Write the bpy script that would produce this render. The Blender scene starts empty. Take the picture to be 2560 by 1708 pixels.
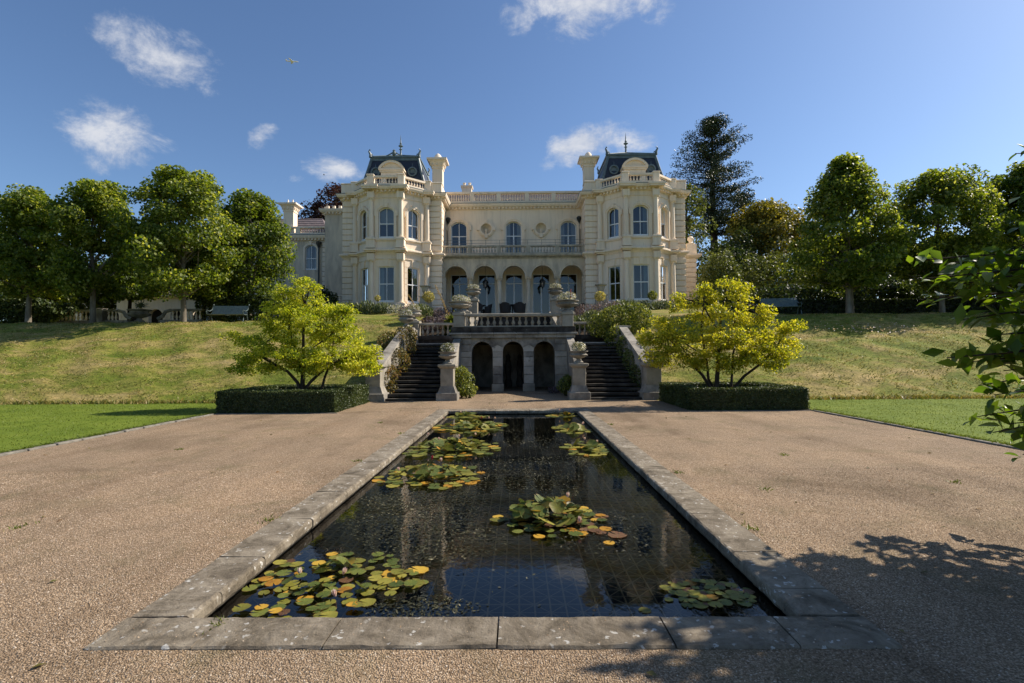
import bpy, math, random
import numpy as np
from mathutils import Vector, Matrix

random.seed(11)
RNG = np.random.default_rng(11)
S = bpy.context.scene
COL = S.collection
PI = math.pi
R = math.radians

# ------------------------------------------------------------------ camera
cam_data = bpy.data.cameras.new('camera')
cam_data.lens = 18.38
cam_data.sensor_width = 36.0
cam_data.clip_start = 0.05
cam_data.clip_end = 6000.0
cam = bpy.data.objects.new('camera', cam_data)
COL.objects.link(cam)
cam.matrix_world = (Matrix.Translation((0.16, 0.0, 1.6)) @ Matrix.Rotation(R(0.573), 4, 'Z')
                    @ Matrix.Rotation(R(90 + 1.575), 4, 'X') @ Matrix.Rotation(R(-0.4), 4, 'Z'))
S.camera = cam

# ------------------------------------------------------------------ sky and sun
SUN = Vector((1.0, 0.36, 0.85)).normalized()
SUN_EL = math.asin(SUN.z)
SUN_AZ = math.atan2(SUN.x, SUN.y)          # clockwise from +Y
world = bpy.data.worlds.new('World')
S.world = world
world.use_nodes = True
wn, wl = world.node_tree.nodes, world.node_tree.links
wn.clear()


def wnode(t, **kw):
    n = wn.new(t)
    for k, v in kw.items():
        setattr(n, k, v)
    return n


def wmath(op, a, b=None, c=None):
    n = wnode('ShaderNodeMath', operation=op)
    for i, x in enumerate((a, b, c)):
        if x is None:
            continue
        if isinstance(x, (int, float)):
            n.inputs[i].default_value = x
        else:
            wl.new(x, n.inputs[i])
    return n.outputs[0]


w_out = wnode('ShaderNodeOutputWorld')
w_bg = wnode('ShaderNodeBackground')
w_bg.inputs["Strength"].default_value = 0.086
sky = wnode('ShaderNodeTexSky', sky_type='NISHITA')
sky.sun_disc = False
sky.sun_elevation = SUN_EL
sky.sun_rotation = SUN_AZ
sky.altitude = 60
sky.air_density = 1.0
sky.dust_density = 0.75
sky.ozone_density = 2.5
tc = wnode('ShaderNodeTexCoord')
sep = wnode('ShaderNodeSeparateXYZ')
wl.new(tc.outputs['Generated'], sep.inputs[0])
az = wmath('ARCTAN2', sep.outputs[0], sep.outputs[1])
el = wmath('ARCSINE', sep.outputs[2])
# clouds: azimuth, elevation, half width, half height (degrees), tilt, weight
CLOUDS = [(-35.0, 26.0, 6.0, 2.6, -0.10, .95), (-42.0, 25.0, 2.6, 1.3, 0.1, .55), (-38.4, 18.6, 4.8, 3.4, 0.0, .88),
          (-26.2, 20.9, 1.7, 1.5, 0.5, .98), (-19.6, 19.0, 3.8, 1.5, 0.0, .78), (-24.2, 17.4, 2.8, 1.0, 0.1, .66),
          (9.5, 35.3, 10.0, 4.0, 0.0, 1.15), (0.8, 33.4, 3.4, 2.2, 0.2, .8), (7.2, 22.0, 5.2, 2.0, 0.25, 1.0), (3.4, 20.4, 1.8, 1.1, 0.1, .9),
          (13.0, 22.0, 3.8, 1.4, -0.1, .8), (70, 30, 9, 3, 0, .8), (-95, 26, 10, 4, 0, .9), (-150, 34, 9, 3.5, 0.1, .9),
          (150, 28, 11, 3.5, 0, .9), (110, 46, 8, 4, 0, .8), (-70, 50, 9, 4, 0, .8), (178, 52, 9, 4, 0, .8)]
mask = None
for (a0, e0, ra, re, tl, wgt) in CLOUDS:
    da = wmath('SUBTRACT', az, R(a0))
    de = wmath('SUBTRACT', el, R(e0))
    u = wmath('DIVIDE', da, R(ra))
    v = wmath('DIVIDE', wmath('SUBTRACT', de, wmath('MULTIPLY', da, tl)), R(re))
    d2 = wmath('ADD', wmath('MULTIPLY', u, u), wmath('MULTIPLY', v, v))
    m = wmath('MULTIPLY', wmath('MAXIMUM', wmath('SUBTRACT', 1.0, wmath('MULTIPLY', d2, 0.5)), 0.0), wgt)
    mask = m if mask is None else wmath('MAXIMUM', mask, m)
mp = wnode('ShaderNodeMapping')
mp.inputs['Scale'].default_value = (1, 1, 1.5)
wl.new(tc.outputs['Generated'], mp.inputs[0])
nz = wnode('ShaderNodeTexNoise')
nz.inputs['Scale'].default_value = 11.5
nz.inputs['Detail'].default_value = 9
nz.inputs['Roughness'].default_value = 0.66
nz.inputs['Distortion'].default_value = 0.25
wl.new(mp.outputs[0], nz.inputs['Vector'])
cl = wmath('SUBTRACT', wmath('MULTIPLY', mask, 1.62), wmath('MULTIPLY', wmath('SUBTRACT', 0.75, nz.outputs['Fac']), 3.3))
cr = wnode('ShaderNodeMapRange', interpolation_type='SMOOTHSTEP')
cr.inputs['From Min'].default_value = 0.10
cr.inputs['From Max'].default_value = 1.2
wl.new(cl, cr.inputs['Value'])
amt = wmath('MULTIPLY', cr.outputs[0], wmath('MULTIPLY', wmath('GREATER_THAN', mask, 0.001), 0.88))
mixc = wnode('ShaderNodeMixRGB')
wl.new(amt, mixc.inputs[0])
mp2 = wnode('ShaderNodeMapping')
mp2.inputs['Location'].default_value = (-.035, -.012, -.05)
mp2.inputs['Scale'].default_value = (1, 1, 1.5)
wl.new(tc.outputs['Generated'], mp2.inputs[0])
nz2 = wnode('ShaderNodeTexNoise')
for k_, v_ in (('Scale', 11.5), ('Detail', 5), ('Roughness', .6), ('Distortion', .25)):
    nz2.inputs[k_].default_value = v_
wl.new(mp2.outputs[0], nz2.inputs['Vector'])
sh = wmath('ADD', wmath('MULTIPLY', wmath('SUBTRACT', nz.outputs['Fac'], nz2.outputs['Fac']), 2.6), .55)
shr = wnode('ShaderNodeMixRGB')
shr.inputs[1].default_value = (3.7, 4.1, 5.0, 1)
shr.inputs[2].default_value = (6.0, 6.1, 6.4, 1)
shc = wnode('ShaderNodeClamp')
wl.new(sh, shc.inputs[0])
wl.new(shc.outputs[0], shr.inputs[0])
wl.new(shr.outputs[0], mixc.inputs[2])
tint = wnode('ShaderNodeMixRGB', blend_type='MULTIPLY')
tint.inputs[0].default_value = 1.0
tint.inputs[2].default_value = (0.83, 0.94, 1.07, 1)
wl.new(sky.outputs[0], tint.inputs[1])
wl.new(tint.outputs[0], mixc.inputs[1])
wl.new(mixc.outputs[0], w_bg.inputs['Color'])
wl.new(w_bg.outputs[0], w_out.inputs[0])

sun_data = bpy.data.lights.new('sun', 'SUN')
sun_data.energy = 5.0
sun_data.angle = R(0.53)
sun_data.color = (1.0, 0.91, 0.79)
sun = bpy.data.objects.new('sun', sun_data)
COL.objects.link(sun)
sun.rotation_euler = (-SUN).to_track_quat('-Z', 'Y').to_euler()
sun.location = (60, 28, 52)

S.view_settings.view_transform = 'Standard'
S.view_settings.look = 'None'
S.view_settings.exposure = 0.6
S.view_settings.gamma = 1.0
S.cycles.use_denoising = True
S.cycles.max_bounces = 8
S.cycles.diffuse_bounces = 4
S.cycles.glossy_bounces = 3
S.cycles.transmission_bounces = 4
S.cycles.transparent_max_bounces = 12
S.cycles.sample_clamp_indirect = 6.0
S.cycles.caustics_reflective = False
S.cycles.caustics_refractive = False


# ------------------------------------------------------------------ materials
MAT = {}


def new_mat(name):
    m = bpy.data.materials.new(name)
    m.use_nodes = True
    nt = m.node_tree
    nt.nodes.clear()
    out = nt.nodes.new('ShaderNodeOutputMaterial')
    MAT[name] = m
    return m, nt, out


class NT:
    def __init__(self, nt):
        self.nt = nt

    def n(self, t, ins=None, **kw):
        nd = self.nt.nodes.new(t)
        for k, v in kw.items():
            setattr(nd, k, v)
        for k, v in (ins or {}).items():
            if hasattr(v, 'is_output'):
                self.nt.links.new(v, nd.inputs[k])
            else:
                nd.inputs[k].default_value = v
        return nd

    def ramp(self, fac, stops):
        nd = self.nt.nodes.new('ShaderNodeValToRGB')
        e = nd.color_ramp.elements
        while len(e) > 1:
            e.remove(e[-1])
        for i, (p, c) in enumerate(stops):
            x = e[0] if i == 0 else e.new(p)
            x.position = p
            x.color = (*c, 1) if len(c) == 3 else c
        self.nt.links.new(fac, nd.inputs[0])
        return nd.outputs[0]

    def mix(self, fac, a, b, mode='MIX'):
        nd = self.nt.nodes.new('ShaderNodeMixRGB')
        nd.blend_type = mode
        for i, x in enumerate((fac, a, b)):
            if hasattr(x, 'is_output'):
                self.nt.links.new(x, nd.inputs[i])
            elif isinstance(x, (int, float)):
                nd.inputs[i].default_value = x if i == 0 else (x, x, x, 1)
            else:
                nd.inputs[i].default_value = (*x, 1)
        return nd.outputs[0]

    def pos(self, scale=(1, 1, 1)):
        g = self.nt.nodes.new('ShaderNodeNewGeometry')
        mpn = self.nt.nodes.new('ShaderNodeMapping')
        mpn.inputs['Scale'].default_value = scale
        self.nt.links.new(g.outputs['Position'], mpn.inputs[0])
        return mpn.outputs[0]

    def noise(self, vec, scale, detail=4, rough=.55, dist=0.0):
        nd = self.n('ShaderNodeTexNoise', {'Vector': vec, 'Scale': scale, 'Detail': detail, 'Roughness': rough, 'Distortion': dist})
        return nd.outputs['Fac']


def surface(name, stops, scale=1.5, rough=.85, spec=.2, bump=.15, bscale=30, stretch=(1, 1, 1), spots=None, detail=6, bdist=.02, metal=0.0, streak=None):
    """noise coloured surface; spots = (scale, threshold, colour) for lichen or wear"""
    m, nt, out = new_mat(name)
    k = NT(nt)
    p = k.pos(stretch)
    c = k.ramp(k.noise(p, scale, detail, .62, .3), stops)
    if spots:
        for (ss, th, sc, amt_) in spots:
            f = k.n('ShaderNodeMapRange', {'Value': k.noise(p, ss, 5, .6), 'From Min': th, 'From Max': th + .07, 'To Max': amt_})
            c = k.mix(f.outputs[0], c, sc)
    if streak:
        sf = k.n('ShaderNodeMapRange', {'Value': k.noise(k.pos((5, 5, .35)), 1.0, 6, .65), 'From Min': .5, 'From Max': .75, 'To Max': streak[0]})
        c = k.mix(sf.outputs[0], c, streak[1])
    b = k.n('ShaderNodeBsdfPrincipled', {'Base Color': c, 'Roughness': rough, 'Specular IOR Level': spec, 'Metallic': metal})
    if bump:
        bn = k.n('ShaderNodeBump', {'Height': k.noise(p, bscale, 6, .65), 'Strength': bump, 'Distance': bdist})
        nt.links.new(bn.outputs[0], b.inputs['Normal'])
    nt.links.new(b.outputs[0], out.inputs[0])
    return m


def leaf_mat(name, stops, trans=.45, tcol=(1.25, 1.15, .55), rough=.45, spec=.35):
    m, nt, out = new_mat(name)
    k = NT(nt)
    a = k.n('ShaderNodeAttribute', attribute_name='rnd')
    n2 = k.noise(k.pos(), .9, 3, .5)
    f = k.n('ShaderNodeMath', {0: a.outputs['Fac'], 1: k.n('ShaderNodeMapRange', {'Value': n2, 'From Min': .3, 'From Max': .7, 'To Min': -.25, 'To Max': .25}).outputs[0]}, operation='ADD', use_clamp=True)
    c = k.ramp(f.outputs[0], stops)
    b = k.n('ShaderNodeBsdfPrincipled', {'Base Color': c, 'Roughness': rough, 'Specular IOR Level': spec})
    t = k.n('ShaderNodeBsdfTranslucent', {'Color': k.mix(1.0, c, tcol, 'MULTIPLY')})
    mx = k.n('ShaderNodeMixShader', {0: trans, 1: b.outputs[0], 2: t.outputs[0]})
    nt.links.new(mx.outputs[0], out.inputs[0])
    return m


surface('stucco', [(.3, (.77, .635, .48)), (.5, (.845, .71, .55)), (.75, (.88, .75, .59))], .8, .8, .25, .08, 60,
        stretch=(1, 1, .5), spots=[(3.0, .66, (.48, .42, .33), .35)], streak=(.55, (.52, .44, .33)))
surface('stucco_stain_shade', [(.25, (.36, .305, .23)), (.45, (.57, .48, .36)), (.7, (.74, .625, .46))], 1.6, .85, .2, .12, 50, stretch=(1.6, 1.6, .4))  # stained stucco; on the wing and link walls it paints in shade
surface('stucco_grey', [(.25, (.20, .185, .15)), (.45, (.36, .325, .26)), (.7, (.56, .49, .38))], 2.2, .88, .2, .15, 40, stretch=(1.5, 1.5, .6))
surface('white_paint', [(.3, (.74, .75, .76)), (.7, (.83, .83, .82))], 4, .45, .4, 0)
surface('slate', [(.3, (.016, .02, .032)), (.55, (.03, .036, .052)), (.8, (.05, .057, .075))], 6, .5, .4, .3, 12, stretch=(1, 1, 3))
surface('lead', [(.3, (.085, .115, .125)), (.55, (.13, .17, .18)), (.8, (.20, .24, .24))], 3, .5, .4, .1, 30)
surface('tile_roof', [(.3, (.11, .088, .09)), (.5, (.165, .135, .135)), (.75, (.24, .20, .20))], 2.5, .8, .2, .25, 10, stretch=(1, 3, 3))
surface('iron', [(.3, (.015, .017, .018)), (.7, (.03, .033, .035))], 8, .45, .45, .1, 60)
surface('stone_weathered', [(.22, (.07, .064, .054)), (.42, (.19, .173, .145)), (.58, (.33, .30, .25)), (.8, (.46, .42, .35))], 1.5, .92, .12, .5, 22,
        stretch=(1, 1, .7), spots=[(9, .64, (.48, .46, .41), .6), (2.2, .62, (.07, .075, .05), .6)])
surface('stone_pale', [(.25, (.15, .135, .105)), (.5, (.29, .26, .205)), (.75, (.40, .355, .28))], 1.8, .9, .15, .35, 25,
        spots=[(4, .64, (.16, .15, .12), .6)])
surface('stone_light', [(.25, (.22, .20, .165)), (.5, (.40, .365, .30)), (.75, (.54, .49, .41))], 1.6, .9, .15, .4, 22, spots=[(3.2, .6, (.15, .14, .115), .7)])
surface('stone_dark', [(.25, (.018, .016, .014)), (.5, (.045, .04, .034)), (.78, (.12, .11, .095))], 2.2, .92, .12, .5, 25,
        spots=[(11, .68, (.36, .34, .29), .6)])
surface('stone_tread', [(.25, (.28, .25, .205)), (.5, (.46, .41, .34)), (.78, (.60, .54, .45))], 2.6, .92, .12, .4, 25)  # pale tone paints in the sunlight on treads and worn nosings
surface('paving', [(.3, (.36, .32, .26)), (.7, (.48, .43, .35))], 1.0, .9, .15, .2, 20)
surface('bark', [(.3, (.09, .075, .055)), (.55, (.19, .165, .13)), (.8, (.33, .30, .25))], 4, .95, .1, .6, 14, stretch=(1, 1, .35), bdist=.03)
surface('bark_dark', [(.3, (.03, .024, .018)), (.7, (.085, .066, .05))], 5, .95, .1, .6, 16, stretch=(1, 1, .3), bdist=.03)
surface('soil', [(.3, (.035, .026, .018)), (.7, (.075, .055, .038))], 5, .98, .05, .6, 20, bdist=.04)
surface('wicker', [(.3, (.012, .010, .009)), (.7, (.04, .033, .028))], 30, .6, .3, .7, 90)
surface('bench_paint', [(.3, (.07, .10, .10)), (.7, (.13, .165, .16))], 6, .5, .4, .1, 40)
surface('curtain', [(.3, (.50, .52, .52)), (.7, (.62, .64, .64))], 3, .9, .1, 0)
surface('curtain_blue', [(.3, (.25, .33, .36)), (.7, (.36, .44, .47))], 3, .9, .1, 0)
surface('room_dark', [(.3, (.05, .045, .042)), (.7, (.085, .075, .07))], 1, .9, .1, 0)
surface('pool_lining', [(.3, (.004, .0045, .004)), (.7, (.011, .011, .009))], 2, .8, .2, .2, 12)
surface('grid_metal', [(.3, (.20, .17, .12)), (.7, (.34, .28, .19))], 6, .8, .2, .2, 30)
surface('grid_bar', [(.3, (.26, .20, .12)), (.7, (.42, .32, .20))], 6, .8, .2, .2, 30)
surface('edging', [(.3, (.12, .11, .09)), (.7, (.24, .22, .185))], 5, .9, .1, .3, 20)
surface('brass_pipe', [(.3, (.10, .095, .085)), (.7, (.16, .15, .135))], 6, .6, .3, .1, 30)
surface('terracotta', [(.3, (.20, .15, .115)), (.7, (.33, .26, .2))], 4, .9, .1, .2, 20)
surface('aircraft_white', [(.3, (.62, .64, .68)), (.7, (.72, .74, .78))], .1, .4, .4, 0)
surface('bird_dark', [(.3, (.02, .02, .02)), (.7, (.03, .03, .03))], 1, .9, .1, 0)

# coping stone: worn grey limestone with lichen blotches
m, nt, out = new_mat('coping')
k = NT(nt)
p = k.pos()
oi = k.n('ShaderNodeObjectInfo')
c = k.ramp(k.noise(p, 3.4, 9, .74, .6), [(.30, (.065, .052, .037)), (.42, (.14, .116, .084)), (.53, (.225, .19, .142)), (.64, (.30, .26, .197)), (.80, (.42, .37, .29))])
c = k.mix(.30, c, k.ramp(oi.outputs['Random'], [(0, (.70, .66, .62)), (.5, (1, .97, .92)), (1, (1.12, 1.12, 1.1))]), 'MULTIPLY')
vo = k.n('ShaderNodeTexVoronoi', {'Vector': k.mix(.08, p, k.n('ShaderNodeTexNoise', {'Vector': p, 'Scale': 30.0}).outputs['Color'], 'ADD'), 'Scale': 17.0})
lf = k.n('ShaderNodeMapRange', {'Value': vo.outputs['Distance'], 'From Min': .18, 'From Max': .30, 'To Min': 1.0, 'To Max': 0.0})
gate = k.n('ShaderNodeMapRange', {'Value': k.noise(p, 3.4, 3, .5), 'From Min': .40, 'From Max': .55})
vsel = k.n('ShaderNodeMapRange', {'Value': k.n('ShaderNodeSeparateColor', {0: vo.outputs['Color']}).outputs[0], 'From Min': .45, 'From Max': .55})
lf2 = k.n('ShaderNodeMath', {0: lf.outputs[0], 1: gate.outputs[0]}, operation='MULTIPLY')
lf3 = k.n('ShaderNodeMath', {0: lf2.outputs[0], 1: vsel.outputs[0]}, operation='MULTIPLY')
c = k.mix(lf3.outputs[0], c, (.52, .50, .45))
sp = k.n('ShaderNodeMapRange', {'Value': k.noise(p, 55, 3, .6), 'From Min': .66, 'From Max': .70, 'To Max': .8})
c = k.mix(sp.outputs[0], c, (.05, .045, .04))
b = k.n('ShaderNodeBsdfPrincipled', {'Base Color': c, 'Roughness': .9, 'Specular IOR Level': .15})
bn = k.n('ShaderNodeBump', {'Height': k.noise(p, 30, 8, .75), 'Strength': .9, 'Distance': .016})
nt.links.new(bn.outputs[0], b.inputs['Normal'])
nt.links.new(b.outputs[0], out.inputs[0])

# gravel bed (ground sheet under and beyond the loose stones)
m, nt, out = new_mat('gravel_bed')
k = NT(nt)
p = k.pos()
vo = k.n('ShaderNodeTexVoronoi', {'Vector': p, 'Scale': 95.0})
vcol = k.n('ShaderNodeSeparateColor', {0: vo.outputs['Color']})
c = k.ramp(vcol.outputs[0], [(0, (.20, .137, .082)), (.35, (.31, .22, .14)), (.7, (.385, .28, .185)), (.95, (.47, .36, .25)), (1, (.60, .50, .39))])
edge = k.n('ShaderNodeMapRange', {'Value': vo.outputs['Distance'], 'From Min': .35, 'From Max': .75, 'To Min': 1.0, 'To Max': .5})
c = k.mix(1.0, c, edge.outputs[0], 'MULTIPLY')
big = k.noise(p, .55, 5, .6, .5)
c = k.mix(1.0, c, k.ramp(big, [(.28, (.62, .60, .56)), (.45, (.95, .95, .94)), (.7, (1.16, 1.13, 1.08))]), 'MULTIPLY')
c = k.mix(1.0, c, k.ramp(k.noise(k.pos((1.3, .10, 1)), 1.0, 5, .6), [(.35, (.84, .82, .80)), (.5, (1, 1, 1)), (.65, (1.1, 1.09, 1.08))]), 'MULTIPLY')
moss = k.n('ShaderNodeMapRange', {'Value': k.noise(p, 1.1, 7, .7, .6), 'From Min': .52, 'From Max': .72, 'To Max': .55})
c = k.mix(moss.outputs[0], c, (.12, .105, .05))
b = k.n('ShaderNodeBsdfPrincipled', {'Base Color': c, 'Roughness': .9, 'Specular IOR Level': .15})
hgt = k.n('ShaderNodeMath', {0: vo.outputs['Distance'], 1: -1.0}, operation='MULTIPLY')
bn = k.n('ShaderNodeBump', {'Height': hgt.outputs[0], 'Strength': .8, 'Distance': .012})
nt.links.new(bn.outputs[0], b.inputs['Normal'])
nt.links.new(b.outputs[0], out.inputs[0])

# loose stones
m, nt, out = new_mat('pebble')
k = NT(nt)
a = k.n('ShaderNodeAttribute', attribute_name='rnd')
c = k.ramp(a.outputs['Fac'], [(0, (.16, .108, .065)), (.3, (.30, .213, .135)), (.65, (.385, .28, .185)), (.93, (.48, .365, .255)), (1, (.64, .54, .43))])
p = k.pos()
c = k.mix(1.0, c, k.ramp(k.noise(p, .55, 5, .6, .5), [(.28, (.60, .58, .54)), (.45, (.95, .95, .94)), (.7, (1.16, 1.13, 1.08))]), 'MULTIPLY')
c = k.mix(1.0, c, k.ramp(k.noise(k.pos((1.3, .10, 1)), 1.0, 5, .6), [(.35, (.84, .82, .80)), (.5, (1, 1, 1)), (.65, (1.1, 1.09, 1.08))]), 'MULTIPLY')
moss = k.n('ShaderNodeMapRange', {'Value': k.noise(p, 1.1, 7, .7, .6), 'From Min': .52, 'From Max': .72, 'To Max': .55})
c = k.mix(moss.outputs[0], c, (.12, .105, .05))
b = k.n('ShaderNodeBsdfPrincipled', {'Base Color': c, 'Roughness': .85, 'Specular IOR Level': .2})
nt.links.new(b.outputs[0], out.inputs[0])


def grass_mat(name, kind):
    m, nt, out = new_mat(name)
    k = NT(nt)
    p = k.pos()
    if kind == 'lawn':
        c = k.ramp(k.noise(p, .8, 6, .65, .4), [(.3, (.085, .125, .013)), (.5, (.115, .158, .018)), (.72, (.155, .195, .028))])
        c = k.mix(.6, c, k.ramp(k.noise(k.pos((.4, 6, 1)), 1.2, 3, .5), [(.35, (.85, .9, .8)), (.65, (1.12, 1.08, 1.1))]), 'MULTIPLY')
        c = k.mix(.8, c, k.ramp(k.noise(p, 26, 4, .7), [(.3, (.62, .66, .6)), (.7, (1.3, 1.25, 1.2))]), 'MULTIPLY')
        bs, bd = .25, .02
    else:
        c = k.ramp(k.noise(k.pos((.55, 1, 1)), .75, 8, .68, .6), [(.30, (.075, .115, .014)), (.43, (.14, .165, .024)), (.50, (.20, .195, .042)), (.58, (.28, .225, .075)), (.72, (.42, .31, .14))])
        c = k.mix(.85, c, k.ramp(k.noise(k.pos((.5, 1, 1)), 5, 8, .78), [(.32, (.42, .46, .4)), (.5, (1, 1, 1)), (.68, (1.5, 1.42, 1.3))]), 'MULTIPLY')
        bs, bd = .6, .08
    b = k.n('ShaderNodeBsdfPrincipled', {'Base Color': c, 'Roughness': .9, 'Specular IOR Level': .12})
    bn = k.n('ShaderNodeBump', {'Height': k.noise(p, 40 if kind == 'lawn' else 11, 6, .7), 'Strength': bs, 'Distance': bd})
    nt.links.new(bn.outputs[0], b.inputs['Normal'])
    nt.links.new(b.outputs[0], out.inputs[0])


grass_mat('lawn', 'lawn')
grass_mat('bank', 'bank')


def clear_mat(name, tint, ior, ripple, rough=0.0, boost=1.0):
    m, nt, out = new_mat(name)
    k = NT(nt)
    fr = k.n('ShaderNodeFresnel', {'IOR': ior})
    t = k.n('ShaderNodeBsdfTransparent', {'Color': (*tint, 1)})
    g = k.n('ShaderNodeBsdfGlossy', {'Color': (.95, .95, .95, 1), 'Roughness': rough})
    if ripple:
        p = k.pos()
        h = k.n('ShaderNodeMath', {0: k.noise(p, 5.0, 3, .5), 1: k.noise(k.pos((1, .6, 1)), 24, 2, .5)}, operation='ADD')
        bn = k.n('ShaderNodeBump', {'Height': h.outputs[0], 'Strength': ripple, 'Distance': .01})
        nt.links.new(bn.outputs[0], g.inputs['Normal'])
    fm = k.n('ShaderNodeMath', {0: fr.outputs[0], 1: boost}, operation='MULTIPLY', use_clamp=True)
    mx = k.n('ShaderNodeMixShader', {0: fm.outputs[0], 1: t.outputs[0], 2: g.outputs[0]})
    nt.links.new(mx.outputs[0], out.inputs[0])


clear_mat('water', (.70, .65, .52), 1.33, .045, 0.0, 1.0)
clear_mat('glass', (.62, .66, .68), 1.52, 0, .01, 2.0)

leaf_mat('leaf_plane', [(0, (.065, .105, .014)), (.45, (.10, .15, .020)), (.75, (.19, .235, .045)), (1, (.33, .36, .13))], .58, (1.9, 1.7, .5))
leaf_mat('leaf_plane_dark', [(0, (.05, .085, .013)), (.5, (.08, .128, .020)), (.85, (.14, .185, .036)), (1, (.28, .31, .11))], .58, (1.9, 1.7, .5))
leaf_mat('leaf_maple', [(0, (.15, .22, .014)), (.3, (.32, .38, .02)), (.65, (.48, .49, .035)), (1, (.66, .63, .10))], .54, (1.35, 1.3, .6))
leaf_mat('leaf_maple_gold', [(0, (.17, .21, .014)), (.3, (.34, .36, .02)), (.65, (.51, .48, .035)), (1, (.68, .60, .09))], .54, (1.35, 1.3, .6))
leaf_mat('leaf_hedge', [(0, (.030, .045, .014)), (.5, (.055, .080, .022)), (1, (.10, .125, .038))], .25)
leaf_mat('leaf_yew', [(0, (.010, .018, .006)), (.6, (.022, .038, .010)), (1, (.07, .10, .02))], .25)
leaf_mat('leaf_dark', [(0, (.018, .033, .010)), (.6, (.042, .070, .018)), (1, (.10, .13, .036))], .35)
leaf_mat('leaf_bush', [(0, (.05, .075, .018)), (.5, (.105, .135, .034)), (1, (.20, .23, .07))], .4)
leaf_mat('leaf_gold_tree', [(0, (.08, .095, .014)), (.5, (.19, .18, .024)), (1, (.36, .29, .045))], .42)
leaf_mat('leaf_copper', [(0, (.028, .014, .014)), (.6, (.06, .03, .026)), (1, (.10, .06, .04))], .3, (1.2, .8, .7))
leaf_mat('leaf_pine', [(0, (.014, .026, .014)), (.6, (.03, .05, .024)), (1, (.06, .085, .04))], .15)
leaf_mat('leaf_ivy', [(0, (.04, .065, .012)), (.35, (.10, .135, .02)), (.7, (.20, .235, .035)), (1, (.34, .35, .07))], .42)
leaf_mat('leaf_ivy_rust', [(0, (.07, .055, .018)), (.4, (.12, .12, .028)), (.75, (.20, .15, .04)), (1, (.30, .16, .07))], .35)
leaf_mat('leaf_big', [(0, (.035, .075, .010)), (.5, (.065, .125, .014)), (1, (.13, .20, .022))], .46, (2.0, 1.85, .5), .4, .35)
leaf_mat('grass_blade', [(0, (.08, .11, .016)), (.4, (.15, .165, .028)), (.7, (.26, .21, .07)), (1, (.40, .31, .14))], .3)
leaf_mat('lawn_blade', [(0, (.095, .14, .013)), (.6, (.125, .165, .02)), (1, (.175, .21, .032))], .35)
leaf_mat('leaf_bed', [(0, (.06, .085, .03)), (.6, (.12, .15, .06)), (1, (.22, .25, .12))], .3)
leaf_mat('flower_pale', [(0, (.12, .14, .06)), (.45, (.22, .24, .12)), (.6, (.52, .50, .52)), (1, (.72, .70, .68))], .3)
leaf_mat('flower_lilac', [(0, (.06, .055, .05)), (.5, (.13, .10, .12)), (1, (.30, .22, .28))], .3)
leaf_mat('flower_yellow', [(0, (.10, .13, .03)), (.4, (.42, .38, .10)), (1, (.68, .60, .30))], .3)
leaf_mat('flower_spike', [(0, (.30, .19, .07)), (.6, (.48, .33, .12)), (1, (.55, .40, .22))], .3)
leaf_mat('flower_pink', [(0, (.30, .07, .10)), (1, (.5, .16, .2))], .3)
leaf_mat('weed', [(0, (.02, .022, .010)), (.7, (.07, .065, .03)), (.95, (.12, .11, .05)), (1, (.28, .25, .15))], .1)
leaf_mat('petal', [(0, (.62, .40, .44)), (1, (.82, .72, .72))], .3)
leaf_mat('petal_red', [(0, (.35, .03, .08)), (1, (.5, .07, .13))], .3)


def pad_mat(name, stops, rough=.48):
    m, nt, out = new_mat(name)
    k = NT(nt)
    oi = k.n('ShaderNodeObjectInfo')
    f = k.n('ShaderNodeMath', {0: k.n('ShaderNodeMath', {0: oi.outputs['Random'], 1: .55}, operation='MULTIPLY').outputs[0],
                               1: k.n('ShaderNodeMath', {0: k.noise(k.pos(), 11, 4, .6), 1: .62}, operation='MULTIPLY').outputs[0]}, operation='ADD')
    c = k.ramp(f.outputs[0], stops)
    tco = k.n('ShaderNodeTexCoord')
    sx = k.n('ShaderNodeSeparateXYZ', {0: tco.outputs['Object']})
    ln = k.n('ShaderNodeVectorMath', {0: tco.outputs['Object']}, operation='LENGTH')
    ed = k.n('ShaderNodeMath', {0: ln.outputs['Value'], 1: k.n('ShaderNodeMath', {0: k.noise(k.pos(), 22, 4, .6), 1: .7}, operation='MULTIPLY').outputs[0]}, operation='ADD')
    c = k.mix(k.n('ShaderNodeMapRange', {'Value': ed.outputs[0], 'From Min': 1.22, 'From Max': 1.42, 'To Max': .75}).outputs[0], c, (.17, .075, .02))
    an = k.n('ShaderNodeMath', {0: sx.outputs[1], 1: sx.outputs[0]}, operation='ARCTAN2')
    vn = k.n('ShaderNodeMath', {0: k.n('ShaderNodeMath', {0: k.n('ShaderNodeMath', {0: an.outputs[0], 1: 9.0}, operation='MULTIPLY').outputs[0]}, operation='SINE').outputs[0], 1: .93}, operation='GREATER_THAN')
    c = k.mix(k.n('ShaderNodeMath', {0: vn.outputs[0], 1: .3}, operation='MULTIPLY').outputs[0], c, (.40, .38, .12))
    c = k.mix(k.n('ShaderNodeMapRange', {'Value': k.noise(k.pos(), 60, 3, .6), 'From Min': .6, 'From Max': .7, 'To Max': .5}).outputs[0], c, (.07, .05, .02))
    b = k.n('ShaderNodeBsdfPrincipled', {'Base Color': c, 'Roughness': rough, 'Specular IOR Level': .25})
    t = k.n('ShaderNodeBsdfTranslucent', {'Color': c})
    mx = k.n('ShaderNodeMixShader', {0: .25, 1: b.outputs[0], 2: t.outputs[0]})
    nt.links.new(mx.outputs[0], out.inputs[0])


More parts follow.
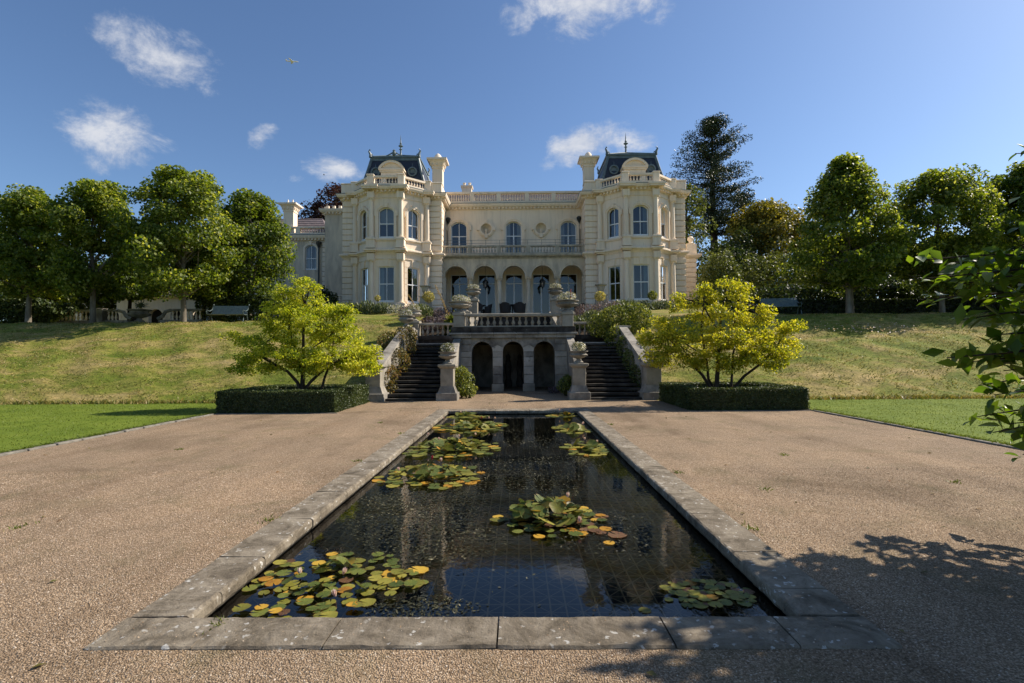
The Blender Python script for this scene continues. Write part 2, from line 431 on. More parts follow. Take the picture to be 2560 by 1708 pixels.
pad_mat('pad_green', [(.2, (.035, .06, .012)), (.5, (.085, .115, .022)), (.8, (.17, .19, .035))])
pad_mat('pad_olive', [(.2, (.10, .10, .018)), (.5, (.21, .20, .03)), (.8, (.33, .29, .05))])
pad_mat('pad_gold', [(.25, (.30, .13, .015)), (.5, (.52, .26, .025)), (.8, (.60, .38, .05))])
pad_mat('pad_brown', [(.25, (.08, .035, .02)), (.6, (.16, .075, .04)), (.8, (.2, .11, .06))])


# ------------------------------------------------------------------ scene helpers
WLOC = {}


def thing(name, label, cat, loc=(0, 0, 0), rotz=0.0, group=None):
    o = bpy.data.objects.new(name, None)
    o.empty_display_size = .2
    COL.objects.link(o)
    o.location = loc
    o.rotation_euler = (0, 0, rotz)
    WLOC[o.name] = Vector(loc)
    return tag(o, label, cat, group)


def tag(o, label=None, cat=None, group=None, kind=None):
    if label:
        o['label'] = label
    if cat:
        o['category'] = cat
    if group:
        o['group'] = group
    if kind:
        o['kind'] = kind
    return o


def link(name, mesh, mat, parent=None, local=False, loc=None, rot=None, scale=None):
    o = bpy.data.objects.new(name, mesh)
    COL.objects.link(o)
    if mat is not None and not mesh.materials:
        mesh.materials.append(MAT[mat])
    if parent is not None:
        o.parent = parent
        if not local:
            o.matrix_parent_inverse = Matrix.Translation(-WLOC.get(parent.name, Vector((0, 0, 0))))
    if loc is not None:
        o.location = loc
    if rot is not None:
        o.rotation_euler = rot
    if scale is not None:
        o.scale = scale
    return o


def copy_tree(o, parent=None):
    c = o.copy()
    COL.objects.link(c)
    if parent is not None:
        c.parent = parent
    for ch in list(o.children):
        copy_tree(ch, c)
    return c


class F:
    """wall frame: u runs along the wall, z is up, d is outwards"""

    def __init__(self, a, b):
        self.o = Vector((a[0], a[1], 0))
        d = Vector((b[0] - a[0], b[1] - a[1], 0))
        self.len = d.length
        self.u = d.normalized()
        self.n = Vector((self.u.y, -self.u.x, 0))

    def p(self, u, d, z):
        q = self.o + self.u * u + self.n * d
        return (q.x, q.y, z)


class MB:
    def __init__(self):
        self.v = []
        self.f = []

    def add(self, vs, fs):
        b = len(self.v)
        self.v.extend(vs)
        self.f.extend([tuple(i + b for i in f) for f in fs])
        return self

    def hexa(self, c):
        return self.add(c, [(0, 3, 2, 1), (4, 5, 6, 7), (0, 1, 5, 4), (1, 2, 6, 5), (2, 3, 7, 6), (3, 0, 4, 7)])

    def box(self, x0, x1, y0, y1, z0, z1):
        return self.hexa([(x0, y0, z0), (x1, y0, z0), (x1, y1, z0), (x0, y1, z0), (x0, y0, z1), (x1, y0, z1), (x1, y1, z1), (x0, y1, z1)])

    def bbox(self, x0, x1, y0, y1, z0, z1, b=.02):
        """box with chamfered vertical and top edges"""
        def ring(i, z):
            return [(x0 + i + b, y0 + i, z), (x1 - i - b, y0 + i, z), (x1 - i, y0 + i + b, z), (x1 - i, y1 - i - b, z),
                    (x1 - i - b, y1 - i, z), (x0 + i + b, y1 - i, z), (x0 + i, y1 - i - b, z), (x0 + i, y0 + i + b, z)]
        vs = ring(0, z0) + ring(0, z1 - b) + ring(b, z1)
        fs = [tuple(range(7, -1, -1)), tuple(range(16, 24))]
        for r in (0, 8):
            for i in range(8):
                j = (i + 1) % 8
                fs.append((r + i, r + j, r + 8 + j, r + 8 + i))
        return self.add(vs, fs)

    def fbox(self, fr, u0, u1, d0, d1, z0, z1):
        return self.hexa([fr.p(u0, d1, z0), fr.p(u1, d1, z0), fr.p(u1, d0, z0), fr.p(u0, d0, z0),
                          fr.p(u0, d1, z1), fr.p(u1, d1, z1), fr.p(u1, d0, z1), fr.p(u0, d0, z1)])

    def sweep(self, fr, path, o0, o1, d0, d1, closed=False):
        """rectangular section along a (u, z) path; o = offset to the right of travel"""
        n = len(path)
        vs, fs = [], []
        for i, (u, z) in enumerate(path):
            a = path[(i - 1) % n] if (closed or i > 0) else path[i]
            b = path[(i + 1) % n] if (closed or i < n - 1) else path[i]
            t1 = Vector((u - a[0], z - a[1]))
            t2 = Vector((b[0] - u, b[1] - z))
            t1 = t1.normalized() if t1.length > 1e-9 else t2.normalized()
            t2 = t2.normalized() if t2.length > 1e-9 else t1
            n1 = Vector((t1.y, -t1.x))
            n2 = Vector((t2.y, -t2.x))
            mv = n1 + n2
            mv = mv / max(.3, mv.dot(n1)) if mv.length > 1e-6 else n1
            for (o, d) in ((o0, d0), (o1, d0), (o1, d1), (o0, d1)):
                vs.append(fr.p(u + mv.x * o, d, z + mv.y * o))
        m_ = n if closed else n - 1
        for i in range(m_):
            a, b = 4 * i, 4 * ((i + 1) % n)
            for q in range(4):
                r = (q + 1) % 4
                fs.append((a + q, a + r, b + r, b + q))
        if not closed:
            fs += [(0, 1, 2, 3), (4 * n - 1, 4 * n - 2, 4 * n - 3, 4 * n - 4)]
        return self.add(vs, fs)

    def molding(self, path, prof):
        """profile of (outward, z) along an xy polyline, mitred; outward is right of travel"""
        n = len(path)
        vs, fs = [], []
        for i, q in enumerate(path):
            a = Vector(path[max(0, i - 1)])
            b = Vector(path[min(n - 1, i + 1)])
            c = Vector(q)
            t1 = (c - a).normalized() if i > 0 else (b - c).normalized()
            t2 = (b - c).normalized() if i < n - 1 else t1
            n1, n2 = Vector((t1.y, -t1.x)), Vector((t2.y, -t2.x))
            mv = n1 + n2
            mv = mv / max(.2, mv.dot(n1))
            for (d, z) in prof:
                vs.append((c.x + mv.x * d, c.y + mv.y * d, z))
        k_ = len(prof)
        for i in range(n - 1):
            for j in range(k_ - 1):
                a = i * k_ + j
                fs.append((a, a + k_, a + k_ + 1, a + 1))
        fs += [tuple(range(k_ - 1, -1, -1)), tuple(range((n - 1) * k_, n * k_))]
        return self.add(vs, fs)

    def prism(self, poly, z0, z1):
        n = len(poly)
        vs = [(x, y, z0) for x, y in poly] + [(x, y, z1) for x, y in poly]
        fs = [tuple(range(n - 1, -1, -1)), tuple(range(n, 2 * n))] + [(i, (i + 1) % n, n + (i + 1) % n, n + i) for i in range(n)]
        return self.add(vs, fs)

    def lathe(self, prof, c=(0, 0, 0), seg=12, lobes=0, lamp=0.0, lz=None, a0=0.0):
        vs, fs = [], []
        for (r, z) in prof:
            for s in range(seg):
                a = 2 * PI * s / seg + a0
                rr = r
                if lobes and lz and lz[0] <= z <= lz[1]:
                    rr = r * (1 + lamp * math.cos(lobes * a))
                vs.append((c[0] + rr * math.cos(a), c[1] + rr * math.sin(a), c[2] + z))
        for i in range(len(prof) - 1):
            for s in range(seg):
                t = (s + 1) % seg
                fs.append((i * seg + s, i * seg + t, (i + 1) * seg + t, (i + 1) * seg + s))
        fs += [tuple(range(seg - 1, -1, -1)), tuple(range((len(prof) - 1) * seg, len(prof) * seg))]
        return self.add(vs, fs)

    def tube(self, pts, rad, seg=6):
        pts = [Vector(q) for q in pts]
        if isinstance(rad, (int, float)):
            rad = [rad] * len(pts)
        vs, fs = [], []
        for i, q in enumerate(pts):
            t = (pts[min(i + 1, len(pts) - 1)] - pts[max(i - 1, 0)]).normalized()
            a = t.cross(Vector((0, 0, 1)) if abs(t.z) < .9 else Vector((0, 1, 0))).normalized()
            b = t.cross(a)
            for s in range(seg):
                w = 2 * PI * s / seg
                vs.append(tuple(q + (a * math.cos(w) + b * math.sin(w)) * rad[i]))
        for i in range(len(pts) - 1):
            for s in range(seg):
                t = (s + 1) % seg
                fs.append((i * seg + s, i * seg + t, (i + 1) * seg + t, (i + 1) * seg + s))
        fs += [tuple(range(seg - 1, -1, -1)), tuple(range((len(pts) - 1) * seg, len(pts) * seg))]
        return self.add(vs, fs)

    def poly(self, pts):
        return self.add(list(pts), [tuple(range(len(pts)))])

    def mesh(self, name, smooth=None):
        me = bpy.data.meshes.new(name)
        me.from_pydata([tuple(q) for q in self.v], [], self.f)
        if smooth:
            me.polygons.foreach_set('use_smooth', [True] * len(me.polygons))
            me.update()
            try:
                me.set_sharp_from_angle(angle=R(smooth))
            except Exception:
                pass
        me.update()
        return me

    def build(self, name, mat, parent=None, smooth=None, **kw):
        me = self.mesh(name, smooth)
        import bmesh
        bm = bmesh.new()
        bm.from_mesh(me)
        bmesh.ops.recalc_face_normals(bm, faces=bm.faces)
        bm.to_mesh(me)
        bm.free()
        return link(name, me, mat, parent, **kw)


def arch(u0, u1, zb, zs, rise, seg=12):
    """jamb, arch, jamb path from lower left to lower right; zs = springing"""
    w = u1 - u0
    pts = [(u0, zb)]
    if rise <= 1e-6:
        return pts + [(u0, zs), (u1, zs), (u1, zb)]
    r = (w * w / 4 + rise * rise) / (2 * rise)
    cz = zs + rise - r
    a0 = math.atan2(zs - cz, -w / 2)
    a1 = math.atan2(zs - cz, w / 2)
    for i in range(seg + 1):
        a = a0 + (a1 - a0) * i / seg
        pts.append((u0 + w / 2 + r * math.cos(a), cz + r * math.sin(a)))
    return pts + [(u1, zb)]


def wall_panel(mb, fr, u0, u1, z0, z1, openings=(), depth=.25):
    """front sheet of a wall with arched or square openings and their reveals"""
    ops = sorted(openings)
    cur = u0

    def quad(a, b, c_, d_):
        if b - a > 1e-5 and d_ - c_ > 1e-5:
            mb.poly([fr.p(a, 0, c_), fr.p(b, 0, c_), fr.p(b, 0, d_), fr.p(a, 0, d_)])
    for op in ops:
        (a, b, zb, zs, rise) = op[:5]
        quad(cur, a, z0, z1)
        if len(op) > 5:
            low = [(u, 2 * zb - z) for (u, z) in arch(a, b, zb, zs, rise)[1:-1]]
            for (ua, za), (ub, zb_) in zip(low[:-1], low[1:]):
                mb.poly([fr.p(ua, 0, z0), fr.p(ub, 0, z0), fr.p(ub, 0, zb_), fr.p(ua, 0, za)])
        else:
            quad(a, b, z0, zb)
        path = arch(a, b, zb, zs, rise)
        for i in range(1, len(path) - 2):
            (ua, za), (ub, zb_) = path[i], path[i + 1]
            if ub - ua > 1e-6:
                mb.poly([fr.p(ua, 0, za), fr.p(ub, 0, zb_), fr.p(ub, 0, z1), fr.p(ua, 0, z1)])
        closed = path + [path[0]] if zb > z0 + 1e-6 and len(op) < 6 else path
        for i in range(len(closed) - 1):
            (ua, za), (ub, zb_) = closed[i], closed[i + 1]
            if abs(ua - ub) + abs(za - zb_) > 1e-6:
                mb.poly([fr.p(ua, 0, za), fr.p(ua, -depth, za), fr.p(ub, -depth, zb_), fr.p(ub, 0, zb_)])
        cur = b
    quad(cur, u1, z0, z1)
    return mb


# ------------------------------------------------------------------ leaf clouds
def leaf_cloud(name, P, size, mat, parent=None, aspect=.6, up=.35, outward=None, svar=.35, fold=.18, hang=0.0, kind=None, dirs=None, local=False):
    """N folded leaf blades at points P (N,3), one mesh"""
    P = np.asarray(P, dtype=np.float64)
    n = len(P)
    nrm = RNG.normal(size=(n, 3))
    nrm[:, 2] += up * 2.0
    if outward is not None:
        o = P - np.asarray(outward)
        o /= np.linalg.norm(o, axis=1, keepdims=True) + 1e-6
        nrm += o * 1.0
    nrm /= np.linalg.norm(nrm, axis=1, keepdims=True) + 1e-9
    if dirs is None:
        t = RNG.normal(size=(n, 3))
        t[:, 2] -= hang
    else:
        t = np.asarray(dirs) + RNG.normal(size=(n, 3)) * .15
    t -= nrm * np.sum(t * nrm, axis=1, keepdims=True)
    t /= np.linalg.norm(t, axis=1, keepdims=True) + 1e-9
    s = np.cross(nrm, t)
    L = (size * (1 + svar * RNG.uniform(-1, 1, n)))[:, None]
    W = L * aspect * .5
    V = np.empty((n, 4, 3))
    V[:, 0] = P - t * L * .5
    V[:, 1] = P + s * W + nrm * W * fold * 2
    V[:, 2] = P + t * L * .5
    V[:, 3] = P - s * W + nrm * W * fold * 2
    return quads_mesh(name, V, mat, parent, kind, local)


def quads_mesh(name, V, mat, parent=None, kind=None, local=False, split=True, rnd=None):
    n = len(V)
    me = bpy.data.meshes.new(name)
    me.vertices.add(4 * n)
    me.vertices.foreach_set('co', V.reshape(-1).astype(np.float32))
    base = (np.arange(n) * 4)[:, None]
    idx = (base + np.array([[0, 1, 2, 0, 2, 3]])).reshape(-1)
    me.loops.add(6 * n)
    me.loops.foreach_set('vertex_index', idx.astype(np.int32))
    me.polygons.add(2 * n)
    me.polygons.foreach_set('loop_start', (np.arange(2 * n) * 3).astype(np.int32))
    at_ = me.attributes.new('rnd', 'FLOAT', 'POINT')
    r = RNG.random(n) if rnd is None else rnd
    at_.data.foreach_set('value', np.repeat(r, 4).astype(np.float32))
    me.update()
    me.validate()
    o = link(name, me, mat, parent, local=local)
    if kind:
        o['kind'] = kind
    return o


def blade_cloud(name, P, h, w, mat, parent=None, lean=.35, kind=None):
    """upright grass blades rooted at P"""
    P = np.asarray(P)
    n = len(P)
    a = RNG.uniform(0, 2 * PI, n)
    s = np.stack([np.cos(a), np.sin(a), np.zeros(n)], 1)
    H = (h * RNG.uniform(.5, 1.3, n))[:, None]
    ln = RNG.normal(size=(n, 3)) * lean
    ln[:, 2] = 0
    top = P + np.array([0, 0, 1]) * H + ln * H
    mid = P + np.array([0, 0, .5]) * H + ln * H * .35
    V = np.empty((n, 4, 3))
    V[:, 0] = P - s * w * .5
    V[:, 1] = P + s * w * .5
    V[:, 2] = top
    V[:, 3] = mid - s * w * .45
    return quads_mesh(name, V, mat, parent, kind)


def ball_points(n, c, r, shell=.0):
    """points in an ellipsoid, pushed towards its surface by shell"""
    d = RNG.normal(size=(n, 3))
    d /= np.linalg.norm(d, axis=1, keepdims=True)
    q = RNG.random(n) ** (1 / 3)
    q = shell + (1 - shell) * q if shell else q
    return np.asarray(c) + d * q[:, None] * np.asarray(r)


def limb(a, b, sag=.0, k=4, jit=.06):
    a, b = Vector(a), Vector(b)
    L = (b - a).length
    pts = []
    for i in range(k + 1):
        t = i / k
        q = a.lerp(b, t)
        q.z += sag * L * math.sin(t * PI)
        if 0 < i < k:
            q += Vector((random.uniform(-1, 1), random.uniform(-1, 1), random.uniform(-.5, .5))) * jit * L
        pts.append(q)
    return pts


def clump_pts(n, c_, sg):
    q = RNG.normal(size=(n, 3))
    m_ = np.linalg.norm(q, axis=1, keepdims=True)
    q = q / m_ * np.minimum(m_, 1.55 + .25 * RNG.random((n, 1)))
    return np.asarray(c_) + q * np.asarray(sg)


def broadleaf(name, label, base, top, rad, leaf='leaf_plane', bark='bark', clear=2.0, n_cl=75, per=120, leaf_size=.27, trunk_r=.16, group=None, sig=.5, shape='egg', rscale=(1, 1), outline=None):
    """tapered trunk, limbs into every foliage clump, and a crown of leaf clumps"""
    bx, by, bz = base
    H = top - bz
    t = thing(name, label, 'tree', base, group=group)
    z0 = bz + clear
    cl = []
    n_cl = int(n_cl * 1.55)
    for i in range(n_cl):
        q = random.random() ** .85
        if shape == 'egg':
            r = rad * math.sin(PI * (.16 + .77 * q)) ** .72
        elif shape == 'cone':
            r = rad * min(1.0, (1.03 - q) * 1.45) ** .85 * min(1, .6 + q * 3)
        else:
            r = rad * math.sqrt(max(.02, 1 - (2 * q - 1) ** 2))
        a = random.uniform(0, 2 * PI)
        rr = r * (random.random() ** .40) * random.uniform(.78, 1.14)
        cl.append((bx + rr * math.cos(a) * rscale[0], by + rr * math.sin(a) * rscale[1], z0 + q * (top - z0 - sig * .6)))
    P = []
    for c_ in cl:
        s_ = sig * random.uniform(.5, 1.0)
        P.append(clump_pts(int(per * 1.45 * random.uniform(.7, 1.3)), c_, (s_, s_, s_ * .72)))
    P = np.concatenate(P)
    tm = MB()
    fork = bz + clear + H * .12
    tp = [(bx, by, bz - .3), (bx, by, bz), (bx + random.uniform(-.04, .04), by, bz + clear * .5), (bx + random.uniform(-.08, .08), by, fork), (bx + random.uniform(-.2, .2), by, bz + H * .6), (bx, by, bz + H * .88)]
    tm.tube(tp, [trunk_r * 1.25, trunk_r * .98, trunk_r * .82, trunk_r * .72, trunk_r * .45, trunk_r * .1], 9)
    link('trunk', tm.mesh('trunk', 60), bark, t)
    bm_ = MB()
    for c_ in cl[::3]:
        z = min(max(bz + clear * .9, c_[2] - .9 - abs(c_[0] - bx) * .5), bz + H * .8)
        bm_.tube(limb((bx, by, z), c_, .05, 3), [trunk_r * .32, trunk_r * .24, trunk_r * .15, trunk_r * .05], 5)
    link('branches', bm_.mesh('branches', 60), bark, t)
    leaf_cloud('crown', P, leaf_size * .62, leaf, t, aspect=.75, up=.25, outward=(bx, by, (z0 + top) / 2))
    return t


def shrub(name, label, c, r, leaf, n=2600, size=.16, cat='shrub', group=None, stems=True, lumps=9, aspect=.6, up=.3):
    t = thing(name, label, cat, (c[0], c[1], c[2] - r[2]), group=group)
    P = [ball_points(n // 2, c, np.asarray(r) * .85, .55)]
    for i in range(lumps):
        d = RNG.normal(size=3)
        d[2] = abs(d[2]) * .8 - .1
        d /= np.linalg.norm(d)
        s_ = random.uniform(.32, .5)
        P.append(ball_points(n // 2 // lumps, np.asarray(c) + d * np.asarray(r) * .72, np.asarray(r) * s_, .4))
    P = np.concatenate(P)
    P[:, 2] = np.maximum(P[:, 2], c[2] - r[2])
    leaf_cloud('foliage', P, size, leaf, t, aspect=aspect, up=up, outward=c)
    if stems:
        m_ = MB()
        for i in range(5):
            a = random.uniform(0, 2 * PI)
            m_.tube(limb((c[0], c[1], c[2] - r[2] - .1), (c[0] + math.cos(a) * r[0] * .5, c[1] + math.sin(a) * r[1] * .5, c[2]), 0, 3), [.04, .03, .02, .01], 5)
        link('stem', m_.mesh('stem', 60), 'bark_dark', t)
    return t


# ================================================================== THE SETTING
def ss(a, b, x):
    t = np.clip((x - a) / (b - a), 0, 1)
    return t * t * (3 - 2 * t)


Y0, YC = 18.6, 27.2        # foot and crest of the grass bank


def terrain(x, y):
    x = np.asarray(x, float)
    y = np.asarray(y, float)
    bank = np.interp(y, [18.5, 18.75, 19.0, 19.5, 25.6, 26.4, 27.2, 28.2, 29.6], [0, .03, .11, .31, 2.90, 3.22, 3.46, 3.57, 3.61])
    bank = bank * (1 + .045 * ss(4, 12, x))
    near = 1 - ss(12.5, 16.0, np.abs(x))
    up_near = .85 * ss(YC, 35.0, y) + .38 * ss(34.6, 36.4, y)
    up_far = .012 * np.clip(y - YC, 0, 200)
    z = bank + np.where(y > YC, near * up_near + (1 - near) * up_far, 0)
    bumps = .05 * np.sin(x * 1.3 + 1) * np.sin(y * 1.1) + .03 * np.sin(x * 3.1 + y * 2.3)
    return z - .03 + bumps * ss(Y0 + .3, Y0 + 1.5, y) * (1 - ss(35, 36, y))


def grid_mesh(name, xs, ys, zf, mat, label=None, kind='structure'):
    X, Y = np.meshgrid(xs, ys)
    Z = zf(X, Y)
    nx, ny = len(xs), len(ys)
    v = np.stack([X, Y, Z], -1).reshape(-1, 3)
    fs = []
    for j in range(ny - 1):
        for i in range(nx - 1):
            a = j * nx + i
            fs.append((a, a + 1, a + nx + 1, a + nx))
    me = bpy.data.meshes.new(name)
    me.from_pydata(v.tolist(), [], fs)
    me.polygons.foreach_set('use_smooth', [True] * len(me.polygons))
    o = link(name, me, mat)
    o['kind'] = kind
    if label:
        o['label'] = label
    return o


GX = 8.45                   # gravel half width
PX, PY0, PY1 = 1.88, 3.27, 15.4       # pool inside
CX, CY0, CY1 = 2.26, 2.92, 15.92      # coping outside
# base ground to the horizon
me = MB()
me.poly([(-3000, -3000, -1.2), (3000, -3000, -1.2), (3000, 3000, -1.2), (-3000, 3000, -1.2)])
tag(me.build('ground', 'bank'), 'far meadow ground', None, kind='structure')
# gravel court with the pool cut out
g = MB()
xs = [-GX, -CX + .05, CX - .05, GX]
ys = [-14, CY0 + .05, CY1 - .05, 28.0]
for j in range(3):
    for i in range(3):
        if i == 1 and j == 1:
            continue
        y1 = ys[j + 1]
        g.poly([(xs[i], ys[j], -.014), (xs[i + 1], ys[j], -.014), (xs[i + 1], y1, -.014), (xs[i], y1, -.014)])
tag(g.build('gravel_path', 'gravel_bed'), 'wide tan gravel court around the pool', None, kind='structure')
# lawns
lx = np.concatenate([-np.geomspace(150, 8.62, 40)])
ly = np.linspace(-14, Y0, 30)
grid_mesh('lawn', lx, ly, lambda x, y: -.008 + 0 * x, 'lawn', 'mown lawn left of the gravel')
grid_mesh('lawn', -lx[::-1], ly, lambda x, y: -.008 + 0 * x, 'lawn', 'mown lawn right of the gravel')
# banks and upper ground
by = np.concatenate([np.linspace(Y0 - .4, 29, 70), np.linspace(29.3, 37, 20), np.geomspace(38, 400, 25)])
bx = np.concatenate([-np.geomspace(300, 26, 25), np.linspace(-25.5, -5.12, 90)])
grid_mesh('grass_bank', bx, by, terrain, 'bank', 'dry grass bank left of the steps')
grid_mesh('grass_bank', -bx[::-1], by, terrain, 'bank', 'dry grass bank right of the steps')
grid_mesh('garden_bed', np.linspace(-5.12, 5.12, 30), np.linspace(26.9, 60, 60),
          lambda x, y: np.where(np.abs(x) < 2.95, 2.2, 2.45 + 2.0 * ss(26.8, 34.0, y) + .2 * ss(34.5, 36.5, y)), 'soil', 'planting bed behind the balustrade')

# stone edging of the gravel, laid stone by stone
for sgn in (-1, 1):
    e = thing('edging_strip', 'low pale stone edging along the %s lawn' % ('left' if sgn < 0 else 'right'), 'edging', (sgn * (GX + .07), 5, -.03))
    mm = MB().bbox(-.06, .06, -.27, .27, 0, .045, .012).mesh('edging_stone')
    for i in range(22):
        y = 3.2 + i * .57
        if y > 15.0:
            break
        link('edging_stone', mm, 'edging', e, loc=(sgn * (GX + .08) + random.uniform(-.012, .012), y, -.03 + random.uniform(-.006, .006)), rot=(0, 0, random.uniform(-.02, .02)))

# ------------------------------------------------------------------ pool
pool = thing('pool', 'long rectangular stone edged lily pool in the gravel', 'pool', (0, 9, -.2))
b = MB()
for (x0, x1, y0, y1) in ((-CX + .1, -PX - .03, CY0 + .1, CY1 - .1), (PX + .03, CX - .1, CY0 + .1, CY1 - .1), (-PX - .03, PX + .03, CY0 + .1, PY0 - .03), (-PX - .03, PX + .03, PY1 + .03, CY1 - .1)):
    b.box(x0, x1, y0, y1, -.62, -.045)
b.build('pool_wall', 'pool_lining', pool)
b = MB()
b.box(-PX - .02, PX + .02, PY0 - .02, PY1 + .02, -.66, -.60)
b.build('pool_floor', 'pool_lining', pool)


def coping_mesh(w, l, nose):
    """slab, nose = side with the worn rounded water edge"""
    m_ = MB()
    prof = [(-w / 2, -.10), (w / 2 - .015, -.10), (w / 2, -.075), (w / 2, -.022), (w / 2 - .008, -.008), (w / 2 - .026, 0), (-w / 2 + .012, 0), (-w / 2, -.012)]
    n = 15
    vs, fs = [], []
    for i in range(n):
        y = -l / 2 + l * i / (n - 1)
        wob = random.uniform(-.005, .005)
        for (x, z) in prof:
            vs.append((x * nose + wob, y, z + (random.uniform(-.004, .003) if z > -.05 else 0)))
    q = len(prof)
    for i in range(n - 1):
        for j in range(q):
            a, b_ = i * q + j, i * q + (j + 1) % q
            fs.append((a, b_, b_ + q, a + q))
    fs += [tuple(range(q)), tuple(range((n - 1) * q, n * q))]
    return m_.add(vs, fs)


def coping_run(side):
    w = CX - PX
    y = CY0 + (PY0 - CY0)
    i = 0
    lens = [.34, .62, .98, 1.05, .9, 1.1, .96, 1.04, .93, 1.08, .98, 1.02, 1.0, .9, .9, .9]
    while y < PY1 - .05:
        L = min(lens[i % len(lens)] * (1.0 if side < 0 else 1.07), PY1 - y)
        if PY1 - y - L < .3:
            L = PY1 - y
        coping_mesh(w, L - .008, -side).build('coping_stone', 'coping', pool, loc=(side * (PX + w / 2), y + L / 2, random.uniform(-.004, .002)), rot=(random.uniform(-.003, .003), random.uniform(-.005, .005), random.uniform(-.003, .003)))
        y += L
        i += 1


coping_run(-1)
coping_run(1)
# front row: stones across, joints at the places seen
cuts = [-CX, -1.66, -.93, .035, 1.02, 1.70, CX]
for a, b_ in zip(cuts[:-1], cuts[1:]):
    o = coping_mesh(PY0 - CY0, b_ - a - .010, 1).build('coping_stone', 'coping', pool, loc=((a + b_) / 2, (CY0 + PY0) / 2, random.uniform(-.003, .003)), rot=(0, random.uniform(-.003, .003), PI / 2 + random.uniform(-.004, .004)))
cuts = [-CX, -1.5, -.5, .5, 1.5, CX]
for a, b_ in zip(cuts[:-1], cuts[1:]):
    coping_mesh(CY1 - PY1, b_ - a - .010, -1).build('coping_stone', 'coping', pool, loc=((a + b_) / 2, (CY1 + PY1) / 2, 0), rot=(0, 0, PI / 2))
WZ = -.115
wm = MB()
wm.poly([(-PX - .02, PY0 - .02, WZ), (PX + .02, PY0 - .02, WZ), (PX + .02, PY1 + .02, WZ), (-PX - .02, PY1 + .02, WZ)])
tag(link('water', wm.mesh('water'), 'water'), 'dark still water in the stone pool', None, kind='structure')
# triangular safety grid below the surface
gr = thing('safety_grid', 'brown triangular safety grid lying under the pool water', 'grid', (0, 9, -.3))
gz = WZ - .07
for i in range(35):
    x = -PX + .05 + i * .1106
    if x < PX:
        MB().box(x - .006, x + .006, PY0, PY1, gz - .02, gz).build('bar', 'grid_bar', gr)
cb = MB()
ny = int((PY1 - PY0) / .12)
for j in range(ny):
    y = PY0 + .06 + j * .12
    cb.box(-PX, PX, y - (.008 if j % 4 == 0 else .004), y + (.008 if j % 4 == 0 else .004), gz - .015, gz - .001)
tag(cb.build('cross_bars', 'grid_metal', gr), kind='stuff')
dg = MB()
for j in range(ny - 1):
    y = PY0 + .06 + j * .12
    for i in range(34):
        x = -PX + .05 + i * .1106
        if x + .12 > PX:
            continue
        s = (i + j) % 2
        xa, xb = (x, x + .1106) if s else (x + .1106, x)
        w_ = .007
        dg.poly([(xa - w_, y, gz - .003), (xa + w_, y, gz - .003), (xb + w_, y + .12, gz - .003), (xb - w_, y + .12, gz - .003)])
tag(link('diagonal_bars', dg.mesh('diagonal_bars'), 'grid_metal', gr), kind='stuff')

# ------------------------------------------------------------------ loose gravel near the camera
def stones(n, y0, y1, smin, smax, seed_x=None):
    X = RNG.uniform(-GX, GX, n * 2)
    Yy = y0 + (y1 - y0) * RNG.random(n * 2) ** 1.35
    lim = .25 + Yy * 1.05
    keep = (np.abs(X) < lim)
    keep &= ~((np.abs(X) < CX + .01) & (Yy > CY0 - .01))
    X, Yy = X[keep][:n], Yy[keep][:n]
    s = RNG.uniform(smin, smax, len(X)) * (.9 + .05 * Yy)
    return X, Yy, s


def pebble_mesh(name, X, Y_, s, z=-.014):
    n = len(X)
    V = np.empty((n, 6, 3))
    a0 = RNG.uniform(0, 2 * PI, n)
    for k_ in range(5):
        a = a0 + k_ * 2 * PI / 5 + RNG.normal(size=n) * .22
        r = s * RNG.uniform(.65, 1.2, n)
        V[:, k_, 0] = X + np.cos(a) * r
        V[:, k_, 1] = Y_ + np.sin(a) * r
        V[:, k_, 2] = z + s * RNG.uniform(-.1, .45, n)
    V[:, 5, 0] = X + RNG.normal(size=n) * s * .25
    V[:, 5, 1] = Y_ + RNG.normal(size=n) * s * .25
    V[:, 5, 2] = z + s * RNG.uniform(.7, 1.15, n)
    me = bpy.data.meshes.new(name)
    me.vertices.add(6 * n)
    me.vertices.foreach_set('co', V.reshape(-1).astype(np.float32))
    base = (np.arange(n) * 6)[:, None]
    idx = (base + np.array([[0, 1, 5, 1, 2, 5, 2, 3, 5, 3, 4, 5, 4, 0, 5]])).reshape(-1)
    me.loops.add(15 * n)
    me.loops.foreach_set('vertex_index', idx.astype(np.int32))
    me.polygons.add(5 * n)
    me.polygons.foreach_set('loop_start', (np.arange(5 * n) * 3).astype(np.int32))
    at_ = me.attributes.new('rnd', 'FLOAT', 'POINT')
    at_.data.foreach_set('value', np.repeat(RNG.random(n), 6).astype(np.float32))
    me.update()
    me.validate()
    return me


X, Yy, s = stones(150000, 1.3, 7.5, .003, .0062)
tag(link('gravel', pebble_mesh('gravel', X, Yy, s), 'pebble'), 'loose tan gravel stones around the near end of the pool', 'gravel', kind='stuff')
# a few stones strayed onto the coping
X = RNG.uniform(-CX + .05, CX - .05, 260)
Yy = RNG.uniform(CY0 + .02, PY0 - .06, 260) ** 1.0
tag(link('gravel', pebble_mesh('gravel_strays', X, Yy, RNG.uniform(.003, .007, 260), .0), 'pebble'), 'grit scattered over the front coping', 'gravel', kind='stuff')
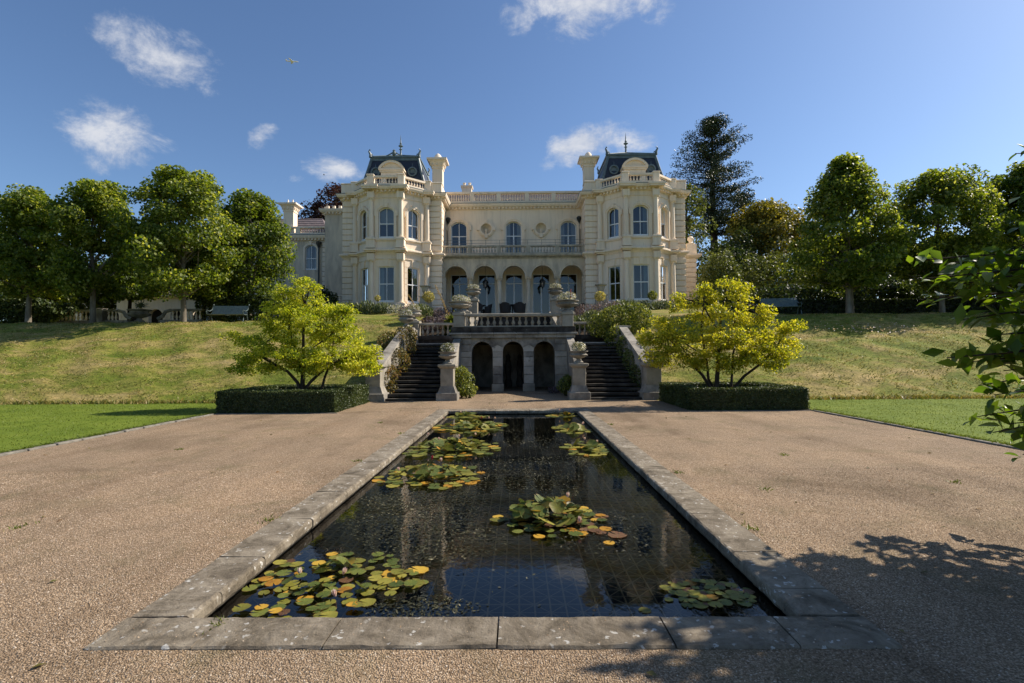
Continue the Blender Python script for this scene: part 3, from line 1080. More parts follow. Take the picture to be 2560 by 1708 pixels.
# grass on bank and lawn
n = 150000
X = RNG.uniform(-30, 30, n)
Yy = RNG.uniform(Y0 - .1, YC + 1.5, n)
keep = np.abs(X) > 5.5
X, Yy = X[keep], Yy[keep]
tuft = np.sin(X * 2.1 + np.sin(Yy * 1.7) * 2) * np.sin(Yy * 2.9 + X) + RNG.normal(size=len(X)) * .9 > .0
X, Yy = X[tuft], Yy[tuft]
tag(blade_cloud('grass', np.stack([X, Yy, terrain(X, Yy) - .01], 1), .055, .032, 'grass_blade', lean=.9), 'rough dry grass tufts on the banks', 'grass', kind='stuff')
n = 36000
X = RNG.uniform(8.55, 19, n) * RNG.choice([-1, 1], n)
Yy = 7.0 + RNG.random(n) * (Y0 - 7.0)
tag(blade_cloud('grass', np.stack([X, Yy, 0 * X - .01], 1), .028, .014, 'lawn_blade', lean=.5), 'short green mown lawn grass', 'grass', kind='stuff')
# longer tufts along the foot of the bank
n = 6000
X = RNG.uniform(8.6, 30, n) * RNG.choice([-1, 1], n)
Yy = Y0 + RNG.normal(size=n) * .12
tag(blade_cloud('grass', np.stack([X, Yy, terrain(X, Yy)], 1), .13, .04, 'grass_blade', lean=.6), 'uncut grass fringe at the foot of the banks', 'grass', kind='stuff')
# grass fringe over the edging, fallen leaves on the gravel
n = 7000
X = (GX + .17 + RNG.normal(size=n) * .035) * RNG.choice([-1, 1], n)
Yy = RNG.uniform(4, 15.1, n)
tag(blade_cloud('grass', np.stack([X, Yy, 0 * X - .01], 1), .055, .016, 'lawn_blade', lean=.8), 'untrimmed grass fringe along the stone edging', 'grass', kind='stuff')
n = 220
X = RNG.uniform(-8, 8, n)
Yy = RNG.uniform(2.0, 18.5, n)
kp = ~((np.abs(X) < CX) & (Yy > CY0) & (Yy < CY1))
X, Yy = X[kp], Yy[kp]
tag(leaf_cloud('fallen_leaves', np.stack([X, Yy, 0 * X - .004], 1), .055, 'leaf_ivy_rust', None, aspect=.6, up=3, kind='stuff'), 'scattered fallen leaves on the gravel', 'leaves', kind='stuff')


# ================================================================== THE HOUSE
HX = -.07
ZT = 4.85
house = thing('country_house', 'cream stuccoed country house with twin bay towers and dark mansard roofs', 'house', (HX, 42, ZT))


def part(mb, name, mat, parent=house, smooth=None, kind=None):
    o = mb.build(name, mat, parent, smooth)
    if kind:
        o['kind'] = kind
    return o


BAL = MB().lathe([(.085, 0), (.085, .05), (.05, .07), (.062, .12), (.10, .24), (.104, .33), (.085, .44), (.045, .62), (.040, .72), (.058, .80), (.058, .84), (.05, .86), (.085, .93), (.085, 1.0)], seg=8).mesh('baluster', 50)
BAL2 = BAL.copy()
BAL3 = BAL.copy()


def balusters(parent, fr, u0, u1, z0, z1, n, mat, d=0.0, fat=1.0, mesh=None):
    for i in range(n):
        u = u0 + (u1 - u0) * (i + .5) / n
        sx = (z1 - z0) * 1.15 * fat
        link('baluster', mesh or BAL, mat, parent, loc=fr.p(u, d, z0), scale=(sx, sx, z1 - z0))


def window(fr, uc, w, zb, zt, rise, meet=.52, bars=1, drapes=None, blind=False, dep=.22, parent=house, transom=None, name='window'):
    u0, u1 = uc - w / 2, uc + w / 2
    zs = zt - rise
    b = MB()
    path = arch(u0, u1, zb, zs, rise)
    b.sweep(fr, path, 0, .065, -dep, -dep + .10)
    b.fbox(fr, u0 + .002, u1 - .002, -dep - .002, -dep + .16, zb + .002, zb + .11)
    zm = transom if transom else zb + (zt - zb) * meet
    b.fbox(fr, u0 + .05, u1 - .05, -dep + .005, -dep + .085, zm - .035, zm + .035)
    for i in range(bars):
        ub = u0 + w * (i + 1) / (bars + 1)
        top = zt - .06
        bw = .022 if transom is None else .05
        b.fbox(fr, ub - bw, ub + bw, -dep + .008, -dep + .075, zb + .1, zm - .03)
        b.fbox(fr, ub - .022, ub + .022, -dep + .008, -dep + .075, zm + .03, top)
    o = part(b, name, 'white_paint', parent)
    # panes
    arc = arch(u0 + .05, u1 - .05, zb, zs, max(0, rise - .05))
    um = (u0 + u1) / 2
    gd = -dep + .04
    left = [q for q in arc[1:-1] if q[0] < um - 1e-4]
    right = [q for q in arc[1:-1] if q[0] > um + 1e-4]
    ztop = zt - .05
    polys = [[(u0 + .05, zm), (um, zm), (um, ztop)] + left[::-1], [(um, zm), (u1 - .05, zm)] + right[::-1] + [(um, ztop)],
             [(u0 + .05, zb + .1), (um, zb + .1), (um, zm), (u0 + .05, zm)], [(um, zb + .1), (u1 - .05, zb + .1), (u1 - .05, zm), (um, zm)]]
    for pl in polys:
        jt = random.uniform(-.004, .004)
        MB().poly([fr.p(u, gd + jt * (u - um), z) for (u, z) in pl]).build('pane', 'glass', o)
    # room behind
    r = MB()
    D = -dep - 1.5
    a, c_ = u0 - .25, u1 + .25
    z0, z1 = zb - .1, zt + .1
    r.poly([fr.p(a, D, z0), fr.p(c_, D, z0), fr.p(c_, D, z1), fr.p(a, D, z1)])
    for (p1, p2) in (((a, z0), (a, z1)), ((c_, z0), (c_, z1)), ((a, z0), (c_, z0)), ((a, z1), (c_, z1))):
        r.poly([fr.p(p1[0], -dep - .01, p1[1]), fr.p(p2[0], -dep - .01, p2[1]), fr.p(p2[0], D, p2[1]), fr.p(p1[0], D, p1[1])])
    link('room_lining', r.mesh('room_lining'), 'room_dark', o)
    if drapes:
        for s in drapes:
            c1 = MB()
            wd = w * .26
            ua = u0 + .03 if s < 0 else u1 - .03 - wd
            n = 13
            vs = []
            for i in range(n):
                uu = ua + wd * i / (n - 1)
                dd = -dep - .14 + .035 * math.sin(i * 2.1)
                vs += [fr.p(uu, dd, zb), fr.p(uu, dd, zt)]
            c1.add(vs, [(2 * i, 2 * i + 2, 2 * i + 3, 2 * i + 1) for i in range(n - 1)])
            link('curtain', c1.mesh('curtain', 80), 'curtain_blue' if drapes[0] != 0 and len(drapes) == 1 else 'curtain', o)
    if blind:
        MB().fbox(fr, u0 + .04, u1 - .04, -dep - .08, -dep - .06, zm - .05, zt - rise * .2).build('blind', 'curtain', o)
    return o


def architrave(fr, uc, w, zb, zt, rise, wd=.2, d=.15, key=True, mat='stucco', ears=True):
    b = MB()
    path = arch(uc - w / 2, uc + w / 2, zb, zt - rise, rise)
    b.sweep(fr, path, -wd * .55, 0, -.02, d * .7)
    b.sweep(fr, path, -wd, -wd * .55, -.02, d)
    if ears:
        b.fbox(fr, uc - w / 2 - wd * 1.5, uc - w / 2 - wd * .98, -.02, d * .9, zt - rise - .35, zt - rise + .05)
        b.fbox(fr, uc + w / 2 + wd * .98, uc + w / 2 + wd * 1.5, -.02, d * .9, zt - rise - .35, zt - rise + .05)
    o = part(b, 'window_surround', mat)
    if key:
        q = MB()
        z = zt
        q.hexa([fr.p(uc - .07, .13, z - .02), fr.p(uc + .07, .13, z - .02), fr.p(uc + .07, -.01, z - .02), fr.p(uc - .07, -.01, z - .02),
                fr.p(uc - .11, .15, z + .30), fr.p(uc + .11, .15, z + .30), fr.p(uc + .11, -.01, z + .30), fr.p(uc - .11, -.01, z + .30)])
        q.fbox(fr, uc - .20, uc + .20, -.01, .12, z + .215, z + .27)
        part(q, 'keystone', mat, o)
    return o


def column(x, y, z0, z1, r, mat='stucco', parent=house, base_d=0):
    b = MB()
    h = z1 - z0
    prof = [(r, .18), (r * 1.0, h * .35), (r * .86, h - .30)]
    b.lathe(prof, (x, y, z0), 14)
    o = part(b, 'column', mat, parent, 50)
    c_ = MB()
    c_.lathe([(r * .86, h - .30), (r * .95, h - .29), (r * .95, h - .25), (r * .88, h - .24), (r * 1.25, h - .10), (r * 1.35, h - .08)], (x, y, z0), 12)
    c_.box(x - r * 1.35, x + r * 1.35, y - r * 1.35, y + r * 1.35, z1 - .08, z1)
    for a in (PI * .25, PI * .75, PI * 1.25, PI * 1.75):
        c_.lathe([(.02, -.09), (.055, -.05), (.055, .0), (.02, .04)], (x + math.cos(a) * r * 1.35, y + math.sin(a) * r * 1.35, z1 - .10), 6)
    part(c_, 'capital', mat, o, 40)
    q = MB()
    q.box(x - r * 1.4, x + r * 1.4, y - r * 1.4, y + r * 1.4, z0, z0 + .07)
    q.lathe([(r * 1.35, .07), (r * 1.35, .12), (r * 1.12, .14), (r * 1.2, .16), (r * 1.0, .18)], (x, y, z0), 14)
    part(q, 'column_base', mat, o, 40)
    return o


def dentils(path, z0, z1, d0, d1, step, w):
    b = MB()
    for a, c_ in zip(path[:-1], path[1:]):
        fr = F(a, c_)
        n = max(1, int(fr.len / step))
        for i in range(n):
            u = fr.len * (i + .5) / n
            b.fbox(fr, u - w / 2, u + w / 2, d0, d1, z0, z1)
    return part(b, 'dentil_course', 'stucco', kind='stuff')


COURSE = {}


def rusticated(x0, x1, yf, zs, mat='stucco', depth=.9, h=.395):
    yf -= .03
    key = (round(x1 - x0, 3), round(depth, 2))
    if key not in COURSE:
        m_ = MB()
        w, b = x1 - x0, .035
        rings = [(0, 0), (b, b), ]
        z0_, z1_ = 0.0, h
        def ring(i, z):
            return [(i, i, z), (w - i, i, z), (w - i, depth, z), (i, depth, z)]
        vs = ring(b, z0_) + ring(0, z0_ + b) + ring(0, z1_ - b) + ring(b, z1_)
        fs = []
        for r in (0, 4, 8):
            for i in range(4):
                j = (i + 1) % 4
                fs.append((r + i, r + j, r + 4 + j, r + 4 + i))
        COURSE[key] = m_.add(vs, fs + [(3, 2, 1, 0), (12, 13, 14, 15)]).mesh('stone_course')
    for z in zs:
        link('stone_course', COURSE[key], mat, house, loc=(x0, yf, z))


def frustum(x, y, a, b_, z0, z1):
    vs = [(x - a, y - a, z0), (x + a, y - a, z0), (x + a, y + a, z0), (x - a, y + a, z0), (x - b_, y - b_, z1), (x + b_, y - b_, z1), (x + b_, y + b_, z1), (x - b_, y + b_, z1)]
    return vs, [(3, 2, 1, 0), (4, 5, 6, 7), (0, 1, 5, 4), (1, 2, 6, 5), (2, 3, 7, 6), (3, 0, 4, 7)]


def tower(cx, side):
    """bay tower; side = +1 for the tower whose inner flank is on its right"""
    X = HX + cx
    B = [(X - 2.6, 38.95), (X - 1.04, 37.5), (X + 1.04, 37.5), (X + 2.6, 38.95)]
    full = [(X - 3.72, 46), (X - 3.72, 39.3), (X - 2.6, 39.3)] + B + [(X + 2.6, 39.3), (X + 3.72, 39.3), (X + 3.72, 44)]
    w = MB()
    ww = .98
    # lower and upper bay walls
    for i in range(3):
        fr = F(B[i], B[i + 1])
        uc = fr.len / 2
        wd = 1.13 if i == 1 else ww
        wall_panel(w, fr, 0, fr.len, ZT - .6, 9.25, [(uc - wd / 2, uc + wd / 2, 5.56, 8.12, 0)], .26)
        wall_panel(w, fr, 0, fr.len, 9.25, 13.95, [(uc - wd / 2, uc + wd / 2, 10.2, 12.12, .30)], .26)
        # glazing bars, curtains
        lower_dr = [(-1,), (-1,), (1,)][i] if side > 0 else [(0,), (1,), (1,)][i]
        window(fr, uc, wd, 5.56, 8.12, 0, .51, drapes=lower_dr if lower_dr != (0,) else None)
        window(fr, uc, wd, 10.2, 12.42, .30, .47, drapes=None if (side > 0 and i > 0) else ((1,) if i == 1 or side < 0 else None), blind=(side > 0 and i > 0))
        architrave(fr, uc, wd, 10.12, 12.42, .30)
        k_ = MB()
        k_.hexa([fr.p(uc - .10, .05, 8.14), fr.p(uc + .10, .05, 8.14), fr.p(uc + .10, -.02, 8.14), fr.p(uc - .10, -.02, 8.14),
                 fr.p(uc - .15, .08, 8.62), fr.p(uc + .15, .08, 8.62), fr.p(uc + .15, -.02, 8.62), fr.p(uc - .15, -.02, 8.62)])
        part(k_, 'keystone', 'stucco')
        si = MB()
        si.fbox(fr, uc - wd / 2 - .22, uc + wd / 2 + .22, -.01, .13, 10.04, 10.12)
        si.fbox(fr, uc - wd / 2 - .16, uc + wd / 2 + .16, -.01, .08, 9.98, 10.05)
        si.fbox(fr, uc - wd / 2 - .14, uc + wd / 2 + .14, -.01, .11, 5.42, 5.54)
        part(si, 'window_sill', 'stucco')
        # rusticated strips beside lower windows
        rs = MB()
        z = 5.6
        while z < 8.4:
            for (ua, ub) in ((.30, uc - wd / 2 - .02), (uc + wd / 2 + .02, fr.len - .30)):
                if ub - ua > .05:
                    rs.fbox(fr, ua, ub, -.01, .03, z, z + .385)
            z += .42
        part(rs, 'stone_courses', 'stucco', kind='stuff')
    for (a, b_) in (((X - 3.72, 46), (X - 3.72, 39.3)), ((X - 3.72, 39.3), (X - 2.6, 39.3)), ((X - 2.6, 39.3), B[0]), (B[3], (X + 2.6, 39.3)), ((X + 2.6, 39.3), (X + 3.72, 39.3)), ((X + 3.72, 39.3), (X + 3.72, 46))):
        fr = F(a, b_)
        wall_panel(w, fr, 0, fr.len, ZT - 1.6, 13.95)
    part(w, 'tower_wall', 'stucco')
    zs = [5.45 + .43 * i for i in range(8)] + [9.55 + .43 * i for i in range(9)]
    rusticated(X - 3.77, X - 2.62, 39.24, zs, depth=.9)
    rusticated(X + 2.62, X + 3.77, 39.24, zs, depth=.9)
    # moldings
    mo = MB()
    mo.molding(full, [(-.02, ZT - .6), (.10, ZT - .6), (.10, 5.22), (.14, 5.24), (.14, 5.32), (.05, 5.40), (-.02, 5.40)])
    part(mo, 'plinth', 'stucco')
    mo = MB()
    mo.molding(full, [(-.02, 9.02), (.05, 9.02), (.08, 9.10), (.20, 9.20), (.26, 9.24), (.26, 9.34), (.20, 9.38), (.04, 9.42), (-.02, 9.42)])
    part(mo, 'string_course', 'stucco')
    mo = MB()
    mo.molding(full, [(-.02, 8.62), (.04, 8.62), (.07, 8.68), (-.02, 8.72)])
    part(mo, 'architrave_band', 'stucco')
    mo = MB()
    mo.molding(full, [(-.02, 13.10), (.04, 13.10), (.06, 13.16), (-.02, 13.18)])
    part(mo, 'architrave_band', 'stucco')
    mo = MB()
    mo.molding(full, [(-.02, 13.46), (.06, 13.46), (.10, 13.54), (.12, 13.62), (.36, 13.66), (.42, 13.78), (.44, 13.88), (.40, 13.90), (-.02, 13.91)])
    part(mo, 'cornice', 'stucco')
    mo = MB()
    mo.molding(full, [(.0, 13.905), (.45, 13.895), (.452, 13.925), (.0, 13.96)])
    part(mo, 'lead_flashing', 'lead')
    dentils(full, 13.50, 13.66, .05, .28, .27, .13)
    # columns on the four bay corners, two storeys
    offs = [(-.10, -.04), (-.03, -.11), (.03, -.11), (.10, -.04)]
    for (bx_, by_), (ox, oy) in zip(B, offs):
        cxx, cyy = bx_ + ox, by_ + oy
        column(cxx, cyy, 5.40, 8.64, .185)
        column(cxx, cyy, 10.12, 13.12, .185)
        for nm, pieces in (('column_pedestal', ((ZT - .6, 5.30, .34), (5.30, 5.40, .37))), ('frieze_block', ((8.64, 9.02, .25),)), ('string_break', ((9.10, 9.20, .33), (9.20, 9.32, .45))),
                           ('column_pedestal', ((9.40, 9.52, .36), (9.52, 10.02, .29), (10.02, 10.12, .34))), ('frieze_block', ((13.12, 13.48, .25),)), ('cornice_break', ((13.64, 13.76, .55), (13.76, 13.89, .60)))):
            pd = MB()
            for (z0, z1, hw) in pieces:
                pd.box(cxx - hw, cxx + hw, cyy - hw, cyy + hw, z0, z1)
            part(pd, nm, 'stucco')
    # parapet
    off = [(X - 2.75, 38.95), (X - 1.11, 37.36), (X + 1.11, 37.36), (X + 2.75, 38.95)]
    pp = MB()
    for a, b_ in zip(off[:-1], off[1:]):
        fr = F(a, b_)
        pp.fbox(fr, 0, fr.len, -.16, .06, 13.93, 14.13)
        pp.fbox(fr, 0, fr.len, -.18, .08, 14.54, 14.68)
    for (x, y) in off:
        pp.bbox(x - .24, x + .24, y - .14, y + .34, 13.93, 14.70, .02)
        pp.bbox(x - .28, x + .28, y - .18, y + .38, 14.70, 14.78, .02)
    pp.bbox(X - 3.80, X - 2.95, 39.0, 40.0, 13.93, 14.62, .03)
    pp.bbox(X - 3.84, X - 2.92, 38.96, 40.04, 14.62, 14.72, .03)
    pp.bbox(X + 2.95, X + 3.80, 39.0, 40.0, 13.93, 14.62, .03)
    pp.bbox(X + 2.92, X + 3.84, 38.96, 40.04, 14.62, 14.72, .03)
    pp.box(X - 3.78, X - 3.5, 40.04, 46, 13.93, 14.6)
    pp.box(X + 3.5, X + 3.78, 40.04, 46, 13.93, 14.6)
    o = part(pp, 'parapet', 'stucco')
    for a, b_ in zip(off[:-1], off[1:]):
        fr = F(a, b_)
        balusters(o, fr, .30, fr.len - .30, 14.13, 14.54, 7, 'stucco', -.05, 1.35)
    part(MB().box(X - 3.6, X + 3.6, 39.4, 46, 13.80, 13.93), 'roof_deck', 'lead')
    part(MB().prism([(X - 2.5, 39.4), (X - 1.0, 37.7), (X + 1.0, 37.7), (X + 2.5, 39.4)], 13.80, 13.932), 'roof_deck', 'lead')
    tr_ = MB()
    tx = X - side * 2.95
    tr_.box(tx - .42, tx + .42, 40.6, 41.6, 13.93, 15.0)
    part(tr_, 'stair_turret', 'stucco')
    tr_ = MB()
    tr_.add(*frustum(tx, 41.1, .62, .50, 15.0, 15.12))
    tr_.add(*frustum(tx, 41.1, .60, .30, 15.12, 15.42))
    part(tr_, 'turret_cap', 'lead')
    # mansard
    yc, hb, ht = 42.2, 2.62, 1.80
    yb, yt = 2.75, 2.0
    z0, z1 = 13.94, 17.05
    ro = MB()
    rings = []
    for t in (0, .33, .66, 1):
        e = t - .06 * math.sin(t * PI)
        rings.append((hb + (ht - hb) * (t + .05 * math.sin(t * PI)), yb + (yt - yb) * (t + .05 * math.sin(t * PI)), z0 + (z1 - z0) * t))
    vs, fs = [], []
    for (hx, hy, z) in rings:
        vs += [(X - hx, yc - hy, z), (X + hx, yc - hy, z), (X + hx, yc + hy, z), (X - hx, yc + hy, z)]
    for r in range(len(rings) - 1):
        for i in range(4):
            j = (i + 1) % 4
            fs.append((4 * r + i, 4 * r + j, 4 * r + 4 + j, 4 * r + 4 + i))
    ro.add(vs, fs)
    mans = part(ro, 'mansard_roof', 'slate')
    for i in range(4):
        hp = MB()
        pts = [Vector(vs[4 * r + i]) for r in range(len(rings))]
        c0 = Vector((X, yc, 0))
        for q in pts:
            d = Vector((q.x - X, q.y - yc, 0)).normalized()
            q += d * .02
        hp.tube(pts, .11, 6)
        part(hp, 'hip_roll', 'lead', mans, 50)
    cu = MB()
    cu.box(X - ht - .08, X + ht + .08, yc - yt - .08, yc + yt + .08, z1 - .22, z1)
    cu.box(X - ht - .15, X + ht + .15, yc - yt - .15, yc + yt + .15, z1, z1 + .12)
    part(cu, 'roof_curb', 'lead', mans)
    tp = MB()
    zt2 = z1 + .98
    tp.add([(X - ht, yc - yt, z1 + .12), (X + ht, yc - yt, z1 + .12), (X + ht, yc + yt, z1 + .12), (X - ht, yc + yt, z1 + .12), (X, yc, zt2)], [(0, 1, 4), (1, 2, 4), (2, 3, 4), (3, 0, 4)])
    part(tp, 'roof_cap', 'lead', mans)
    for (sx, sy) in ((-1, -1), (1, -1), (1, 1), (-1, 1)):
        rb = MB()
        rb.tube([(X + sx * ht, yc + sy * yt, z1 + .15), (X, yc, zt2 + .03)], .05, 5)
        part(rb, 'cap_roll', 'lead', mans)
    fi = MB()
    fi.lathe([(.16, 0), (.10, .08), (.07, .25), (.07, .5), (.14, .54), (.07, .60), (.06, .72), (.20, .82), (.06, .95), (.10, 1.02), (.05, 1.10), (.03, 1.4), (.004, 1.75)], (X, yc, zt2 - .05), 8)
    part(fi, 'finial', 'lead', mans, 40)
    for (sx, sy) in ((-1, -1), (1, -1), (1, 1), (-1, 1)):
        ac = MB()
        qx, qy = X + sx * (ht + .08), yc + sy * (yt + .08)
        ac.tube([(qx, qy, z1 + .05), (qx + sx * .02, qy, z1 + .3), (qx + sx * .12, qy + sy * .05, z1 + .5), (qx + sx * .06, qy, z1 + .66), (qx - sx * .02, qy, z1 + .60)], [.14, .10, .07, .05, .02], 6)
        ac.tube([(qx, qy, z1 + .2), (qx - sx * .14, qy, z1 + .28), (qx - sx * .2, qy, z1 + .14)], [.06, .05, .02], 5)
        part(ac, 'corner_crest', 'lead', mans, 50)
    # crest ornament on the front edge (only on the left tower)
    if side > 0:
        co = MB()
        yy = yc - yt - .1
        co.lathe([(.02, .12), (.13, .2), (.17, .34), (.10, .46), (.13, .54), (.02, .66)], (X - .05, yy, z1), 8)
        for s_ in (-1, 1):
            co.tube([(X - .05 + s_ * .1, yy, z1 + .4), (X - .05 + s_ * .35, yy, z1 + .26), (X - .05 + s_ * .62, yy, z1 + .14)], [.06, .05, .04], 5)
        part(co, 'roof_crest', 'lead', mans, 50)
    # dormer with a segmental pediment
    dy = 39.05
    d = MB()
    d.box(X - .80, X + .80, dy, dy + 1.2, 13.9, 15.55)
    dm = part(d, 'dormer', 'stucco')
    fr = F((X - 1.0, dy), (X + 1.0, dy))
    e = MB()
    e.fbox(fr, .12, 1.88, -1.15, .08, 15.55, 15.68)
    e.fbox(fr, .04, 1.96, -1.15, .14, 15.68, 15.80)
    part(e, 'dormer_cornice', 'stucco', dm)
    e = MB()
    pa = arch(.04, 1.96, 15.8, 15.8, .58, 14)[1:-1]
    inner = [(u, z) for u, z in pa]
    e.add([fr.p(u, .0, z) for u, z in inner] + [fr.p(u, -1.6, z) for u, z in inner], [tuple(range(len(inner)))] + [(i, i + 1, len(inner) + i + 1, len(inner) + i) for i in range(len(inner) - 1)])
    e.sweep(fr, pa, -.03, .13, -.02, .16)
    part(e, 'pediment', 'stucco', dm, 40)
    e = MB()
    e.sweep(fr, pa, -.05, -.032, -1.5, .18)
    part(e, 'dormer_lead', 'lead', dm)
    dw = MB().fbox(fr, .55, 1.45, -.02, .012, 14.2, 15.3)
    part(dw, 'dormer_pane', 'room_dark', dm)
    # round roof vents
    for sx in (-1, 1):
        v = MB()
        n = 16
        fr2 = F((X + sx * 1.42 - .5, 39.92), (X + sx * 1.42 + .5, 39.92))
        ring = [(.5 + .27 * math.cos(2 * PI * i / n), 15.85 + .27 * math.sin(2 * PI * i / n)) for i in range(n)]
        v.sweep(fr2, ring, -.0, .1, -.3, .12, True)
        v.add([fr2.p(u, 0, z) for u, z in ring], [tuple(range(n))])
        v.tube([fr2.p(.5, .05, 16.1), fr2.p(.5, .05, 16.5)], [.035, .008], 5)
        part(v, 'roof_vent', 'lead', mans, 40)


tower(-9.18, 1)
tower(9.18, -1)

# ------------------------------------------------------------------ centre block
XL, XR = HX - 5.5, HX + 5.5
YU, YL, YD = 42.0, 40.0, 42.7
fu = F((XL, YU), (XR, YU))
w = MB()
ucs = [5.5 - 4.42, 5.5, 5.5 + 4.42]
wall_panel(w, fu, 0, 11, 9.2, 13.95, [(u - .64, u + .64, 9.43, 12.1, .36) for u in ucs] + [(u - .455, u + .455, 11.86, 11.86, .455, True) for u in (5.5 - 2.21, 5.5 + 2.21)], .26)
part(w, 'upper_wall', 'stucco')
for i, u in enumerate(ucs):
    window(fu, u, 1.28, 9.43, 12.46, .36, .62, drapes=[None, (-1, 1), (-1, 1)][i], transom=11.30)
    architrave(fu, u, 1.28, 9.43, 12.46, .36, .24, .17)
# blind roundels
for u in (5.5 - 2.21, 5.5 + 2.21):
    n = 28
    ring = [(u + .46 * math.cos(-2 * PI * i / n), 11.86 + .46 * math.sin(-2 * PI * i / n)) for i in range(n)]
    r = MB()
    r.sweep(fu, ring, -.10, .03, -.02, .18, True)
    r.sweep(fu, ring, -.2, -.10, -.02, .10, True)
    for a in (0, PI / 2, PI, 3 * PI / 2):
        cu, cz = u + .62 * math.cos(a), 11.86 + .62 * math.sin(a)
        r.fbox(fu, cu - .12, cu + .12, -.01, .20, cz - .12, cz + .12)
    o = part(r, 'roundel', 'stucco', house, 40)
    q = MB()
    # shallow shell niche and bracket
    rings = 5
    vs, fs = [], []
    for j in range(rings):
        rr = .45 * (1 - j / rings)
        dd = -.22 * math.sin((j / rings) * PI / 2)
        for i in range(n):
            a = 2 * PI * i / n
            vs.append(fu.p(u + rr * math.cos(a), dd + .005, 11.86 + rr * math.sin(a)))
    for j in range(rings - 1):
        for i in range(n):
            t = (i + 1) % n
            fs.append((j * n + i, j * n + t, (j + 1) * n + t, (j + 1) * n + i))
    fs.append(tuple(range((rings - 1) * n, rings * n)))
    q.add(vs, fs)
    part(q, 'niche', 'stucco_stain_shade', o, 60)
    q = MB().lathe([(.03, 0), (.07, .05), (.05, .14), (.10, .17), (.10, .20), (.04, .22), (.06, .32), (.07, .40), (.03, .46)], fu.p(u, .10, 11.38), 8)
    part(q, 'bust_bracket', 'stucco', o, 50)
pth = [(XL - .1, YU), (XR + .1, YU)]
mo = MB()
mo.molding(pth, [(-.02, 13.46), (.05, 13.46), (.08, 13.56), (.28, 13.62), (.36, 13.74), (.38, 13.86), (-.02, 13.88)])
part(mo, 'cornice', 'stucco')
mo = MB()
mo.molding(pth, [(0, 13.875), (.40, 13.865), (.402, 13.90), (0, 13.95)])
part(mo, 'lead_flashing', 'lead')
dentils(pth, 13.46, 13.60, .05, .22, .28, .13)
pp = MB()
pp.fbox(fu, 0, 11, -.22, .04, 13.92, 14.16)
pp.fbox(fu, 0, 11, -.25, .07, 14.74, 14.90)
piers = [.0, 2.15, 4.30, 6.60, 8.75, 11]
for u in piers:
    pp.fbox(fu, max(0.01, u - .17), min(10.99, u + .17), -.23, .055, 13.93, 14.75)
o = part(pp, 'parapet', 'stucco')
for a, b_ in zip(piers[:-1], piers[1:]):
    balusters(o, fu, a + .2, b_ - .2, 14.16, 14.74, 9, 'stucco', -.09, 1.0)
# main roof
ro = MB()
ro.add([(XL - 1, 42.6, 14.0), (XR + 1, 42.6, 14.0), (XR + 1, 47, 16.25), (XL - 1, 47, 16.25), (XL - 1, 52, 14.0), (XR + 1, 52, 14.0)], [(0, 1, 2, 3), (3, 2, 5, 4)])
rf = part(ro, 'main_roof', 'tile_roof')
part(MB().tube([(XL - 1, 47, 16.27), (XR + 1, 47, 16.27)], .09, 6), 'ridge', 'lead', rf)
rt = MB()
for j in range(9):
    t = (j + .5) / 9
    y, z = 42.6 + 4.4 * t, 14.0 + 2.25 * t
    rt.box(XL - 1, XR + 1, y - .03, y + .03, z - .02, z + .03)
tag(part(rt, 'tile_courses', 'tile_roof', rf), kind='stuff')
ch = MB()
ch.box(HX - 4.9, HX - 4.0, 49, 49.8, 14, 17.6)
ch.box(HX - 5.0, HX - 3.9, 48.9, 49.9, 17.6, 17.75)
o = part(ch, 'rear_chimney', 'stucco')
for dx in (-.25, .25):
    part(MB().lathe([(.14, 0), (.12, .25), (.15, .3), (.15, .36)], (HX - 4.45 + dx, 49.4, 17.75), 10), 'chimney_pot', 'stucco', o)


def chimney(x, y, z0, z1, hw=.40, big=True):
    c_ = MB()
    c_.box(x - hw, x + hw, y - hw, y + hw, z0, z1 - .55)
    o_ = part(c_, 'chimney', 'stucco')
    q = MB()
    q.box(x - hw - .05, x + hw + .05, y - hw - .05, y + hw + .05, z1 - .66, z1 - .56)
    rings = [(.02, -.56), (.08, -.40), (.20, -.18), (.32, -.06)]
    for (e0, za), (e1, zb) in zip(rings[:-1], rings[1:]):
        q.hexa([(x - hw - e0, y - hw - e0, z1 + za), (x + hw + e0, y - hw - e0, z1 + za), (x + hw + e0, y + hw + e0, z1 + za), (x - hw - e0, y + hw + e0, z1 + za),
                (x - hw - e1, y - hw - e1, z1 + zb), (x + hw + e1, y - hw - e1, z1 + zb), (x + hw + e1, y + hw + e1, z1 + zb), (x - hw - e1, y + hw + e1, z1 + zb)])
    q.box(x - hw - .38, x + hw + .38, y - hw - .38, y + hw + .38, z1 - .06, z1 + .08)
    part(q, 'chimney_cap', 'stucco', o_)
    br = MB()
    for i in range(3):
        t = -hw * .8 + hw * .8 * i
        for s_ in (-1, 1):
            br.box(x + t - .05, x + t + .05, y + s_ * (hw + .02), y + s_ * (hw + .17), z1 - .45, z1 - .14)
            br.box(x + s_ * (hw + .02), x + s_ * (hw + .17), y + t - .05, y + t + .05, z1 - .45, z1 - .14)
    part(br, 'chimney_brackets', 'stucco', o_, kind='stuff')
    if big:
        part(MB().lathe([(hw * .95, .08), (hw * .9, .14), (hw * .80, .30), (hw * .55, .52), (hw * .2, .64), (.01, .66)], (x, y, z1), 12), 'chimney_dome', 'stucco', o_, 60)
    else:
        for dx in (-.22, .22):
            part(MB().lathe([(.16, .08), (.11, .2), (.05, .5), (.02, .55)], (x + dx, y, z1), 8), 'chimney_pot', 'stucco', o_, 60)
    return o_


chimney(HX - 5.98, 41.2, 13.9, 17.1)
chimney(HX + 5.98, 41.2, 13.9, 17.1)

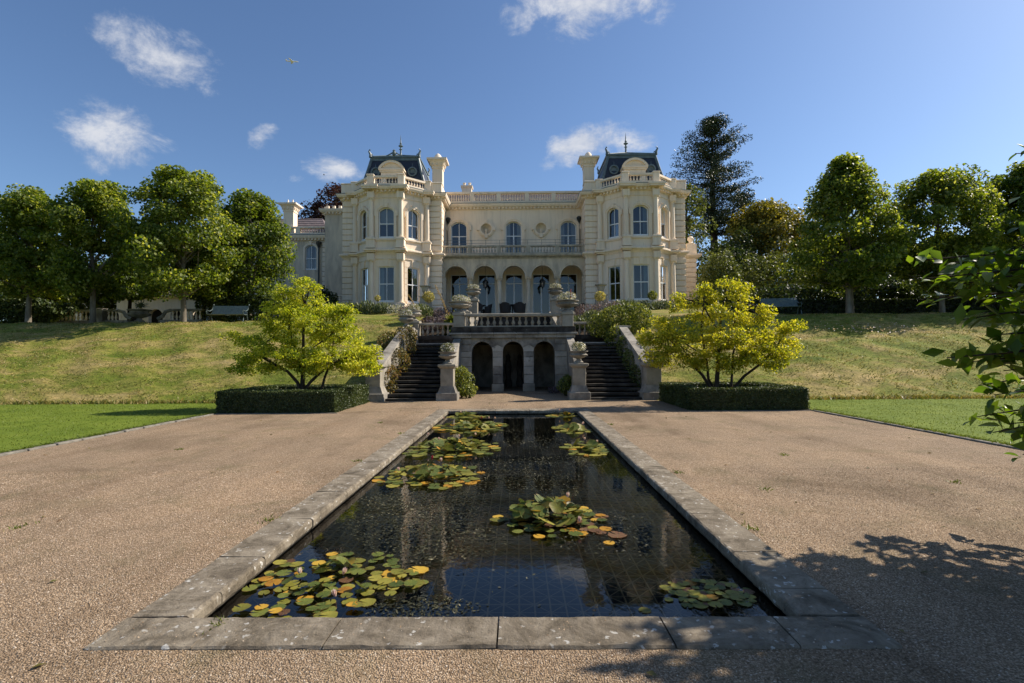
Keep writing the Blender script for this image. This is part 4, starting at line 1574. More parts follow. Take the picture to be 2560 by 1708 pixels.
# loggia: arcade, columns, ceiling, back wall with tall glazed doors
fl = F((XL, YL), (XR, YL))
SP = 2.234
acs = [5.5 + SP * (i - 2) for i in range(5)]
w = MB()
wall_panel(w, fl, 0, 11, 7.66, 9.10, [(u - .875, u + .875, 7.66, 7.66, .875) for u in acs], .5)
part(w, 'arcade_wall', 'stucco_stain_shade')
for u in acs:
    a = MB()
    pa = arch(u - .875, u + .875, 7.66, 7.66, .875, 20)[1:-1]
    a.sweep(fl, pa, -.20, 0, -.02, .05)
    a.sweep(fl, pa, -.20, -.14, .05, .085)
    o = part(a, 'arch_molding', 'stucco_stain_shade', house, 40)
    q = MB()
    q.hexa([fl.p(u - .08, .13, 8.50), fl.p(u + .08, .13, 8.50), fl.p(u + .08, -.02, 8.50), fl.p(u - .08, -.02, 8.50),
            fl.p(u - .12, .15, 8.84), fl.p(u + .12, .15, 8.84), fl.p(u + .12, -.02, 8.84), fl.p(u - .12, -.02, 8.84)])
    part(q, 'keystone', 'stucco_stain_shade', o)
for i in range(4):
    u = (acs[i] + acs[i + 1]) / 2
    q = fl.p(u, -.24, 0)
    column(q[0], q[1], ZT, 7.66, .19, 'stucco_stain_shade')
for s_, u in ((-1, .10), (1, 10.9)):
    part(MB().fbox(fl, u - .10 + (.0 if s_ < 0 else -.05), u + .10 + (.05 if s_ < 0 else 0), -.5, -.0, ZT, 7.66), 'pilaster', 'stucco_stain_shade')
fd = F((XL, YD), (XR, YD))
w = MB()
wall_panel(w, fd, 0, 11, ZT, 9.2, [(u - .70, u + .70, ZT, 8.28, 0) for u in acs], .2)
part(w, 'loggia_wall', 'stucco')
for u in acs:
    window(fd, u, 1.40, ZT, 8.28, 0, drapes=None, transom=7.52, dep=.16, name='glazed_door')
    b = MB()
    b.sweep(fd, arch(u - .7, u + .7, ZT, 8.28, 0), -.12, 0, -.02, .05)
    part(b, 'door_surround', 'stucco')
cs = MB()
for i in range(8):
    z = ZT + .05 + i * .42
    for a, b_ in zip([0] + [u + .84 for u in acs], [u - .84 for u in acs] + [11]):
        if b_ - a > .1:
            cs.fbox(fd, a, b_, -.01, .025, z, z + .385)
part(cs, 'stone_courses', 'stucco', kind='stuff')
part(MB().box(XL, XR, YL + .05, YD, 9.0, 9.18), 'loggia_ceiling', 'stucco')
# balcony
mo = MB()
mo.molding([(XL + .02, YL), (XR - .02, YL)], [(-.02, 9.08), (.06, 9.08), (.10, 9.16), (.26, 9.22), (.32, 9.30), (.32, 9.42), (-2.2, 9.43), (-2.2, 9.19)])
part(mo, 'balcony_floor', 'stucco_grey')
bp = MB()
bp.fbox(fl, .03, 10.97, -.14, .08, 9.43, 9.54)
bp.fbox(fl, .03, 10.97, -.17, .11, 9.98, 10.11)
piers = [.12, 2.15, 4.36, 6.64, 8.85, 10.88]
for u in piers:
    bp.fbox(fl, u - .16, u + .16, -.15, .095, 9.44, 9.985)
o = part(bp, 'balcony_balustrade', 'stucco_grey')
for a, b_ in zip(piers[:-1], piers[1:]):
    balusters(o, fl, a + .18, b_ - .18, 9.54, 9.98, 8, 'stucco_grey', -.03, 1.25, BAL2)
rl = MB()
for z in (10.34, 10.58):
    rl.tube([fl.p(.1, -.3, z), fl.p(10.9, -.3, z)], .012, 5)
for i in range(11):
    u = .1 + 10.8 * i / 10
    rl.tube([fl.p(u, -.3, 9.43), fl.p(u, -.3, 10.58)], .012, 5)
part(rl, 'guard_rail', 'brass_pipe')
# hanging lanterns in the arcade
for u in (acs[1], acs[3]):
    x, y, _ = fl.p(u, -.9, 0)
    t = thing('hanging_lantern', 'black iron lantern hanging in the %s loggia arch' % ('second' if u < 5.5 else 'fourth'), 'lantern', (x, y, 7.1), group='loggia lanterns')
    z = 7.0
    MB().tube([(x, y, 7.62), (x, y, 8.98)], .012, 5).build('chain', 'iron', t)
    b = MB()
    for a in range(6):
        an = a * PI / 3
        b.tube([(x + .13 * math.cos(an), y + .13 * math.sin(an), z), (x + .21 * math.cos(an), y + .21 * math.sin(an), z + .42)], .016, 4)
    b.lathe([(.14, -.03), (.14, .01)], (x, y, z), 6)
    b.lathe([(.05, -.12), (.06, -.08), (.13, -.03)], (x, y, z), 6)
    b.build('cage', 'iron', t)
    MB().lathe([(.25, .42), (.22, .46), (.10, .60), (.06, .62), (.07, .68), (.02, .72)], (x, y, z), 6).build('lantern_cap', 'iron', t)
    MB().lathe([(.12, .01), (.20, .42)], (x, y, z), 6).build('lantern_glass', 'glass', t)
    MB().lathe([(.025, .0), (.025, .2)], (x, y, z), 6).build('candle', 'curtain', t)

# rain pipes
for (x, y, z0, z1) in ((XL + .22, YU - .12, 9.5, 12.3), (XR - .22, YU - .12, 9.5, 12.3)):
    b = MB()
    b.tube([(x, y, z0), (x, y, z1)], .055, 8)
    b.lathe([(.06, 0), (.10, .1), (.18, .3), (.2, .32), (.2, .42), (.12, .5)], (x, y, z1), 8)
    part(b, 'drainpipe', 'iron', house, 40)

# ------------------------------------------------------------------ left wing, set back
YW = 46.0
fw = F((-25, YW), (-16.25, YW))
w = MB()
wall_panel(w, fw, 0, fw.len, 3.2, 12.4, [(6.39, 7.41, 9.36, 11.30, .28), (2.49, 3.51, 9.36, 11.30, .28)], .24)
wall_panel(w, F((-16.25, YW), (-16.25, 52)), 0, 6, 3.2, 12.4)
part(w, 'wing_wall', 'stucco_stain_shade')  # same cream paint as the house, its shade put into a darker stucco
for u in (6.9, 3.0):
    window(fw, u, 1.02, 9.36, 11.58, .28, .46, drapes=(-1, 1), blind=False)
    architrave(fw, u, 1.02, 9.30, 11.58, .28, .16, .06, True, ears=False)
zs = [3.6 + .43 * i for i in range(19)]
rusticated(-17.05, -16.2, YW - .06, zs, depth=.7)
pth = [(-25, YW), (-16.25, YW), (-16.25, 52)]
mo = MB()
mo.molding(pth, [(-.02, 11.95), (.05, 11.95), (.08, 12.05), (.30, 12.12), (.38, 12.26), (.40, 12.38), (-.02, 12.40)])
part(mo, 'cornice', 'stucco')
mo = MB()
mo.molding(pth, [(0, 12.395), (.42, 12.385), (.422, 12.44), (0, 12.48)])
part(mo, 'lead_flashing', 'lead')
dentils(pth, 11.97, 12.12, .05, .24, .3, .14)
pp = MB()
pp.fbox(fw, 0, fw.len, -.24, .05, 12.44, 12.66)
pp.fbox(fw, 0, fw.len, -.27, .08, 13.08, 13.22)
for u in (4.3, 5.75, 8.55):
    pp.fbox(fw, u - (.8 if u == 4.3 else .2), u + (.8 if u == 4.3 else .19), -.25, .065, 12.45, 13.09)
o = part(pp, 'parapet', 'stucco')
balusters(o, fw, 5.2, 8.3, 12.66, 13.08, 13, 'stucco', -.1, 1.3)
balusters(o, fw, .2, 3.4, 12.66, 13.08, 13, 'stucco', -.1, 1.3)
part(MB().lathe([(.18, 0), (.2, .08), (.1, .14), (.2, .3), (.22, .42), (.12, .56), (.05, .6), (.08, .7), (.03, .95), (.005, 1.0)], (-16.45, YW + .1, 13.22), 10), 'urn_finial', 'stucco', house, 50)
ro = MB()
ro.add([(-27, 46.5, 12.6), (-16.6, 46.5, 12.6), (-18.6, 50, 15.0), (-27, 50, 15.0), (-16.6, 53.5, 12.6)], [(0, 1, 2, 3), (1, 4, 2)])
part(ro, 'wing_roof', 'tile_roof')
rt = MB()
for j in range(8):
    t = (j + .5) / 8
    rt.box(-27, -16.6 - 2 * t, 46.5 + 3.5 * t - .03, 46.5 + 3.5 * t + .03, 12.6 + 2.4 * t - .02, 12.6 + 2.4 * t + .03)
part(rt, 'tile_courses', 'tile_roof', kind='stuff')
chimney(-20.15, 46.5, 12.4, 15.25, .44, False)
# block behind the left tower
fb = F((-16.35, 44.6), (-12.6, 44.6))
w = MB()
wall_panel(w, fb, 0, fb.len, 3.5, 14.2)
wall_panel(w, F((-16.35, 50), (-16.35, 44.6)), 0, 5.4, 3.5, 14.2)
part(w, 'link_wall', 'stucco_stain_shade')  # darker stucco here too, for shade painted into the wall colour
pth = [(-16.35, 50), (-16.35, 44.6), (-12.6, 44.6)]
mo = MB()
mo.molding(pth, [(-.02, 13.9), (.05, 13.9), (.08, 14.0), (.30, 14.06), (.38, 14.2), (.40, 14.32), (-.02, 14.34)])
part(mo, 'cornice', 'stucco')
dentils(pth, 13.92, 14.06, .05, .24, .3, .14)
dentils(pth, 14.34, 14.62, -.1, .12, .5, .22)
part(MB().tube([(-17.35, YW - .14, 5), (-17.35, YW - .14, 11.3)], .07, 8).lathe([(.08, 0), (.13, .1), (.24, .35), (.26, .5), (.15, .55)], (-17.35, YW - .14, 11.3), 8), 'drainpipe', 'iron', house, 40)
# low balustraded balcony between wing and tower
fb2 = F((-19.5, 43.2), (-13.0, 43.2))
pp = MB()
pp.fbox(fb2, 0, fb2.len, -.14, .06, 6.05, 6.16)
pp.fbox(fb2, 0, fb2.len, -.16, .08, 6.66, 6.78)
pp.fbox(fb2, 5.9, 6.45, -.3, .09, 3.4, 6.8)
pp.fbox(fb2, 0, fb2.len, -3, .0, 3.4, 6.05)
o = part(pp, 'side_balustrade', 'stucco')
balusters(o, fb2, .2, 5.8, 6.16, 6.66, 22, 'stucco', -.03, 1.2)
# stub of the right-hand wing
w = MB()
fr = F((13.0, 45.5), (15.75, 45.5))
wall_panel(w, fr, 0, fr.len, 3.2, 10.2)
wall_panel(w, F((15.75, 45.5), (15.75, 50)), 0, 4.5, 3.2, 10.2)
part(w, 'wing_wall', 'stucco')
rusticated(14.9, 15.8, 45.44, [3.6 + .43 * i for i in range(15)], depth=.6)
mo = MB()
pth = [(13, 45.5), (15.75, 45.5), (15.75, 50)]
mo.molding(pth, [(-.02, 9.9), (.05, 9.9), (.30, 10.06), (.42, 10.2), (.42, 10.34), (-.02, 10.36)])
part(mo, 'cornice', 'stucco')
b = MB()
b.box(14.95, 15.8, 45.3, 46.0, 10.36, 11.2)
b.box(13, 14.95, 45.4, 45.8, 10.36, 10.75)
b.tube([(14.6, 45.55, 10.7), (14.75, 45.55, 11.0), (14.95, 45.55, 11.15)], [.14, .14, .1], 8)
b.lathe([(.34, 0), (.38, .1), (.2, .16), (.14, .26), (.26, .42), (.28, .54), (.18, .70), (.02, .76)], (15.38, 45.65, 11.2), 12)
part(b, 'wing_scroll', 'stucco', house, 40)
part(MB().tube([(14.2, 45.35, 4), (14.2, 45.35, 9.0)], .09, 8).lathe([(.1, 0), (.15, .1), (.28, .4), (.3, .6), (.18, .65)], (14.2, 45.35, 9.0), 8), 'drainpipe', 'iron', house, 40)
# terrace paving in front of the loggia
TZ = 4.45
tag(MB().box(-5.8, 5.7, 34.9, 39.55, TZ - .3, TZ).build('terrace_paving', 'paving'), 'stone paved terrace in front of the loggia', None, kind='structure')
part(MB().box(XL - .2, XR + .2, 39.55, 43.2, TZ - .3, ZT - .003), 'loggia_floor', 'paving')
part(MB().box(XL - .1, XR + .1, 39.2, 39.55, TZ - .1, TZ + .2), 'loggia_step', 'paving')


# ================================================================== STEPS, GROTTO AND BALUSTRADES
G0 = -.03
gro = thing('grotto_terrace', 'weathered stone grotto with three dark arches under the balustraded landing', 'terrace', (0, 24, G0))
ACX = [-1.44, -.03, 1.38]
fg = F((-2.62, 23.8), (2.56, 23.8))
w = MB()
wall_panel(w, fg, 0, fg.len, G0, 2.44, [(x + 2.62 - .475, x + 2.62 + .475, G0, 1.78, .475) for x in ACX], .45)
for (a, b_) in (((-2.62, 28), (-2.62, 23.8)), ((2.56, 23.8), (2.56, 28))):
    fr = F(a, b_)
    wall_panel(w, fr, 0, fr.len, G0, 2.44)
part(w, 'grotto_wall', 'stone_weathered', gro)
c_ = MB()
c_.box(-2.5, 2.45, 27.4, 27.6, G0, 2.4)
c_.box(-2.55, -2.35, 24.27, 27.4, G0, 2.4)
c_.box(2.3, 2.5, 24.27, 27.4, G0, 2.4)
c_.box(-2.5, 2.45, 24.27, 27.4, 2.36, 2.42)
part(c_, 'grotto_chamber', 'stone_weathered', gro)
b = MB()
for x in (-.62, .56):
    b.lathe([(.16, 0), (.20, .2), (.12, .5), (.18, 1.0), (.14, 1.3), (.10, 1.4), (.12, 1.55), (.02, 1.7)], (x * .5, 26.6, G0 + .05), 8)
part(b, 'grotto_statue', 'stone_dark', gro, 50)
BLK = {}


def block(parent, x0, x1, z0, z1, d=.045, mat='stone_weathered', yf=23.8, b=.02):
    j = .006
    m_ = MB()
    x0, x1, z0, z1 = x0 + j, x1 - j, z0 + j, z1 - j
    e = d + random.uniform(-.012, .012)
    y0, y1 = yf - e, yf + .05
    vs = [(x0, y1, z0), (x1, y1, z0), (x1, y1, z1), (x0, y1, z1), (x0, y0 + b, z0), (x1, y0 + b, z0), (x1, y0 + b, z1), (x0, y0 + b, z1),
          (x0 + b, y0, z0 + b), (x1 - b, y0, z0 + b), (x1 - b, y0, z1 - b), (x0 + b, y0, z1 - b)]
    fs = [(0, 1, 2, 3)] + [(i, (i + 1) % 4, 4 + (i + 1) % 4, 4 + i) for i in range(4)] + [(4 + i, 4 + (i + 1) % 4, 8 + (i + 1) % 4, 8 + i) for i in range(4)] + [(8, 9, 10, 11)]
    m_.add(vs, fs)
    return m_.build('stone_block', mat, parent)


pier_edges = [(-2.60, ACX[0] - .475), (ACX[0] + .475, ACX[1] - .475), (ACX[1] + .475, ACX[2] - .475), (ACX[2] + .475, 2.54)]
for pi_, (x0, x1) in enumerate(pier_edges):
    block(gro, x0 - (.05 if pi_ in (1, 2) else 0), x1 + (.05 if pi_ in (1, 2) else 0), G0, .33, .09, 'stone_pale')
    z = .33
    for k_, h in enumerate((.42, .37, .42, .40)):
        mt = random.choice(['stone_weathered', 'stone_light', 'stone_light'])
        block(gro, x0, x1, z, min(z + h, 1.80), .045, mt)
        z += h
    # pointed springer and kite block above
    if pi_ in (1, 2):
        xm = (x0 + x1) / 2
        for (pts, mt) in (([(x0 + .01, 1.80), (x1 - .01, 1.80), (x1 + .02, 1.98), (xm, 2.10), (x0 - .02, 1.98)], 'stone_light'),
                          ([(xm - .30, 2.40), (xm - .40, 2.20), (xm - .24, 2.02), (xm, 2.13), (xm + .24, 2.02), (xm + .40, 2.20), (xm + .30, 2.40)], 'stone_weathered')):
            y0 = 23.8 - .05
            n = len(pts)
            MB().add([(x, y0, z) for x, z in pts] + [(x, 23.83, z) for x, z in pts], [tuple(range(n))] + [(i, (i + 1) % n, n + (i + 1) % n, n + i) for i in range(n)]).build('stone_block', mt, gro)
    else:
        block(gro, x0, x1 - (.0 if pi_ else .10), 1.80, 2.12, .045)
        block(gro, x0, x1 - (.0 if pi_ else .0), 2.12, 2.40, .045, 'stone_weathered')
for x in ACX:
    # keystones over each arch, tapered
    for dx, wd in ((-.16, .13), (0, .15), (.16, .13)):
        y0 = 23.8 - .07 + abs(dx) * .1
        zl = 2.27 - abs(dx) * .2
        pts = [(x + dx * .9 - wd / 2 * .9, zl), (x + dx * .9 + wd / 2 * .9, zl), (x + dx * 1.15 + wd / 2, 2.41), (x + dx * 1.15 - wd / 2, 2.41)]
        MB().add([(a, y0, z) for a, z in pts] + [(a, 23.84, z) for a, z in pts], [(0, 1, 2, 3)] + [(i, (i + 1) % 4, 4 + (i + 1) % 4, 4 + i) for i in range(4)]).build('voussoir', 'stone_weathered', gro)
    fr = F((x - .475, 23.8), (x + .475, 23.8))
    a = MB()
    pa = arch(0, .95, G0 + .3, 1.78, .475, 14)
    a.sweep(fr, pa, -.07, 0, -.3, .03)
    part(a, 'arch_rim', 'stone_weathered', gro, 40)
# cornice bands of the landing
for (z0, z1, e, mt) in ((2.42, 2.58, .10, 'stone_weathered'), (2.58, 2.66, .20, 'stone_weathered'), (2.66, 2.92, .12, 'stone_dark')):
    xs_ = [-2.72 - e] + sorted([-1.9 + random.uniform(-.1, .1), -.9, .12 + random.uniform(-.15, .15), 1.1, 1.95]) + [2.68 + e]
    for x0, x1 in zip(xs_[:-1], xs_[1:]):
        j = .004
        MB().bbox(x0 + j, x1 - j, 23.72 - e, 24.2, z0 + .002, z1 - .002, .012).build('cornice_stone', mt, gro)
part(MB().box(-2.7, 2.66, 24.2, 28.2, 2.40, 2.62), 'landing_floor', 'stone_tread', gro)
# landing balustrade
lb = MB()
lb.bbox(-2.22, 2.20, 23.60, 23.98, 3.40, 3.53, .03)
lb.box(-2.22, 2.20, 23.66, 23.92, 2.92, 2.97)
lo = part(lb, 'balustrade', 'stone_pale', gro)
fr = F((-2.2, 23.79), (2.18, 23.79))
balusters(lo, fr, .02, fr.len - .02, 2.97, 3.40, 15, 'stone_pale', 0, 1.6, BAL3)
for x in (-2.47, 2.45):
    p_ = MB()
    p_.bbox(x - .25, x + .25, 23.55, 24.05, 2.92, 3.45, .02)
    p_.bbox(x - .29, x + .29, 23.51, 24.09, 3.45, 3.58, .03)
    part(p_, 'corner_pier', 'stone_pale', gro)

STEP_T = MB()
STEP_T.bbox(-1.07, 1.07, -.03, .45, -.055, 0, .012)
STEP_TM = STEP_T.mesh('tread')
STEP_R = MB().box(-1.06, 1.06, 0, .44, -.15, -.056).mesh('step')


def rail(mb, x, w, y0, z0, y1, z1, h=.11):
    mb.hexa([(x - w / 2, y0, z0 - h), (x + w / 2, y0, z0 - h), (x + w / 2, y1, z1 - h), (x - w / 2, y1, z1 - h),
             (x - w / 2, y0, z0), (x + w / 2, y0, z0), (x + w / 2, y1, z1), (x - w / 2, y1, z1)])


def pedestal(name, parent, x, y, w, h, mat, z=G0):
    """pedestal with stepped base, die and moulded cap; returns top z"""
    p_ = MB()
    p_.bbox(x - w * .82, x + w * .82, y - w * .82, y + w * .82, z, z + h * .22, .015)
    o_ = part(p_, name, 'stone_weathered', parent)
    q = MB()
    q.add(*frustum(x, y, w * .70, w * .52, z + h * .22, z + h * .40))
    part(q, 'pedestal_foot', 'stone_weathered', o_)
    q = MB()
    q.bbox(x - w / 2, x + w / 2, y - w / 2, y + w / 2, z + h * .40, z + h * .88, .012)
    part(q, 'pedestal_die', mat, o_)
    q = MB()
    q.add(*frustum(x, y, w * .54, w * .68, z + h * .88, z + h * .94))
    q.bbox(x - w * .70, x + w * .70, y - w * .70, y + w * .70, z + h * .94, z + h, .015)
    part(q, 'pedestal_cap', mat, o_)
    return o_


for s_, nm in ((-1, 'left'), (1, 'right')):
    st = thing('garden_steps', 'dark stone flight of steps %s of the grotto' % nm, 'steps', (s_ * 3.78, 19, G0))
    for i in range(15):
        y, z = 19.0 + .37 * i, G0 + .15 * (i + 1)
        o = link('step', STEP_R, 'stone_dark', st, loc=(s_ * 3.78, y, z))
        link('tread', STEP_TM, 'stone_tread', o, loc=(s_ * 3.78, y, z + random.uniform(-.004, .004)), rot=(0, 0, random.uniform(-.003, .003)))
    part(MB().box(s_ * 3.78 - 1.09, s_ * 3.78 + 1.09, 24.55, 26.9, 1.9, 2.22), 'landing', 'stone_tread', st)
    # inner sloped parapet
    x = s_ * 2.55
    b = MB()
    b.hexa([(x - .15, 19.4, G0), (x + .15, 19.4, G0), (x + .15, 23.9, G0), (x - .15, 23.9, G0), (x - .15, 19.4, .80), (x + .15, 19.4, .80), (x + .15, 23.9, 2.34), (x - .15, 23.9, 2.34)])
    part(b, 'parapet_wall', 'stone_weathered', st)
    b = MB()
    rail(b, x, .32, 19.35, .92, 23.75, 2.43)
    part(b, 'rail_coping', 'stone_weathered', st)
    pedestal('pedestal', st, s_ * 2.42, 19.35, .47, 1.34, 'stone_pale')
    # outer parapet
    x = s_ * 5.08
    b = MB()
    b.hexa([(x - .18, 19.5, G0), (x + .18, 19.5, G0), (x + .18, 24.5, G0), (x - .18, 24.5, G0), (x - .18, 19.5, 1.10), (x + .18, 19.5, 1.10), (x + .18, 24.5, 2.80), (x - .18, 24.5, 2.80)])
    b.box(x - .17, x + .17, 24.5, 27.1, G0, 2.95)
    part(b, 'parapet_wall', 'stone_weathered', st)
    b = MB()
    rail(b, x, .37, 19.45, 1.24, 24.4, 2.94, .13)
    part(b, 'rail_coping', 'stone_weathered', st)
    pedestal('pedestal', st, s_ * 5.1, 19.25, .54, 1.34, 'stone_pale')
    p_ = MB()
    p_.bbox(x - .30, x + .30, 24.35, 24.95, 2.0, 2.86, .02)
    p_.bbox(x - .35, x + .35, 24.30, 25.0, 2.86, 2.97, .02)
    part(p_, 'upper_pier', 'stone_weathered', st)
    # back wall and balustrade at the head of the steps
    bw = MB()
    x0, x1 = (-5.3, -2.7) if s_ < 0 else (2.66, 5.3)
    bw.box(x0, x1, 26.75, 27.05, G0, 2.45)
    part(bw, 'retaining_wall', 'stone_dark', st)
    bb = MB()
    bb.bbox(x0, x1, 26.66, 27.14, 2.45, 2.66, .02)
    part(bb, 'balustrade_base', 'stone_dark', st)
    bb = MB()
    bb.bbox(x0 + .05, x1 - .05, 26.70, 27.08, 3.20, 3.32, .03)
    o = part(bb, 'balustrade', 'stone_pale', st)
    fr = F((x0, 26.89), (x1, 26.89))
    balusters(o, fr, .45 if s_ < 0 else .05, fr.len - (.05 if s_ < 0 else .45), 2.66, 3.20, 8, 'stone_pale', 0, 1.25, BAL3)
    p_ = MB()
    p_.bbox(s_ * 5.15 - .28, s_ * 5.15 + .28, 26.6, 27.16, 2.66, 3.30, .02)
    p_.bbox(s_ * 5.15 - .33, s_ * 5.15 + .33, 26.55, 27.21, 3.30, 3.42, .02)
    part(p_, 'upper_pier', 'stone_pale', st)

# upper flight from the landing to the terrace
us = thing('upper_steps', 'upper stone steps climbing behind the landing balustrade to the terrace', 'steps', (0, 30, 2.6))
TR2 = MB().bbox(-2.25, 2.25, -.03, .66, -.06, 0, .015).mesh('tread')
RS2 = MB().box(-2.24, 2.24, 0, .66, -.155, -.061).mesh('step')
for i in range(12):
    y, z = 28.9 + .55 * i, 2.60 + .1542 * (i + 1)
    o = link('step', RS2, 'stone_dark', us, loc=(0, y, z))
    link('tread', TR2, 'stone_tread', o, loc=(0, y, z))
for s_ in (-1, 1):
    x = s_ * 2.52
    b = MB()
    b.hexa([(x - .2, 27.2, 2.2), (x + .2, 27.2, 2.2), (x + .2, 35.0, 2.2), (x - .2, 35.0, 2.2), (x - .2, 27.2, 3.0), (x + .2, 27.2, 3.0), (x + .2, 35.0, 4.5), (x - .2, 35.0, 4.5)])
    part(b, 'side_wall', 'stone_weathered', us)
    b = MB()
    rail(b, x, .5, 27.1, 3.1, 35.0, 4.6, .12)
    part(b, 'rail_coping', 'stone_pale', us)
    p_ = MB()
    p_.bbox(x - .26, x + .26, 26.75, 27.27, 2.64, 3.78, .02)
    p_.bbox(x - .31, x + .31, 26.70, 27.32, 3.78, 3.90, .02)
    part(p_, 'pier', 'stone_pale', us)
    p_ = MB()
    p_.bbox(x - .28 - s_ * .0, x + .28, 31.7, 32.26, 3.8, 4.94, .02)
    p_.bbox(x - .34, x + .34, 31.64, 32.32, 4.94, 5.08, .02)
    part(p_, 'pier', 'stone_pale', us)

# ------------------------------------------------------------------ urns
def urn(label, x, y, z, r=.34, h=.50, mat='stone_weathered', group='garden urns'):
    t = thing('garden_urn', label, 'urn', (x, y, z), group=group)
    a = MB()
    a.box(x - r * .52, x + r * .52, y - r * .52, y + r * .52, z, z + h * .10)
    a.lathe([(r * .5, h * .10), (r * .46, h * .16), (r * .26, h * .24), (r * .22, h * .34), (r * .34, h * .40)], (x, y, z), 14)
    part(a, 'urn_foot', mat, t, 45)
    a = MB()
    a.lathe([(r * .30, h * .38), (r * .62, h * .46), (r * .96, h * .60), (r * 1.0, h * .68), (r * .90, h * .74)], (x, y, z), 40, 20, .05, (h * .42, h * .70))
    part(a, 'urn_bowl', mat, t, 45)
    a = MB()
    a.lathe([(r * .88, h * .73), (r * .84, h * .80), (r * .84, h * .88), (r * 1.06, h * .93), (r * 1.08, h * 1.0), (r * .95, h * 1.0), (r * .80, h * .90)], (x, y, z), 24)
    part(a, 'urn_rim', mat, t, 45)
    return t


def urn_plants(label, x, y, z, r, h, leaf='flower_pale', n=260, size=.075, name='urn_planting'):
    t = thing(name, label, 'plant', (x, y, z), group='plants in the urns')
    P = ball_points(n, (x, y, z + h * .45), (r, r, h * .6), .4)
    P[:, 2] = np.maximum(P[:, 2], z - .02)
    leaf_cloud('foliage', P, size, leaf, t, aspect=.5, up=.6, outward=(x, y, z))
    m_ = MB()
    for i in range(10):
        a = random.uniform(0, 2 * PI)
        m_.tube([(x, y, z - .05), (x + math.cos(a) * r * .4, y + math.sin(a) * r * .4, z + h * .5), (x + math.cos(a) * r * .8, y + math.sin(a) * r * .8, z + h)], [.008, .006, .003], 4)
    tag(part(m_, 'stems', 'leaf_bed', t), kind='stuff')
    return t


US = [(-2.42, 19.35, 1.31, .33, .46, 'on the inner pedestal at the foot of the left steps'),
      (2.42, 19.35, 1.31, .33, .46, 'on the inner pedestal at the foot of the right steps'),
      (-5.1, 19.25, 1.31, .30, .42, 'on the outer pedestal beside the left clipped hedge'),
      (5.1, 19.25, 1.31, .30, .42, 'on the outer pedestal beside the right clipped hedge'),
      (-5.08, 24.65, 2.97, .36, .56, 'above the rusty creeper on the left parapet'),
      (-5.15, 26.88, 3.42, .36, .56, 'at the outer end of the left upper balustrade'),
      (-2.47, 23.8, 3.58, .46, .50, 'on the left corner pier of the landing balustrade'),
      (2.45, 23.8, 3.58, .50, .52, 'on the right corner pier of the landing balustrade'),
      (-2.52, 27.0, 3.90, .34, .46, 'just behind the left corner of the landing'),
      (2.52, 27.0, 3.90, .34, .46, 'just behind the right corner of the landing'),
      (-2.52, 31.98, 5.08, .44, .62, 'on the tall pier left of the upper steps'),
      (2.52, 31.98, 5.08, .44, .62, 'on the tall pier right of the upper steps')]
for i, (x, y, z, r, h, wh) in enumerate(US):
    urn('fluted grey stone urn ' + wh, x, y, z, r, h)
    urn_plants('pale flowers in the urn ' + wh, x, y, z + h * .96, r * .85, .34 if i not in (7,) else .42, n=int(500 * r / .35), size=.07)
# cream vases on tall pedestals by the bays
for s_, nm in ((-1, 'left'), (1, 'right')):
    x, y = s_ * 6.2 + (0 if s_ < 0 else -.2), 36.3
    t = thing('stone_vase', 'pale stone vase on a tall plain pedestal before the %s bay tower' % nm, 'vase', (x, y, 4.6), group='terrace vases')
    p_ = MB()
    p_.add(*frustum(x, y, .46, .34, 4.2, 5.70))
    p_.bbox(x - .40, x + .40, y - .40, y + .40, 5.70, 5.80, .02)
    part(p_, 'vase_pedestal', 'stone_light', t)
    part(MB().lathe([(.2, 0), (.15, .06), (.12, .14), (.2, .25), (.26, .45), (.30, .62), (.42, .66), (.42, .72), (.3, .72)], (x, y, 5.80), 16), 'vase_body', 'stone_light', t, 45)

# ------------------------------------------------------------------ wicker terrace furniture
def tub_chair(label, x, y, rz, loc_z=None):
    t = thing('wicker_chair', label, 'chair', (x, y, TZ if loc_z is None else loc_z), rz, group='wicker chairs on the terrace')
    n = 14
    vs, fs = [], []
    for i in range(n + 1):
        a = PI * (-.12 + 1.24 * i / n)
        h = .62 + .24 * max(0, math.sin(a))
        for (r, z) in ((.30, .18), (.36, h), (.40, h - .01), (.33, .16)):
            vs.append((r * math.cos(a), r * math.sin(a) * .95, z))
    for i in range(n):
        for j in range(4):
            k_ = (j + 1) % 4
            fs.append((4 * i + j, 4 * i + k_, 4 * i + 4 + k_, 4 * i + 4 + j))
    fs += [(0, 1, 2, 3), tuple(range(4 * n + 3, 4 * n - 1, -1))]
    MB().add(vs, fs).build('backrest', 'wicker', t, 50, local=True)
    MB().lathe([(.30, .18), (.32, .22), (.32, .42), (.28, .46)], (0, 0, 0), 14).build('seat', 'wicker', t, 45, local=True)
    for (lx_, ly_) in ((-.22, -.2), (.22, -.2), (-.22, .22), (.22, .22)):
        MB().tube([(lx_, ly_, .2), (lx_ * 1.15, ly_ * 1.15, 0)], [.03, .022], 6).build('leg', 'wicker', t, local=True)
    return t


def round_table(label, x, y):
    t = thing('terrace_table', label, 'table', (x, y, TZ), group='terrace tables')
    MB().lathe([(.50, .70), (.52, .71), (.52, .74), (.50, .75)], (0, 0, 0), 24).build('table_top', 'wicker', t, 45, local=True)
    MB().lathe([(.05, .03), (.045, .4), (.07, .68), (.1, .70)], (0, 0, 0), 10).build('table_stem', 'iron', t, 45, local=True)
    MB().lathe([(.28, 0), (.28, .02), (.06, .05)], (0, 0, 0), 14).build('table_foot', 'iron', t, 45, local=True)
    return t


